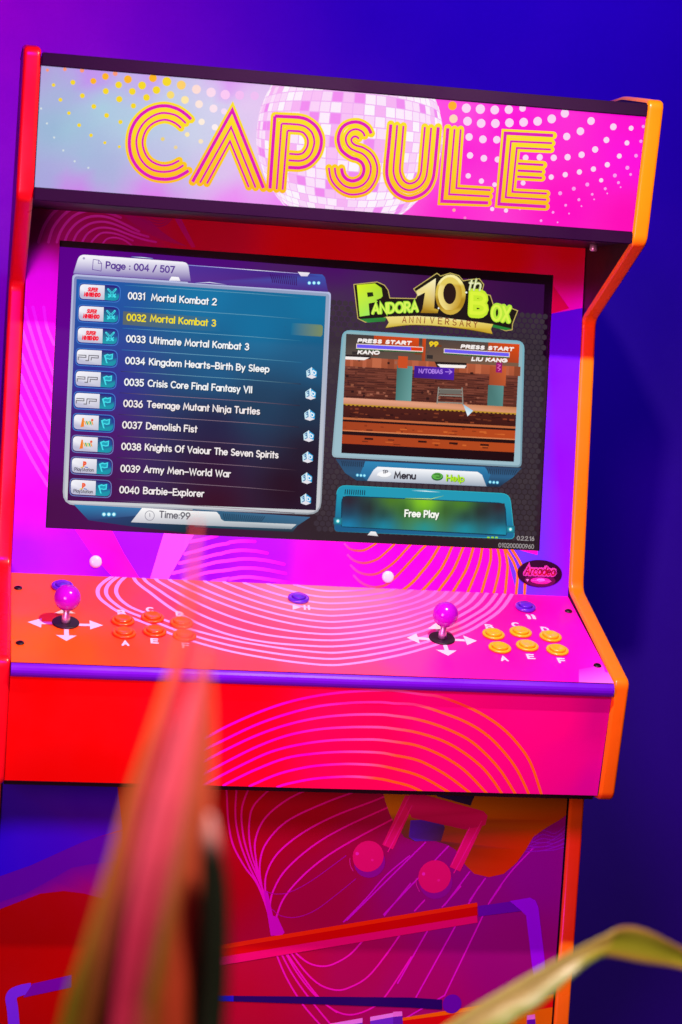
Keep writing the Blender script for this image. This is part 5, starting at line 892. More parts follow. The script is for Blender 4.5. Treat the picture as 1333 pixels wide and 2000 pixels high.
('D',6,(287.3,160),2.57,'#2c8cc0'),
('D',7,(287.3,160),1.64,'#a8f4ff'),
('F',7,[(131.5,162.7),(131.1,161),(129.6,159.3),(127.3,158),(124.3,157.1),(121,156.6),(117.6,156.7),(114.6,157.3),(112.1,158.4),(110.5,159.9),(109.9,161.6),(110.4,163.3),(111.8,164.9),(114.1,166.3),(117.1,167.2),(120.4,167.7),(123.8,167.6),(126.8,167),(129.3,165.9),(130.9,164.4)],['#c8ccd4','#c8ccd4','#c8ccd4','#c8ccd4','#c8ccd4','#c8ccd4','#c8ccd4','#c8ccd4','#c8ccd4','#c8ccd4','#f8f8fc','#f8f8fc','#f8f8fc','#f8f8fc','#f8f8fc','#f8f8fc','#f8f8fc','#f8f8fc','#f8f8fc','#f8f8fc']),
('F',8,[(130,164),(129.6,162.7),(128.4,161.5),(126.3,160.5),(123.7,159.7),(120.9,159.4),(117.9,159.4),(115.3,159.9),(113.2,160.7),(111.8,161.8),(111.2,163),(111.6,164.4),(112.9,165.6),(114.9,166.6),(117.5,167.3),(120.4,167.7),(123.3,167.6),(126,167.2),(128.1,166.4),(129.5,165.3)],'#fafafc'),
('T',9,'1P',(117.3,164.3),(126,164),5.4,1.2,'#4c4c58',0,0),
('T',7,'Menu',(134.6,157.5),(167.2,157.8),10.6,2.3,'#34323c',0,0),
('F',7,[(207,164.3),(206.7,162.5),(205.5,160.8),(203.6,159.4),(201.2,158.5),(198.5,158),(195.8,158.2),(193.3,158.9),(191.3,160.1),(190,161.6),(189.5,163.4),(189.8,165.2),(191,166.9),(192.8,168.2),(195.2,169.2),(197.9,169.6),(200.7,169.5),(203.1,168.8),(205.1,167.6),(206.5,166.1)],'#1c6028'),
('F',8,[(206.2,165.2),(205.9,163.7),(204.8,162.4),(203.1,161.3),(200.9,160.5),(198.4,160.1),(195.9,160.2),(193.6,160.8),(191.8,161.7),(190.6,162.9),(190.1,164.3),(190.4,165.8),(191.5,167.1),(193.2,168.3),(195.5,169),(197.9,169.4),(200.4,169.3),(202.7,168.8),(204.6,167.8),(205.8,166.6)],'#5cb048'),
('S',9,[(193.8,166.9),(198,167.5),(201.9,166.3),(201.6,163.3),(196.4,163.3)],1.1,'#14481c','r',1),
('T',7,'Help',(211.6,157.3),(239.1,157.3),10.6,2.9,'#2c6410',0,0),
('T',8,'Help',(211.1,157.8),(238.6,157.8),10.6,1.9,'#b8ec2c',0,0),
('F',4,[(52.9,131.3),(53.8,137),(56.4,141.1),(60.6,143.6),(66.5,144.4),(294.6,144.7),(300.1,143.9),(304.3,141.7),(307.1,138.1),(308.7,133),(316.2,87.1),(316.3,83.9),(315.2,81.6),(313.1,80.2),(309.8,79.7),(58.2,78.5),(55.6,78.9),(53.7,80),(52.7,81.8),(52.3,84.4)],['#1c98b4','#1c98b4','#1c98b4','#1c98b4','#1c98b4','#1c98b4','#1c98b4','#1c98b4','#1c98b4','#1c98b4','#1a6c98','#1a6c98','#1a6c98','#1a6c98','#1a6c98','#165c88','#165c88','#165c88','#165c88','#165c88']),
('S',5,[(52.9,131.3),(53.8,137),(56.4,141.1),(60.6,143.6),(66.5,144.4),(294.6,144.7),(300.1,143.9),(304.3,141.7),(307.1,138.1),(308.7,133),(316.2,87.1),(316.3,83.9),(315.2,81.6),(313.1,80.2),(309.8,79.7),(58.2,78.5),(55.6,78.9),(53.7,80),(52.7,81.8),(52.3,84.4),(52.9,131.3)],0.8,['#2cb8c8','#2cb8c8','#124c70'],'b',0),
('F',5,[(60.2,119.8),(60.7,124.3),(62.6,127.5),(65.8,129.4),(70.3,130.1),(290.6,131.3),(295.3,130.6),(298.9,128.7),(301.2,125.5),(302.3,121),(305.7,87.9),(305.6,85.9),(304.9,84.6),(303.6,83.7),(301.6,83.5),(64.2,84.9),(62.9,85.1),(62,85.7),(61.4,86.6),(61.2,87.8)],'#0a3850'),
('Q',6,24,10,[(61.9,128.7),(299.9,130.3),(304.6,85.2),(62.6,85.9)],[(181,128.6,'#94d810'),(133.8,127.4,'#4c7c14'),(99.2,113,'#201c20'),(265.1,116.5,'#201c20'),(153.4,113.4,'#2c5c1c'),(212.6,115.1,'#2c5420'),(235.8,127.9,'#4c8418'),(182.1,107.8,'#24501c'),(70.6,123.2,'#2c1824'),(291,125.9,'#301822'),(69.2,104.7,'#1c2c40'),(294.4,106.2,'#1c3440'),(123.2,105,'#1c3428'),(241.6,108.4,'#1c3028'),(70,88.6,'#1088b8'),(183.1,89.3,'#0c9498'),(295.4,87.6,'#0c98b8'),(124,88.8,'#0c8cac'),(242.6,88.6,'#0c94a8'),(181.4,121.7,'#80cc18')],3),
('S',7,[(152.5,130.5),(180.9,131.4),(190.4,131.4),(209.1,137)],0.8,['#6cb018','#f4fbb0','#d0f060','#50a088'],'b',0),
('S',6,[(161.4,142.2),(182.7,142.2),(204.1,141.8)],1.3,['#28a0b8','#e0fbff','#28a0b8'],'b',0),
('S',6,[(65.5,139),(65,131.6)],1.3,'#0a3048','b',0),
('S',6,[(68.6,139),(68.1,131.7)],1.3,'#0a3048','b',0),
('S',6,[(71.7,139.1),(71.3,131.7)],1.3,'#0a3048','b',0),
('S',6,[(74.8,139.1),(74.4,131.8)],1.3,'#0a3048','b',0),
('S',6,[(77.9,139.1),(77.5,131.8)],1.3,'#0a3048','b',0),
('S',6,[(81,139.1),(80.7,131.8)],1.3,'#0a3048','b',0),
('S',6,[(84.1,139.1),(83.8,131.9)],1.3,'#0a3048','b',0),
('S',6,[(87.2,139.2),(86.9,131.9)],1.3,'#0a3048','b',0),
('S',6,[(90.3,139.2),(90.1,132)],1.3,'#0a3048','b',0),
('S',6,[(93.4,139.2),(93.2,132)],1.3,'#0a3048','b',0),
('T',8,'Free Play',(153.5,103),(204.7,103.6),11,2.6,'#143c1c',0,0),
('T',9,'Free Play',(152.7,103.6),(203.7,104.2),11,2.1,'#fbfdf4',0,0),
('F',7,[(50.2,96.7),(50.2,97.4),(50.5,97.8),(50.9,98.1),(51.6,98.2),(61.2,98.3),(61.9,98.3),(62.3,98),(62.6,97.5),(62.8,96.9),(63.1,89.5),(63.1,88.8),(62.8,88.4),(62.4,88.1),(61.7,88),(52.1,87.9),(51.4,88),(51,88.2),(50.7,88.7),(50.5,89.3)],'#1c6c84'),
('F',8,[(51.9,95.2),(51.9,95.9),(52.2,96.3),(52.6,96.6),(53.3,96.7),(59.7,96.7),(60.3,96.6),(60.8,96.3),(61.1,95.8),(61.2,95.2),(61.4,91),(61.4,90.4),(61.1,89.9),(60.7,89.6),(60,89.5),(53.6,89.6),(53,89.6),(52.5,89.9),(52.2,90.4),(52.1,91)],'#1c8898'),
('D',9,(56.6,93.2),3,'#40c8d0'),
('D',10,(56.6,93.2),1.86,'#e8fbfb'),
('F',7,[(303.5,97),(303.6,97.7),(303.9,98.1),(304.3,98.4),(305,98.5),(314.9,98.6),(315.6,98.5),(316.1,98.3),(316.4,97.8),(316.5,97.2),(316.9,89.6),(316.8,89),(316.6,88.5),(316.1,88.2),(315.5,88.1),(305.5,88),(304.8,88.1),(304.4,88.4),(304,88.8),(303.9,89.5)],'#1c6c84'),
('F',8,[(305.3,95.5),(305.4,96.1),(305.6,96.6),(306.1,96.9),(306.7,96.9),(313.3,96.9),(314,96.8),(314.5,96.6),(314.8,96.1),(314.9,95.5),(315.1,91.2),(315.1,90.5),(314.8,90.1),(314.4,89.8),(313.7,89.7),(307.1,89.7),(306.4,89.8),(306,90.1),(305.6,90.6),(305.5,91.2)],'#1c8898'),
('D',9,(310.2,93.4),3,'#40c8d0'),
('D',10,(310.2,93.4),1.86,'#e8fbfb'),
('F',7,[(100.4,75.2),(105.1,80.8),(112.2,80.6),(116.2,74.4)],['#d8d4d8','#fbfbfb','#f8f8f8','#d8d4d8']),
('S',7,[(276.3,80.2),(280.1,80.1)],2.2,'#98dc40','b',0),
('S',7,[(282.3,80.5),(286.1,80.4)],2.2,'#98dc40','b',0),
('S',7,[(288.3,80.7),(292.1,80.7)],2.2,'#98dc40','b',0),
('T',7,'0.2.2.16',(320.4,78),(346.7,78.1),6.6,0.95,'#b0a8a8',0,0),
('T',7,'010200000960',(293.6,66.5),(346.8,66.6),6.8,0.95,'#a8a0a0',0,0),
],
'marquee':[
('G',0,40,10,[(-399.3,145.1,'#b3a2dc'),(-382.5,76,'#98b8d6'),(-391.8,10.4,'#a6a8dc'),(-356.7,78,'#9fc4da'),(-279.1,90.7,'#b0d0e2'),(-334.9,40.8,'#a2bcdc'),(-229.7,42.4,'#bcc6e4'),(-193,84.5,'#ccd4ea'),(-372.2,121.8,'#a8b4dc'),(-235.6,126.6,'#c4d4ea'),(-176.1,124.9,'#d4d6ee'),(-319.4,106.8,'#a9cfe0'),(-314.6,29.3,'#a8b4dc'),(-233.8,100.8,'#bccfe4'),(-168.5,112.5,'#d2d3ee'),(-162.6,34.4,'#dcc3ee'),(-118.1,64.1,'#e9cdf3'),(-136.5,128.1,'#e8cdf2'),(-256.6,145.5,'#c99af0'),(-334.7,145.4,'#c58cf0'),(-157.7,144.6,'#e08af5'),(-246.7,0.3,'#e07af0'),(-345.6,0.8,'#cf80ea'),(-146.7,1.1,'#ee86f4'),(-72.4,-0.7,'#f284f6'),(133.6,136.9,'#ff48e0'),(152.7,85.1,'#fb14d4'),(218.1,123.7,'#ff00d8'),(299,28.7,'#ff00c4'),(382.6,103,'#ff00dd'),(393.4,15.1,'#ff00b8'),(147.1,4,'#ff20d0'),(384.7,143.6,'#ff00d0'),(-78,67.3,'#f0b8f8'),(97.9,80.9,'#fc60e4')],(-400,0,400,152.6),3),
('BALL',1,(3.6,94.8),123.5),
('D',2,(-391,147.8),1.97,'#fb9a78'),
('D',2,(-369.3,150.6),2.27,'#fb9a78'),
('D',2,(-347.6,151),2.72,'#fb9a78'),
('D',2,(-305.6,150.6),3.03,'#fb9a78'),
('D',2,(-382.3,129.9),2.27,'#f6d81e'),
('D',2,(-358.2,135.2),3.03,'#f6d81e'),
('D',2,(-332.6,139),3.78,'#fdb418'),
('D',2,(-317.7,146),4.24,'#fdb418'),
('D',2,(-300.3,136.9),4.24,'#f6d81e'),
('D',2,(-289.1,144.8),4.99,'#fdb418'),
('D',2,(-270.6,138.6),4.99,'#f6d81e'),
('D',2,(-257.4,148.9),4.99,'#fdb418'),
('D',2,(-239.4,146),5.75,'#f6d81e'),
('D',2,(-251.9,134.4),4.84,'#f6d81e'),
('D',2,(-282.5,130.1),4.24,'#f6d81e'),
('D',2,(-316.1,127.7),3.78,'#f6d81e'),
('D',2,(-298.4,119.1),3.94,'#f6d81e'),
('D',2,(-263.9,124),4.24,'#f6d81e'),
('D',2,(-345.3,119.6),3.03,'#f6d81e'),
('D',2,(-372.6,112.3),2.42,'#f6d81e'),
('D',2,(-330,107.4),3.03,'#f6d81e'),
('D',2,(-279.9,112.2),3.33,'#f6d81e'),
('D',2,(-361,96.5),2.27,'#f6d81e'),
('D',2,(-313.2,97.4),3.03,'#f6d81e'),
('D',2,(-295.1,90.6),2.72,'#f6d81e'),
('D',2,(-347.2,82.4),2.42,'#f6d81e'),
('D',2,(-331.4,70.9),2.27,'#f6d81e'),
('D',2,(-313.3,62.9),1.97,'#f6d81e'),
('D',2,(-294.6,59.2),1.82,'#f6d81e'),
('D',2,(-396.3,99.4),1.36,'#d4dfe2'),
('D',2,(-387.9,81.4),1.36,'#d4dfe2'),
('D',2,(-377.9,64.4),1.36,'#d4dfe2'),
('D',2,(-365.3,49),1.36,'#d4dfe2'),
('D',2,(-350.2,36.5),1.36,'#d4dfe2'),
('D',2,(-332.3,29.6),1.36,'#d4dfe2'),
('D',2,(-220.7,143.2),5.75,'#fdd06a'),
('D',2,(-233.5,129.8),4.84,'#f8dc70'),
('D',2,(-239.7,73.3),2.57,'#ecd27a'),
('D',2,(-222.3,64.1),2.42,'#ecd49a'),
('D',2,(-200.9,139.5),5.75,'#fddcd6'),
('D',2,(-181.9,137.2),6.05,'#fbd9ee'),
('D',2,(-163.4,135.8),6.05,'#fbc9f4'),
('D',2,(-144.8,136.6),5.75,'#f5bdf3'),
('D',2,(-125.4,137.4),5.45,'#f1bff3'),
('D',2,(-214.7,125),4.99,'#fde7a6'),
('D',2,(-196.2,121.1),4.99,'#fde6dd'),
('D',2,(-177.3,117.1),5.15,'#fbe3ee'),
('D',2,(-191.3,99.1),4.09,'#fdeedd'),
('D',2,(-173.7,93.6),4.09,'#fbeef0'),
('D',2,(-208.7,81.6),3.03,'#fbe8b0'),
('D',2,(-190.5,74.2),3.03,'#f8e4c0'),
('D',2,(-163.3,114.6),3.94,'#f6dcf4'),
('D',2,(135.4,146),5.77,'#ffb020'),
('D',2,(138.4,129.4),5.55,'#fbd9b8'),
('D',2,(151.2,10.8),2.22,'#fda8a0'),
('D',2,(167.1,1.7),2,'#fc7ad0'),
('D',2,(154.2,144.3),5.99,'#fbd3f5'),
('D',2,(173.1,144.7),6.21,'#fbd3f5'),
('D',2,(192.5,145.2),5.77,'#fbd3f5'),
('D',2,(211.3,147.1),5.55,'#fbd3f5'),
('D',2,(229.7,150.4),4.44,'#fbd3f5'),
('D',2,(157.5,127.7),5.77,'#fbd3f5'),
('D',2,(176.1,126.5),5.77,'#fbd3f5'),
('D',2,(195.2,127.8),5.77,'#fbd3f5'),
('D',2,(214,130.2),5.77,'#fbd3f5'),
('D',2,(233.1,132.4),5.77,'#fbd3f5'),
('D',2,(251.9,135.2),5.77,'#fbd3f5'),
('D',2,(270.6,139.8),5.77,'#fbd3f5'),
('D',2,(287.6,148.4),5.55,'#fbd3f5'),
('D',2,(324.4,141.4),5.1,'#fbd3f5'),
('D',2,(355.8,136.2),4.44,'#fbd3f5'),
('D',2,(380.4,136.4),3.33,'#fbd3f5'),
('D',2,(396.9,139.9),2.22,'#fb9cf0'),
('D',2,(161.7,107.6),4.88,'#fbd3f5'),
('D',2,(180.6,106),5.1,'#fbd3f5'),
('D',2,(199.3,107),4.88,'#fbd3f5'),
('D',2,(293.6,118.6),4.88,'#fbd3f5'),
('D',2,(311.5,126.9),5.1,'#fbd3f5'),
('D',2,(348.4,118.3),4,'#fbd3f5'),
('D',2,(377,116.7),3.33,'#fbd3f5'),
('D',2,(396,120.4),2.22,'#fb9cf0'),
('D',2,(165.5,83.8),4.22,'#fbd3f5'),
('D',2,(184.5,81.5),4.44,'#fbd3f5'),
('D',2,(203.2,81.4),4,'#fbd3f5'),
('D',2,(240.9,86.6),4,'#fbd3f5'),
('D',2,(259.9,88.7),4.22,'#fbd3f5'),
('D',2,(279.1,89.5),4.22,'#fbd3f5'),
('D',2,(297.9,91.8),4.22,'#fbd3f5'),
('D',2,(316.7,96.4),4.22,'#fbd3f5'),
('D',2,(334.4,104.7),4.22,'#fbd3f5'),
('D',2,(368.6,98.7),3.33,'#fbd3f5'),
('D',2,(391.6,100.9),2.44,'#fb9cf0'),
('D',2,(165.8,57.1),3.55,'#fbd3f5'),
('D',2,(184.3,51.6),3.55,'#fbd3f5'),
('D',2,(202.6,48.3),3.11,'#fbd3f5'),
('D',2,(241.1,53.4),3.33,'#fbd3f5'),
('D',2,(278.5,64),3.55,'#fbd3f5'),
('D',2,(297.3,68.6),3.55,'#fbd3f5'),
('D',2,(316.3,73.6),3.55,'#fbd3f5'),
('D',2,(335.1,78.9),3.55,'#fbd3f5'),
('D',2,(353.5,86.1),3.55,'#fbd3f5'),
('D',2,(381.6,84.2),2.66,'#fb9cf0'),
('D',2,(365.6,72.7),2.66,'#fb9cf0'),
('D',2,(387.2,75.7),1.78,'#fb9cf0'),
('D',2,(371.7,63.7),2,'#fb9cf0'),
('D',2,(347.5,65),2.89,'#fbd3f5'),
('D',2,(354.5,54.3),2,'#fb9cf0'),
('D',2,(375.4,57.9),1.11,'#fb9cf0'),
('D',2,(329.1,58),2.66,'#fb9cf0'),
('D',2,(337.4,45.6),1.78,'#fb9cf0'),
('D',2,(358,48.3),1.11,'#fb9cf0'),
('D',2,(311.2,51.1),2.66,'#fb9cf0'),
('D',2,(319.9,37.1),2,'#fb9cf0'),
('D',2,(340.8,39.1),1.11,'#fb9cf0'),
('D',2,(293.2,43.7),2.66,'#fb9cf0'),
('D',2,(302.6,28.4),1.78,'#fb9cf0'),
('D',2,(324.4,28.9),1.11,'#fb9cf0'),
('D',2,(286.3,17.8),1.78,'#fb9cf0'),
('D',2,(308.5,17.8),1.11,'#fb9cf0'),
('D',2,(271.1,5.6),1.78,'#fb9cf0'),
('D',2,(294.1,5),1.11,'#fb9cf0'),
('D',2,(202.8,16.1),2.89,'#fbd3f5'),
('D',2,(221.8,15.5),2.89,'#fbd3f5'),
('D',2,(240.5,19.1),1.78,'#fb9cf0'),
('L',4,[(-205.1,101.2),(-212.6,107.2),(-221.9,112.3),(-232.5,115.1),(-241.4,115.4),(-251.6,113.2),(-261.3,108.4),(-270,101.1),(-276.7,91.8),(-280.8,81.3),(-282.2,69.5),(-281.2,57.8),(-277.5,46.4),(-270.9,36.6),(-262.2,29.1),(-251.5,24),(-240.9,22.3),(-230.5,22.7),(-220.2,25.4),(-211.6,30),(-203.5,35.8)],10.6,'Y','r',1),
('L',4,[(-211.5,95.6),(-218.1,100.9),(-227.3,105.3),(-240.8,106.4),(-250.9,103.4),(-260.5,96.8),(-267.6,88.2),(-272.1,77.6),(-273.2,67.3),(-271.2,57.1),(-267.1,47.2),(-259.9,38.9),(-250.6,33.4),(-240.1,31.6),(-229.7,32.6),(-219.5,36.1),(-210.7,42.2)],9.6,'Y','r',1),
('L',4,[(-217.3,89.2),(-223.6,93.9),(-232,97.2),(-240.2,97.7),(-250.3,94.2),(-258.7,87.4),(-263.7,78.2),(-265.3,67.9),(-263.5,59.2),(-259.2,50.7),(-252.9,44.6),(-244.4,40.8),(-235.4,39.9),(-225.9,42.2),(-216.6,47.8)],9.6,'Y','r',1),
('L',5,[(-205.1,101.2),(-212.6,107.2),(-221.9,112.3),(-232.5,115.1),(-241.4,115.4),(-251.6,113.2),(-261.3,108.4),(-270,101.1),(-276.7,91.8),(-280.8,81.3),(-282.2,69.5),(-281.2,57.8),(-277.5,46.4),(-270.9,36.6),(-262.2,29.1),(-251.5,24),(-240.9,22.3),(-230.5,22.7),(-220.2,25.4),(-211.6,30),(-203.5,35.8)],4.3,'#e212b8','b',1),
('L',5,[(-211.5,95.6),(-218.1,100.9),(-227.3,105.3),(-240.8,106.4),(-250.9,103.4),(-260.5,96.8),(-267.6,88.2),(-272.1,77.6),(-273.2,67.3),(-271.2,57.1),(-267.1,47.2),(-259.9,38.9),(-250.6,33.4),(-240.1,31.6),(-229.7,32.6),(-219.5,36.1),(-210.7,42.2)],2.6,'#e212b8','b',1),
('L',5,[(-217.3,89.2),(-223.6,93.9),(-232,97.2),(-240.2,97.7),(-250.3,94.2),(-258.7,87.4),(-263.7,78.2),(-265.3,67.9),(-263.5,59.2),(-259.2,50.7),(-252.9,44.6),(-244.4,40.8),(-235.4,39.9),(-225.9,42.2),(-216.6,47.8)],2.6,'#e212b8','b',1),
('L',4,[(-197.5,21.8),(-152.9,117.1),(-104.7,20.7)],10.6,'Y','r',0),
('L',4,[(-187.8,21.3),(-152.8,95.4),(-115,20.5)],9.6,'Y','r',0),
('L',4,[(-178.7,21.1),(-152.9,77.4),(-123.9,20.6)],9.6,'Y','r',0),
('L',5,[(-197.5,21.8),(-152.9,117.1),(-104.7,20.7)],4.3,'#e212b8','b',0),
('L',5,[(-187.8,21.3),(-152.8,95.4),(-115,20.5)],2.6,'#e212b8','b',0),
('L',5,[(-178.7,21.1),(-152.9,77.4),(-123.9,20.6)],2.6,'#e212b8','b',0),
('L',4,[(-96.1,20.9),(-97.2,114)],10.6,'Y','r',0),
('L',4,[(-87.3,20.5),(-87.8,105.1)],9.6,'Y','r',0),
('L',4,[(-79.4,20.6),(-79.4,96.8)],9.6,'Y','r',0),
('L',5,[(-96.1,20.9),(-97.2,114)],4.3,'#e212b8','b',0),
('L',5,[(-87.3,20.5),(-87.8,105.1)],2.6,'#e212b8','b',0),
('L',5,[(-79.4,20.6),(-79.4,96.8)],2.6,'#e212b8','b',0),
('L',4,[(-97.2,114),(-82.9,114.4),(-72.3,114.8),(-64,114.7),(-54,112.6),(-42.7,105.3),(-35.7,94.8),(-33.6,84.5),(-35.3,72.5),(-40.6,62.4),(-49,54.3),(-58.6,50.6),(-66.9,50),(-74.5,49.8)],10.6,'Y','r',1),
('L',4,[(-87.8,105.1),(-73.1,105.6),(-62.4,105.2),(-54.7,102.9),(-47.3,96.8),(-43.5,88.2),(-43.2,80.8),(-45.8,70.2),(-51.3,63.1),(-59.3,59.5),(-67.7,59),(-74.8,59)],9.6,'Y','r',1),
('L',4,[(-79.4,96.8),(-70.8,97),(-63.3,97),(-57.8,95.3),(-52.8,89.7),(-51.2,83.2),(-52.4,76.4),(-56.4,70.1),(-61.6,67.8),(-68.4,67.4),(-74.7,67.5)],9.6,'Y','r',1),
('L',5,[(-97.2,114),(-82.9,114.4),(-72.3,114.8),(-64,114.7),(-54,112.6),(-42.7,105.3),(-35.7,94.8),(-33.6,84.5),(-35.3,72.5),(-40.6,62.4),(-49,54.3),(-58.6,50.6),(-66.9,50),(-74.5,49.8)],4.3,'#e212b8','b',1),
('L',5,[(-87.8,105.1),(-73.1,105.6),(-62.4,105.2),(-54.7,102.9),(-47.3,96.8),(-43.5,88.2),(-43.2,80.8),(-45.8,70.2),(-51.3,63.1),(-59.3,59.5),(-67.7,59),(-74.8,59)],2.6,'#e212b8','b',1),
('L',5,[(-79.4,96.8),(-70.8,97),(-63.3,97),(-57.8,95.3),(-52.8,89.7),(-51.2,83.2),(-52.4,76.4),(-56.4,70.1),(-61.6,67.8),(-68.4,67.4),(-74.7,67.5)],2.6,'#e212b8','b',1),
('L',4,[(30.9,101.8),(26.4,108.6),(19.1,113.2),(9.8,115),(-0.7,112.4),(-7.8,106.6),(-11.3,98.2),(-11.6,89.2),(-7.7,79.1),(-1,72.9),(7.9,68.4),(15.7,66.8),(22.2,62.8),(25.6,55.5),(24.4,47.2),(19.5,41.6),(12.1,38.8),(4.2,40.4),(-1.6,46),(-4.3,54)],10.6,'Y','r',1),
('L',4,[(22.8,97.6),(19.3,102.8),(12.1,105.7),(5.4,104.3),(0.4,99.9),(-2,93),(0.2,85.7),(6,80.2),(13.2,77.5),(21.9,74.7),(29.3,68.6),(34.4,58.5),(33.7,46.4),(28.4,37),(20.4,31.6),(11.3,29.7),(1.9,31.7),(-6.3,38.1),(-11.3,46),(-13.1,54.1)],9.6,'Y','r',1),
('L',4,[(15.5,93.9),(11.5,96.3),(7.7,95.5),(5.4,91.8),(7.3,87.8),(12.5,84.9),(21.9,82.9),(31.6,77.7),(38.4,70),(42.8,59.1),(42.9,46.4),(37.9,33.9),(30.2,25.8),(19.7,22),(9,21.2),(-2.1,24.9),(-11.9,32.5),(-17.6,41),(-21,53.5)],9.6,'Y','r',1),
('L',5,[(30.9,101.8),(26.4,108.6),(19.1,113.2),(9.8,115),(-0.7,112.4),(-7.8,106.6),(-11.3,98.2),(-11.6,89.2),(-7.7,79.1),(-1,72.9),(7.9,68.4),(15.7,66.8),(22.2,62.8),(25.6,55.5),(24.4,47.2),(19.5,41.6),(12.1,38.8),(4.2,40.4),(-1.6,46),(-4.3,54)],4.3,'#e212b8','b',1),
('L',5,[(22.8,97.6),(19.3,102.8),(12.1,105.7),(5.4,104.3),(0.4,99.9),(-2,93),(0.2,85.7),(6,80.2),(13.2,77.5),(21.9,74.7),(29.3,68.6),(34.4,58.5),(33.7,46.4),(28.4,37),(20.4,31.6),(11.3,29.7),(1.9,31.7),(-6.3,38.1),(-11.3,46),(-13.1,54.1)],2.6,'#e212b8','b',1),
('L',5,[(15.5,93.9),(11.5,96.3),(7.7,95.5),(5.4,91.8),(7.3,87.8),(12.5,84.9),(21.9,82.9),(31.6,77.7),(38.4,70),(42.8,59.1),(42.9,46.4),(37.9,33.9),(30.2,25.8),(19.7,22),(9,21.2),(-2.1,24.9),(-11.9,32.5),(-17.6,41),(-21,53.5)],2.6,'#e212b8','b',1),
('L',4,[(55.8,115.5),(55.8,85.9),(55.8,59),(57.7,46.5),(63,36),(72.2,26.8),(83.8,22.2),(93.1,22.5),(105.6,28.3),(114.1,37.2),(118.5,49.3),(119.5,62),(119.4,89.1),(119.2,116.9)],10.6,'Y','r',1),
('L',4,[(64.3,115.2),(64.5,88.4),(64.6,61.4),(66.2,50.7),(70.8,42),(77.9,35.3),(87.5,32.4),(96.6,34.9),(104.4,41),(109,50.4),(110,63.1),(110,90.1),(109.8,115.6)],9.6,'Y','r',1),
('L',4,[(72.7,115),(73.1,87.3),(73.3,60.3),(75.4,51.4),(79.8,44.5),(86.7,41.1),(93.9,42.9),(99,47.8),(101.5,55.2),(101.9,62.5),(101.5,89.5),(101.3,115.9)],9.6,'Y','r',1),
('L',5,[(55.8,115.5),(55.8,85.9),(55.8,59),(57.7,46.5),(63,36),(72.2,26.8),(83.8,22.2),(93.1,22.5),(105.6,28.3),(114.1,37.2),(118.5,49.3),(119.5,62),(119.4,89.1),(119.2,116.9)],4.3,'#e212b8','b',1),
('L',5,[(64.3,115.2),(64.5,88.4),(64.6,61.4),(66.2,50.7),(70.8,42),(77.9,35.3),(87.5,32.4),(96.6,34.9),(104.4,41),(109,50.4),(110,63.1),(110,90.1),(109.8,115.6)],2.6,'#e212b8','b',1),
('L',5,[(72.7,115),(73.1,87.3),(73.3,60.3),(75.4,51.4),(79.8,44.5),(86.7,41.1),(93.9,42.9),(99,47.8),(101.5,55.2),(101.9,62.5),(101.5,89.5),(101.3,115.9)],2.6,'#e212b8','b',1),
('L',4,[(132.1,116.7),(133.5,21.3),(196.3,23.8)],10.6,'Y','r',0),
('L',4,[(141.2,116.3),(142.4,31.1),(197.3,32.3)],9.6,'Y','r',0),
('L',4,[(149.4,116.6),(151.3,39.9),(197.9,40.7)],9.6,'Y','r',0),
('L',5,[(132.1,116.7),(133.5,21.3),(196.3,23.8)],4.3,'#e212b8','b',0),
('L',5,[(141.2,116.3),(142.4,31.1),(197.3,32.3)],2.6,'#e212b8','b',0),
('L',5,[(149.4,116.6),(151.3,39.9),(197.9,40.7)],2.6,'#e212b8','b',0),
('L',4,[(274.9,118.4),(209.9,116.4),(211.1,23.4),(275.6,24.5)],10.6,'Y','r',0),
('L',4,[(274.5,108.4),(218.6,106.4),(219.3,32.8),(275.3,33.7)],9.6,'Y','r',0),
('L',4,[(274.1,100),(227.5,98.4),(227.6,40.7),(275,41.9)],9.6,'Y','r',0),
('L',5,[(274.9,118.4),(209.9,116.4),(211.1,23.4),(275.6,24.5)],4.3,'#e212b8','b',0),
('L',5,[(274.5,108.4),(218.6,106.4),(219.3,32.8),(275.3,33.7)],2.6,'#e212b8','b',0),
('L',5,[(274.1,100),(227.5,98.4),(227.6,40.7),(275,41.9)],2.6,'#e212b8','b',0),
('L',4,[(231.1,78.2),(266,79)],10.6,'Y','r',0),
('L',4,[(231.7,69.1),(265.2,69.9)],9.6,'Y','r',0),
('L',4,[(232,61.1),(266.1,61.9)],9.6,'Y','r',0),
('L',5,[(231.1,78.2),(266,79)],3,'#e212b8','b',0),
('L',5,[(231.7,69.1),(265.2,69.9)],3,'#e212b8','b',0),
('L',5,[(232,61.1),(266.1,61.9)],3,'#e212b8','b',0),
],
'panel':[
('G',0,40,14,[(-387.2,227.9,'#ff5a2c'),(-387.8,47.5,'#ff6a00'),(-315.9,25,'#ff5a00'),(-275.5,222.7,'#ff4a3a'),(-249.6,30.2,'#fb4a20'),(-182.6,35.4,'#fb5048'),(-186.1,183.8,'#fb3c58'),(-132.4,236.3,'#fb6a70'),(-109.2,99.3,'#fb4a70'),(14.3,250.3,'#fb8a90'),(-11.3,48.7,'#fb4e78'),(89.1,257.4,'#fb86a0'),(113.4,132.9,'#fb5aa0'),(129.4,59.6,'#fd3aa0'),(197,234.8,'#fb5ab0'),(195.3,35.7,'#ff0aa8'),(273.7,70.9,'#ff00a8'),(248.1,191.2,'#ff00a0'),(308.4,228.7,'#ff00a0'),(377.9,202.6,'#ff00b8'),(339.9,46.6,'#ff00c0'),(394.9,36.2,'#ff10d8'),(408.3,173.4,'#ff00d0'),(52.1,10.8,'#fb4a80'),(-84.9,0.6,'#fb4a58')],(-400,0,400,262.5),4),
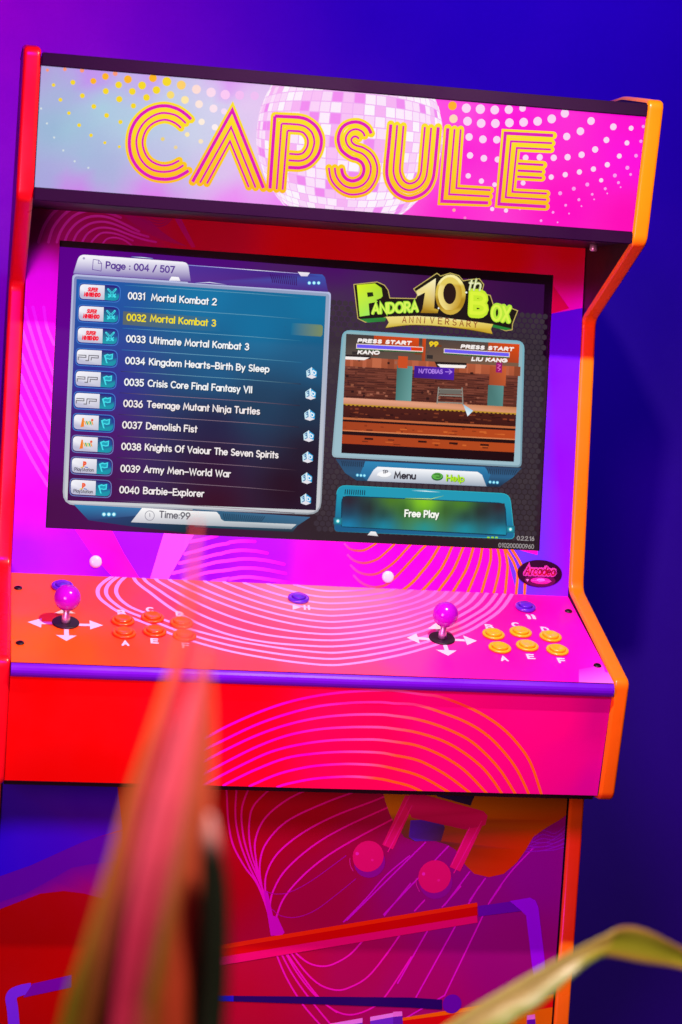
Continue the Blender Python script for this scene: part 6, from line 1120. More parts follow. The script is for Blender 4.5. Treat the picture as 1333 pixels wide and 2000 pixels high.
('F',1,[(359.7,36.5),(382.9,45.4),(385.5,55.9),(397.7,52.4),(395.2,31.8),(405,28.2),(399.4,-0.8),(350.6,0)],['#fb20d8','#fb30dc','#fb30dc','#fb38e0','#fb50e4','#fb60e8','#fb80ee','#fb60e8']),
('S',2,[(-256.7,265.8),(-272.6,242.8),(-281.2,220.3),(-280.7,195.4),(-269.1,171.6),(-250.8,147.2),(-216.5,118.5),(-185.4,91.5),(-159.4,74.6),(-126.8,56.9),(-94,43.7),(-41.1,29.2),(12.6,22.2),(50.9,30.5),(87.1,44.8),(122.8,62),(154.3,80.7),(178.8,97.5),(203.8,119.1),(230.6,141.2),(254.1,166.5),(278.7,195.5),(296.5,222.8),(315,258.9)],5.6,['#f8a4f2','#fba8f0','#fbb0ea','#fda0e0','#ff78d6','#ff74d0'],'r',1),
('S',2,[(-249.5,265.8),(-262.7,243.9),(-269.8,222.2),(-269.6,200.3),(-260.5,178.3),(-243.8,155.7),(-210.2,129.1),(-179.6,104),(-154,88.3),(-122,71.8),(-89.8,59.5),(-37.8,46.1),(15,39.6),(51.9,47.3),(86.7,60.6),(121,76.7),(151.3,94.1),(174.7,109.7),(198.5,129.8),(224.1,150.3),(246.5,173.7),(269.8,200.6),(286.6,225.8),(303.9,259.1)],5.6,['#f8a4f2','#fba8f0','#fbb0ea','#fda0e0','#ff78d6','#ff74d0'],'r',1),
('S',2,[(-239.8,265.8),(-250.3,245),(-256,224.1),(-255.9,205.3),(-249.3,185.1),(-234.3,164.3),(-201.7,139.8),(-172,116.6),(-147.1,102.1),(-116,86.9),(-84.6,75.6),(-34,63.1),(17.4,57.1),(52.8,64.3),(86.1,76.6),(118.9,91.5),(147.8,107.6),(170.1,122),(192.7,140.6),(217.1,159.5),(238.2,181),(260.2,205.6),(276,228.8),(292.1,259.3)],5.6,['#f8a4f2','#fba8f0','#fbb0ea','#fda0e0','#ff78d6','#ff74d0'],'r',1),
('S',2,[(-231,267.2),(-227.3,249),(-219.8,232.7),(-208.2,213),(-196.2,190.7),(-181.9,167.5),(-162.6,142),(-140.7,119.7),(-116.1,101.7),(-88.7,88.5),(-58.2,80.1),(-22.1,76),(19.8,74.9),(53.4,81.5),(85,92.8),(116,106.5),(143.3,121.2),(164.3,134.5),(185.6,151.4),(208.5,168.6),(228.2,188.3),(248.8,210.7),(263.4,231.8),(278.3,259.5)],5.6,['#f8a4f2','#fba8f0','#fbb0ea','#fda0e0','#ff78d6','#ff74d0'],'r',1),
('S',2,[(-217.5,267.3),(-213.7,251.7),(-206.6,238.8),(-196,223),(-184.4,204.7),(-170.5,185.1),(-152,162.6),(-131,142),(-107.4,124.3),(-81.3,110.2),(-52.2,100.3),(-17.8,94.5),(22.3,92.9),(54.1,98.9),(83.9,109.2),(113.2,121.6),(138.8,135),(158.5,147),(178.5,162.3),(199.9,177.9),(218.3,195.6),(237.4,215.9),(251,234.8),(264.6,259.7)],5.6,['#f8a4f2','#fba8f0','#fbb0ea','#fda0e0','#ff78d6','#ff74d0'],'r',1),
('S',2,[(-200.7,267.4),(-196.9,254),(-190.2,244.3),(-180.8,232),(-169.7,217.6),(-156.5,201.6),(-138.9,182.7),(-119,164.4),(-96.9,147.5),(-72.3,133),(-45.1,121.7),(-12.9,113.8),(24.7,111),(54.7,116.5),(82.7,125.7),(110.2,136.9),(134.2,148.8),(152.7,159.5),(171.3,173.2),(191.2,187.2),(208.3,203),(226,221),(238.4,237.8),(250.9,259.9)],5.6,['#f8a4f2','#fba8f0','#fbb0ea','#fda0e0','#ff78d6','#ff74d0'],'r',1),
('S',2,[(-182,267.5),(-178.2,256.1),(-172,249.1),(-163.7,240.1),(-153.3,229.2),(-140.9,217),(-124.3,201.8),(-105.7,186.4),(-85.1,171.2),(-62.2,157.1),(-37.1,144.7),(-7.4,134.5),(27.2,129.4),(55.2,134.2),(81.2,142.4),(106.8,152.2),(129,162.8),(146.1,172.2),(163.2,184.3),(181.6,196.5),(197.3,210.3),(213.4,226.1),(224.7,240.8),(236,260.1)],5.6,['#f8a4f2','#fba8f0','#fbb0ea','#fda0e0','#ff78d6','#ff74d0'],'r',1),
('S',2,[(-160.3,267.5),(-157,256.9),(-151.3,251),(-143.8,243.4),(-134.4,234.2),(-123.1,223.8),(-108.1,210.9),(-91.2,197.7),(-72.4,184.7),(-51.6,172.5),(-28.8,161.6),(-1.8,152.6),(29.8,148),(55.5,152.2),(79.4,159.3),(102.8,167.8),(123.1,176.9),(138.7,185),(154.3,195.3),(170.9,205.8),(185.1,217.7),(199.7,231.2),(209.8,243.8),(219.8,260.3)],5.6,['#f8a4f2','#fba8f0','#fbb0ea','#fda0e0','#ff78d6','#ff74d0'],'r',1),
('S',2,[(-132,267.6),(-129.3,257.6),(-124.5,252.7),(-118,246.4),(-109.9,238.8),(-100.2,230.1),(-87.2,219.4),(-72.6,208.4),(-56.3,197.5),(-38.3,187.3),(-18.4,178.2),(5,170.7),(32.4,166.9),(55.8,170.4),(77.5,176.3),(98.8,183.4),(117.2,191),(131.3,197.8),(145.3,206.5),(160.3,215.3),(173,225.2),(186,236.4),(195,246.8),(203.7,260.5)],5.6,['#f8a4f2','#fba8f0','#fbb0ea','#fda0e0','#ff78d6','#ff74d0'],'r',1),
('S',2,[(-104.4,267.6),(-102.3,258.3),(-98.2,254.4),(-92.7,249.4),(-85.9,243.4),(-77.6,236.5),(-66.6,227.9),(-54.2,219.1),(-40.4,210.4),(-25.1,202.2),(-8.2,195),(11.7,189),(34.9,185.9),(56.1,188.8),(75.6,193.5),(94.7,199.3),(111.1,205.4),(123.7,210.8),(136.2,217.7),(149.5,224.7),(160.7,232.6),(172.1,241.5),(180,249.8),(187.5,260.7)],5.6,['#f8a4f2','#fba8f0','#fbb0ea','#fda0e0','#ff78d6','#ff74d0'],'r',1),
('S',2,[(-75.3,267.7),(-73.7,259.1),(-70.4,256.2),(-66,252.5),(-60.4,248),(-53.8,242.9),(-44.9,236.5),(-34.8,229.9),(-23.6,223.5),(-11.2,217.4),(2.5,212),(18.7,207.5),(37.6,205.2),(55.9,207.4),(72.8,210.9),(89.2,215.2),(103.3,219.8),(114.1,223.8),(124.8,229),(136.1,234.2),(145.6,240.1),(155.3,246.7),(161.8,252.8),(168,260.8)],5.6,['#f8a4f2','#fba8f0','#fbb0ea','#fda0e0','#ff78d6','#ff74d0'],'r',1),
('S',2,[(-40.9,267.7),(-40,259.8),(-37.6,258),(-34.4,255.5),(-30.5,252.6),(-25.7,249.3),(-19.2,245.1),(-12,240.9),(-3.9,236.7),(5.1,232.7),(15,229.1),(26.6,226.2),(40.2,224.7),(54.7,226.2),(68,228.5),(80.9,231.3),(92,234.3),(100.4,237),(108.7,240.3),(117.5,243.7),(124.8,247.5),(132.2,251.8),(137.2,255.8),(141.8,261)],5.6,['#f8a4f2','#fba8f0','#fbb0ea','#fda0e0','#ff78d6','#ff74d0'],'r',1),
('S',2,[(-1.9,267.8),(-1.8,260.6),(-0.5,259.7),(1.3,258.6),(3.5,257.3),(6.2,255.8),(9.8,253.9),(13.8,251.9),(18.3,250),(23.4,248.1),(28.9,246.5),(35.4,245.2),(42.9,244.5),(53,245.2),(62.1,246.3),(71,247.6),(78.6,248.9),(84.3,250.2),(89.9,251.7),(95.9,253.3),(100.8,255),(105.8,257),(109,258.8),(112,261.2)],5.6,['#f8a4f2','#fba8f0','#fbb0ea','#fda0e0','#ff78d6','#ff74d0'],'r',1),
('F',3,[(-378.2,112.1),(-359.2,124.9),(-360.3,97.4)],'#f4dcee'),
('F',3,[(-360.7,115.1),(-341.8,115.9),(-342,108.5),(-360.8,107.7)],'#f4dcee'),
('F',3,[(-278.3,111.1),(-296.2,124.4),(-296.1,97.7)],'#f4dcee'),
('F',3,[(-313.5,113.2),(-294.5,114.1),(-294.7,107.4),(-313.7,106.5)],'#f4dcee'),
('F',3,[(-341.8,78.5),(-328.2,62.3),(-314.2,78.6)],'#f4dcee'),
('F',3,[(-330.4,98.5),(-324.3,99),(-324.5,77),(-330.9,76.5)],'#f4dcee'),
('F',3,[(-342.8,140.6),(-314.1,143.1),(-328.1,157)],'#f4dcee'),
('F',3,[(-330.4,146.2),(-324.9,146.7),(-325.4,125.6),(-330.8,125.1)],'#f4dcee'),
('F',3,[(134.4,109.2),(150.4,123.8),(149.9,93.8)],'#f4dcee'),
('F',3,[(149.4,113.1),(168.5,111.7),(167.1,104),(148.8,105.6)],'#f4dcee'),
('F',3,[(232.6,108.5),(215.8,123.1),(216.1,94.5)],'#f4dcee'),
('F',3,[(199.5,112),(215.3,111.7),(215.4,105),(199,105.9)],'#f4dcee'),
('F',3,[(169.2,77.4),(183.1,60.9),(197.8,77.3)],'#f4dcee'),
('F',3,[(181.9,94.8),(187.7,95.2),(186.8,75.9),(181.1,75.4)],'#f4dcee'),
('F',3,[(169.2,139.1),(193.9,139.7),(183.4,157.3)],'#f4dcee'),
('F',3,[(180.3,144.7),(186.3,145.2),(185.1,123.6),(179.3,123.2)],'#f4dcee'),
('T',3,'B',(-257.8,144),(-246.8,144),15,3.4,'#f4dcee',0,0),
('T',3,'A',(-256.7,54.9),(-246,54.8),15,3.4,'#f4dcee',0,0),
('T',3,'C',(-218.8,155.9),(-207.7,155.8),15,3.4,'#f4dcee',0,0),
('T',3,'E',(-217.7,64.6),(-206.9,64.4),15,3.4,'#f4dcee',0,0),
('T',3,'D',(-178.8,146.4),(-167.7,146.3),15,3.4,'#f4dcee',0,0),
('T',3,'F',(-177.1,54.8),(-166.3,54.7),15,3.4,'#f4dcee',0,0),
('T',3,'B',(253.6,145.2),(265.3,145.2),15,3.4,'#f4dcee',0,0),
('T',3,'C',(293.3,154.8),(305.1,154.7),15,3.4,'#f4dcee',0,0),
('T',3,'D',(333.6,144.2),(345.4,144.1),15,3.4,'#f4dcee',0,0),
('T',3,'A',(254.5,51.5),(265.9,51.4),15,3.4,'#f4dcee',0,0),
('T',3,'E',(293.8,60.4),(305.3,60.3),15,3.4,'#f4dcee',0,0),
('T',3,'F',(335.5,52),(347,51.9),15,3.4,'#f4dcee',0,0),
('F',3,[(-12.7,196.4),(-14.7,180.5),(-2.2,188.5)],'#f4dcee'),
('F',3,[(2.5,197),(5.3,196.9),(4.2,182.2),(1.3,181.9)],'#f4dcee'),
('F',3,[(8.2,196.8),(11.1,196.9),(10.3,182.2),(7.4,182.1)],'#f4dcee'),
('D',3,(323.1,193.8),2.42,'#f4dcee'),
('F',3,[(321.8,192.9),(326.6,192.5),(326.3,181.4),(321.5,181.8)],'#f4dcee'),
('D',3,(330.8,194.5),2.42,'#f4dcee'),
('F',3,[(329.5,193.6),(334.2,193.2),(333.9,182),(329.1,182.4)],'#f4dcee'),
],
'apron':[
('G',0,40,8,[(-403.3,88.2,'#e80000'),(-314.1,126.7,'#f00000'),(-307.5,19.6,'#e00000'),(-115.6,133.9,'#ff0018'),(-106.6,25.6,'#ff0028'),(60.9,67.4,'#ff0058'),(195.6,108.6,'#ff0080'),(274.7,36.9,'#fb0088'),(329.1,113.1,'#ff0088'),(353.1,39.2,'#f80090'),(393.1,115.3,'#d80088'),(392,17.7,'#e000a0')],(-400,0,400,145),4),
('S',1,[(-195,33.1),(-168.2,51.4),(-142.1,67.4),(-118.1,83.4),(-79.3,104.2),(-40.1,120.8),(-0.3,131.9),(40,138.8),(80.8,142.4),(101.5,143),(138.4,138.9),(161.6,136.8),(190.1,128.2),(221.8,114.8),(251.9,96.4),(278.1,72.8),(300.5,43.9),(321.8,-2.7)],3.5,['#ff00dc','#ff00dc','#ff00dc','#ff00d0','#ff3cc0','#ff74b8','#ff8430','#ff8a14','#ff8a14','#ff8a14'],'r',1),
('S',1,[(-193.9,17.9),(-166.9,35.1),(-141.9,51.1),(-116.7,66.1),(-77.9,88),(-38.6,104.6),(1.1,116.8),(41.6,123.2),(82.6,125.7),(103.4,124.7),(133.2,123.8),(168.7,114.2),(204.9,100.9),(234.8,83.6),(261,59.9),(283,33.5),(304.6,-3.2)],3.5,['#ff00dc','#ff00dc','#ff00dc','#ff00d0','#ff3cc0','#ff74b8','#ff8430','#ff8a14','#ff8a14','#ff8a14'],'r',1),
('S',1,[(-192.6,0.4),(-144.4,32.5),(-115.5,50.9),(-76.6,72.8),(-37.3,89.4),(2.7,100.5),(43.3,106.3),(84.4,108.3),(105.3,107.1),(135.4,103.4),(171,93.7),(207.6,77.8),(233,59.1),(259.6,32.8),(285.6,-2.5)],3.5,['#ff00dc','#ff00dc','#ff00dc','#ff00d0','#ff3cc0','#ff74b8','#ff8430','#ff8a14','#ff8a14','#ff8a14'],'r',1),
('S',1,[(-168,-3.3),(-144,13.9),(-114,33.4),(-75.2,56.5),(-35.9,74.1),(4.2,84.2),(45,88.8),(86.3,90.2),(107.2,88.7),(137.5,84.6),(173.2,74.3),(202.7,59.4),(230.7,39.3),(249.4,20.1),(266.1,-1.7)],3.5,['#ff00dc','#ff00dc','#ff00dc','#ff00d0','#ff3cc0','#ff74b8','#ff8430','#ff8a14','#ff8a14','#ff8a14'],'r',1),
('S',1,[(-139.8,-0.3),(-134.1,4.2),(-93.3,29.6),(-54.3,50.6),(-14.3,62.8),(26.2,69.6),(67.4,72),(88.1,72.2),(109.2,70.2),(139.5,65.9),(170.8,54.7),(200.5,38.4),(221.1,21.8),(245,-1.6)],3.5,['#ff00dc','#ff00dc','#ff00dc','#ff00d0','#ff3cc0','#ff74b8','#ff8430','#ff8a14','#ff8a14','#ff8a14'],'r',1),
('S',1,[(-113.4,0.4),(-106.6,5),(-72.5,24.7),(-33,42.4),(7.4,50.3),(48.5,53.8),(90,53.9),(111.2,50.8),(141.8,45.2),(166.1,34.9),(190.9,20.9),(221.4,-1)],3.5,['#ff00dc','#ff00dc','#ff00dc','#ff00d0','#ff3cc0','#ff74b8','#ff8430','#ff8a14','#ff8a14','#ff8a14'],'r',1),
('S',1,[(-78.6,0.3),(-70.8,4.9),(-39.2,20.2),(1,31.3),(42,35.9),(71,36.3),(92,35.2),(113.3,31.4),(141.8,24.4),(163.6,15.2),(192.2,-0.8)],3.5,['#ff00dc','#ff00dc','#ff00dc','#ff00d0','#ff3cc0','#ff74b8','#ff8430','#ff8a14','#ff8a14','#ff8a14'],'r',1),
('S',1,[(-41.6,0.2),(-29.6,5),(2.7,13),(31.4,16.7),(62.4,18.3),(93.9,16.3),(115.3,12.2),(136.7,7),(153.7,-0.4)],3.5,['#ff00dc','#ff00dc','#ff00dc','#ff00d0','#ff3cc0','#ff74b8','#ff8430','#ff8a14','#ff8a14','#ff8a14'],'r',1),
],
'base':[
('G',0,40,30,[(-376.9,-20.3,'#b60000'),(-345.4,-91.7,'#be0000'),(-182.3,18.4,'#b90008'),(-79.5,92.5,'#bd0018'),(8.6,-52,'#bd003d'),(-47.2,-89.1,'#c00030'),(111,-50.9,'#b20059'),(187.4,-87.2,'#af006e'),(45.6,58.4,'#ac0044'),(175.3,97.4,'#9e007b'),(332.1,-11.2,'#9e007f'),(362,101,'#97009a'),(24.3,167.3,'#b20024'),(99.4,132.5,'#ac0044'),(252,61.9,'#9a0089'),(-85.4,193.5,'#b90011')],(-400,-280,400,300),4),
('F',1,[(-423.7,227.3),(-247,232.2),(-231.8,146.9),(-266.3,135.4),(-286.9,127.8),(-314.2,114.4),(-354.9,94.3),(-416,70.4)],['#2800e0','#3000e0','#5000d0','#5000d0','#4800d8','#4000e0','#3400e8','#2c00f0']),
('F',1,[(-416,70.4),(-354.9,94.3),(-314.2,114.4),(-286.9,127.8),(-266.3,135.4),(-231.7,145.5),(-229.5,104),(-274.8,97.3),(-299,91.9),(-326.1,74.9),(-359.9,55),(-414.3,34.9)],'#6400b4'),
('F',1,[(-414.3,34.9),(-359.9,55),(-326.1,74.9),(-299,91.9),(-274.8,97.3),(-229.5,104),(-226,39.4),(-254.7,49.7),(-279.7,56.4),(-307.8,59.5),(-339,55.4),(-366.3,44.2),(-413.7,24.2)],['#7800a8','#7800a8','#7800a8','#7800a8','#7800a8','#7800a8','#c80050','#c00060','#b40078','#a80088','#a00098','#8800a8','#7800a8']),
('S',2,[(-363.5,-149.4),(-369,-107.7),(-371.9,-91.9),(-368.1,-84),(-356.5,-79.5),(-344.8,-77.3)],15.5,'#8238fa','b',1),
('F',3,[(-343.7,-70.8),(-291.2,-58),(-290.3,-75.3),(-355.3,-90.3)],'#7c00b0'),
('S',2,[(-92.8,223.6),(-90.3,197.7),(-86,161),(-77.6,128.7),(-59.7,98.6),(-41,75),(-26,42.5),(-15.4,9.9)],2.5,['#f00890','#f410b8','#ff20dc','#ff20dc'],'r',1),
('S',2,[(-76.8,224),(-76.9,172.1),(-68.2,133.2),(-53.2,98.8),(-38.7,72.9),(-25,42.6),(-14.3,9.9)],2.5,['#f00890','#f410b8','#ff20dc','#ff20dc'],'r',1),
('S',2,[(-54.2,224.6),(-67.9,183.1),(-64.5,144.2),(-54,111.8),(-41.6,85.9),(-29.3,60),(-18.9,31.7),(-13.2,9.9)],2.5,['#f00890','#f410b8','#ff20dc','#ff20dc'],'r',1),
('S',2,[(-11.1,225.8),(-49.9,187.9),(-56.7,157.4),(-52.5,122.7),(-42,92.5),(-31.7,64.3),(-18.6,27.3),(-14.2,7.7)],2.5,['#f00890','#f410b8','#ff20dc','#ff20dc'],'r',1),
('S',2,[(54.2,225.4),(26.7,211.6),(-6.9,193.3),(-35.6,166.6),(-46.8,135.9),(-44,107.7),(-37.1,81.7),(-26.3,46.9),(-16.1,20.8)],2.5,['#f00890','#f410b8','#ff20dc','#ff20dc'],'r',1),
('S',2,[(126.8,220.7),(92.4,208.9),(41.2,188),(-5.1,162.9),(-31.4,131.9),(-38.4,103.4),(-34.4,73),(-23.9,42.6),(-15.8,16.4)],2.5,['#f00890','#f410b8','#ff20dc','#ff20dc'],'r',1),
('S',2,[(138.8,205.7),(119.6,196.5),(64,173.3),(19.7,148.2),(-13.3,119.2),(-27.8,90.5),(-28.4,64.4),(-21.3,36.1),(-13.5,14.3)],2.5,['#f00890','#f410b8','#ff20dc','#ff20dc'],'r',1),
('S',2,[(146.4,190.6),(131.4,183.6),(76,156.1),(34,128.9),(-1,95.4),(-16.6,66.7),(-20.6,42.6),(-16.1,20.8)],2.5,['#f00890','#f410b8','#ff20dc','#ff20dc'],'r',1),
('S',2,[(154.1,174.3),(143.4,168.6),(98.8,143.4),(56.6,116.2),(23.5,87.1),(-0.8,56.1),(-10.1,29.7),(-12.3,12.1)],2.5,['#f00890','#f410b8','#ff20dc','#ff20dc'],'r',1),
('F',2,[(-30.6,64.3),(-25.2,64.4),(-15.5,29.6),(-8.8,27.5),(2.3,5.7),(-1.8,1.3),(-17,1.1),(-24.6,36)],'#e400d8'),
('S',2,[(82.9,116.8),(36.9,80.8),(7.4,63.9),(-11.9,60.3),(-27.3,63.3)],1.1,['#b400b8','#c000b0'],'r',1),
('S',2,[(99.2,84.2),(71.1,59.5),(43.9,38.2),(18.4,27.9),(-3.5,29.3),(-17.1,38.3)],1.1,['#b400b8','#c000b0'],'r',1),
('S',2,[(173.9,118.6),(141.9,89.4),(115.3,55.9),(85.5,22.3)],2,'#dc10dc','r',1),
('S',2,[(178,79),(143.4,32)],2,'#dc10dc','r',1),
('S',2,[(116.8,-1.5),(98.3,-23.8),(77.2,-37.3),(59.9,-41.9),(39.9,-37.7),(21.6,-24.7),(7.5,-9.5)],2.4,['#f410c4','#ff10c8'],'r',1),
('S',2,[(171.4,10.4),(147.2,-27.6),(124.7,-56.7),(101.3,-71.3),(81.8,-75.9),(57.1,-68.4),(34,-48.8),(12.7,-22.6)],2.4,['#f410c4','#ff10c8'],'r',1),
('S',2,[(186.1,-27.2),(153,-83),(134.2,-101),(106.1,-111.2),(81.5,-105.8),(58.4,-88.3),(32.3,-57.6),(6.2,-22.7)],2.4,['#f410c4','#ff10c8'],'r',1),
('S',2,[(-10.4,-18.5),(8.3,-57.9),(34.8,-97.3),(65.4,-130.3)],2.4,['#f410c4','#ff10c8'],'r',1),
('S',2,[(-3.9,-18.4),(16.8,-53.4),(45.3,-90.6),(78.4,-128)],2.4,['#f410c4','#ff10c8'],'r',1),
('S',2,[(2.6,-18.4),(23.2,-51.1),(51.5,-83.9),(83.8,-108)],2.4,['#f410c4','#ff10c8'],'r',1),
('S',2,[(209.2,15.3),(168.8,-65.1)],2.2,'#e810d8','r',0),
('S',2,[(248.1,20.3),(226.4,-24.4),(196.9,-84.9)],2.2,'#e810d8','r',0),
('S',2,[(286.4,34.3),(264.2,-19.5),(238.1,-82.3),(179,-118.5)],2.2,'#e810d8','r',0),
('S',2,[(199.9,55.1),(186.5,39.4)],2.2,'#e810d8','r',0),
('S',2,[(251,75.9),(226.2,45.6)],2.2,'#e810d8','r',0),
('S',2,[(277.9,76.4),(264,50.6)],2.2,'#e810d8','r',0),
('S',2,[(309.4,77),(293.2,51.1)],2.2,'#e810d8','r',0),
('S',2,[(195.6,138.1),(90.1,25)],2.2,'#dc10e0','r',1),
('S',2,[(229.3,133.5),(142.5,33.8)],2.2,'#dc10e0','r',1),
('S',2,[(262.6,97),(229.6,48.5)],2.2,'#dc10e0','r',1),
('S',2,[(286.1,88.1),(265.4,55.7)],2.2,'#dc10e0','r',1),
('S',2,[(353.4,133.4),(320.8,95.4),(295.2,54.9)],2.2,'#dc10e0','r',1),
('S',2,[(349.7,146.7),(365.2,159.1),(384.5,155.5),(402.5,170.6)],1.5,'#9c20cc','r',1),
('S',2,[(348.4,142.9),(365.6,153.2),(384.8,150.7),(403,164.2)],1.5,'#9c20cc','r',1),
('S',2,[(347,139.2),(366,147.3),(385.2,145.9),(403.4,157.8)],1.5,'#9c20cc','r',1),
('S',2,[(345.7,135.4),(366.4,141.5),(385.5,141.1),(403.9,151.4)],1.5,'#9c20cc','r',1),
('S',2,[(344.3,131.6),(366.8,135.6),(385.9,136.3),(404.4,145)],1.5,'#9c20cc','r',1),
('S',2,[(342.9,127.9),(367.3,129.7),(386.2,131.5),(404.8,138.5)],1.5,'#9c20cc','r',1),
('S',2,[(345.6,127.9),(372.6,131.2),(404.5,142.6)],1.3,'#a428d4','r',1),
('S',2,[(345.1,135.9),(372.2,136.5),(403.9,151.6)],1.3,'#a428d4','r',1),
('S',2,[(344.5,143.9),(371.8,141.9),(403.2,160.7)],1.3,'#a428d4','r',1),
('F',3,[(126.3,223.4),(133.3,197.3),(141.1,179),(147.1,167.3),(164.5,145.3),(180.8,139.1),(207.4,141),(226.4,136.1),(240.4,128.4),(255.2,107.5),(269.5,94.4),(291.4,90),(312.7,95.2),(330.5,111.6),(342.7,130.5),(352.3,149.4),(370.3,163.2),(388.6,174.3),(404.6,186.7),(411.6,196.2),(409.1,230.9)],['#d8b000','#d0a800','#d0a800','#887020','#706028','#60602c','#605a30','#646020','#906800','#c07800','#d87400','#e07000','#e07000','#dc7000','#d87400','#d87800','#c88000','#b86400','#a86400','#a06800','#905c00']),
('F',4,[(172.2,169.2),(216,172.9),(222.2,159.8),(218.1,140.7),(180.8,139.6),(171.1,145.5)],['#5a34e0','#5a34d8','#4a4060','#505048','#6038e8','#5040a0']),
('F',4,[(202.3,217.5),(266.5,217.8),(257.5,192.4),(208.5,204.4)],['#283878','#282850','#303040','#2a3070']),
('S',5,[(141.6,130.3),(170.1,202.1)],17,'#f02078','b',0),
('S',5,[(240.9,100.5),(270.9,172.9)],17,'#f02078','b',0),
('F',5,[(165.9,204.7),(178.9,209),(276.8,185),(283.2,178.5),(280.9,165.1),(251.8,157.8),(173.3,173.2),(164.2,190.1)],['#e01c70','#d81868','#d81868','#e82078','#e82078','#c81860','#c81860','#e82078']),
('D',4,(117.3,108.2),22.28,'#9a10a0'),
('D',5,(114.6,116.6),22.28,'#f02078'),
('D',6,(98.6,120.2),2.42,'#ff50d0'),
('D',6,(120.8,111.4),1.94,'#ff3ca0'),
('S',6,[(88.5,113.4),(89.6,104.2),(94.4,95.1)],0.9,'#f050b0','r',1),
('D',4,(214.9,80.9),23.73,'#9a10a0'),
('D',5,(212.2,89.4),23.73,'#f02078'),
('D',6,(195.9,93),2.42,'#ff50d0'),
('D',6,(218.4,84.2),1.94,'#ff3ca0'),
('S',6,[(185.7,86.2),(186.8,77),(191.7,67.8)],0.9,'#f050b0','r',1),
('S',6,[(137.3,134.2),(168.1,203.4)],1.6,'#ff30a0','r',0),
('S',6,[(142.5,123.7),(172.7,190.3)],1.6,'#ff30a0','r',0),
('S',6,[(235.9,107.1),(258.3,160.6)],1.6,'#ff30a0','r',0),
('S',6,[(239.9,95.2),(275.1,170.3)],1.6,'#ff30a0','r',0),
('F',7,[(-179.7,-29.7),(276.5,53.4),(277.6,47.5),(-179.3,-35.9)],'#ff6400'),
('F',7,[(-179.3,-35.9),(276.9,47.5),(278.5,34.5),(-178.7,-46.8)],'#e00000'),
('F',7,[(-178.7,-46.8),(277.8,34.5),(279.2,24.2),(-178,-58.8)],'#f80078'),
('F',7,[(278.1,48.2),(324.4,55.4),(342.4,41.8),(279.8,33.1)],'#7000b8'),
('F',7,[(324,56.1),(353.4,61.7),(361.7,57.8),(366.9,47.8),(381.3,-27.1),(388.9,-79.2),(374.1,-79.3),(364.1,-40.7),(349.6,35.3),(341.2,42.9)],['#a400ff','#a400ff','#a400ff','#a400ff','#a400ff','#b060ff','#b060ff','#a400ff','#a400ff','#a400ff']),
('F',7,[(-95.3,-85.2),(-64.4,-85.2),(-64,-93.1),(-94.9,-92.9)],'#2a14f4'),
('F',7,[(-64.4,-85.2),(187.3,-85.4),(234.9,-88.1),(235.8,-102.7),(188.2,-99.9),(-64,-93.1)],'#2a0068'),
('D',8,(249.7,-94.1),13.79,'#6c00b4'),
('F',5,[(178.8,-115.1),(236.3,-105.3),(399.3,-78.2),(399.7,-83.2),(238.9,-110.9),(179.1,-119.1)],'#ff8a00'),
('F',5,[(179.1,-119.1),(238.9,-110.9),(399.7,-83.2),(400.7,-97.6),(331.4,-109.6),(180.8,-145.2)],'#e40010'),
('F',5,[(331.4,-109.6),(400.7,-97.6),(404,-144.1),(180.8,-145.2)],'#f08a00'),
('F',8,[(75.5,-124),(121.2,-115.5),(121.6,-122.2),(76,-130.7)],'#fbb0ff'),
('F',8,[(132.2,-113.9),(177.4,-105.5),(177.8,-111.3),(132.5,-119.9)],'#fbb0ff'),
('F',8,[(76,-130.7),(121.6,-122.2),(123.1,-145.5),(76.9,-145.8)],'#7c34e4'),
('F',8,[(132.5,-119.9),(177.8,-111.3),(180,-145.2),(134.2,-145.5)],'#7c34e4'),
('F',8,[(164.9,-106.3),(177.7,-105.5),(178.6,-112.2),(165.3,-113.7)],'#fb9af0'),
('F',8,[(165.3,-113.7),(178.6,-112.2),(180.8,-131.8),(166.5,-131.9)],'#6a20c0'),
('F',8,[(361,-109.8),(372.5,-108.6),(373.7,-115.4),(361.5,-116.8)],'#fb9af0'),
('F',8,[(361.5,-116.8),(373.7,-115.4),(375.7,-130.7),(362.4,-130.8)],'#7010c0'),
],
}
PLANES={'bezel': ((0.0, 0.24622, 0.08778), (0.0, 0.0682, 0.997672), (0.0, -0.997672, 0.0682)), 'screen': ((0.0, 0.25321, 0.0873), (0.0, 0.0682, 0.997672), (0.0, -0.997672, 0.0682)), 'marquee': ((0.0, 0.06058, 0.60543), (0.0, -0.154853, 0.987937), (0.0, -0.987937, -0.154853)), 'panel': ((0.0, 0.0, 0.0), (0.0, 0.941934, 0.335799), (0.0, -0.335799, 0.941934)), 'apron': ((0.0, 0.03859, -0.16006), (0.0, -0.213946, 0.976845), (0.0, -0.976845, -0.213946)), 'base': ((0.0, 0.17543, -0.4), (0.0, 0.0, 1.0), (0.0, -1.0, 0.0))}
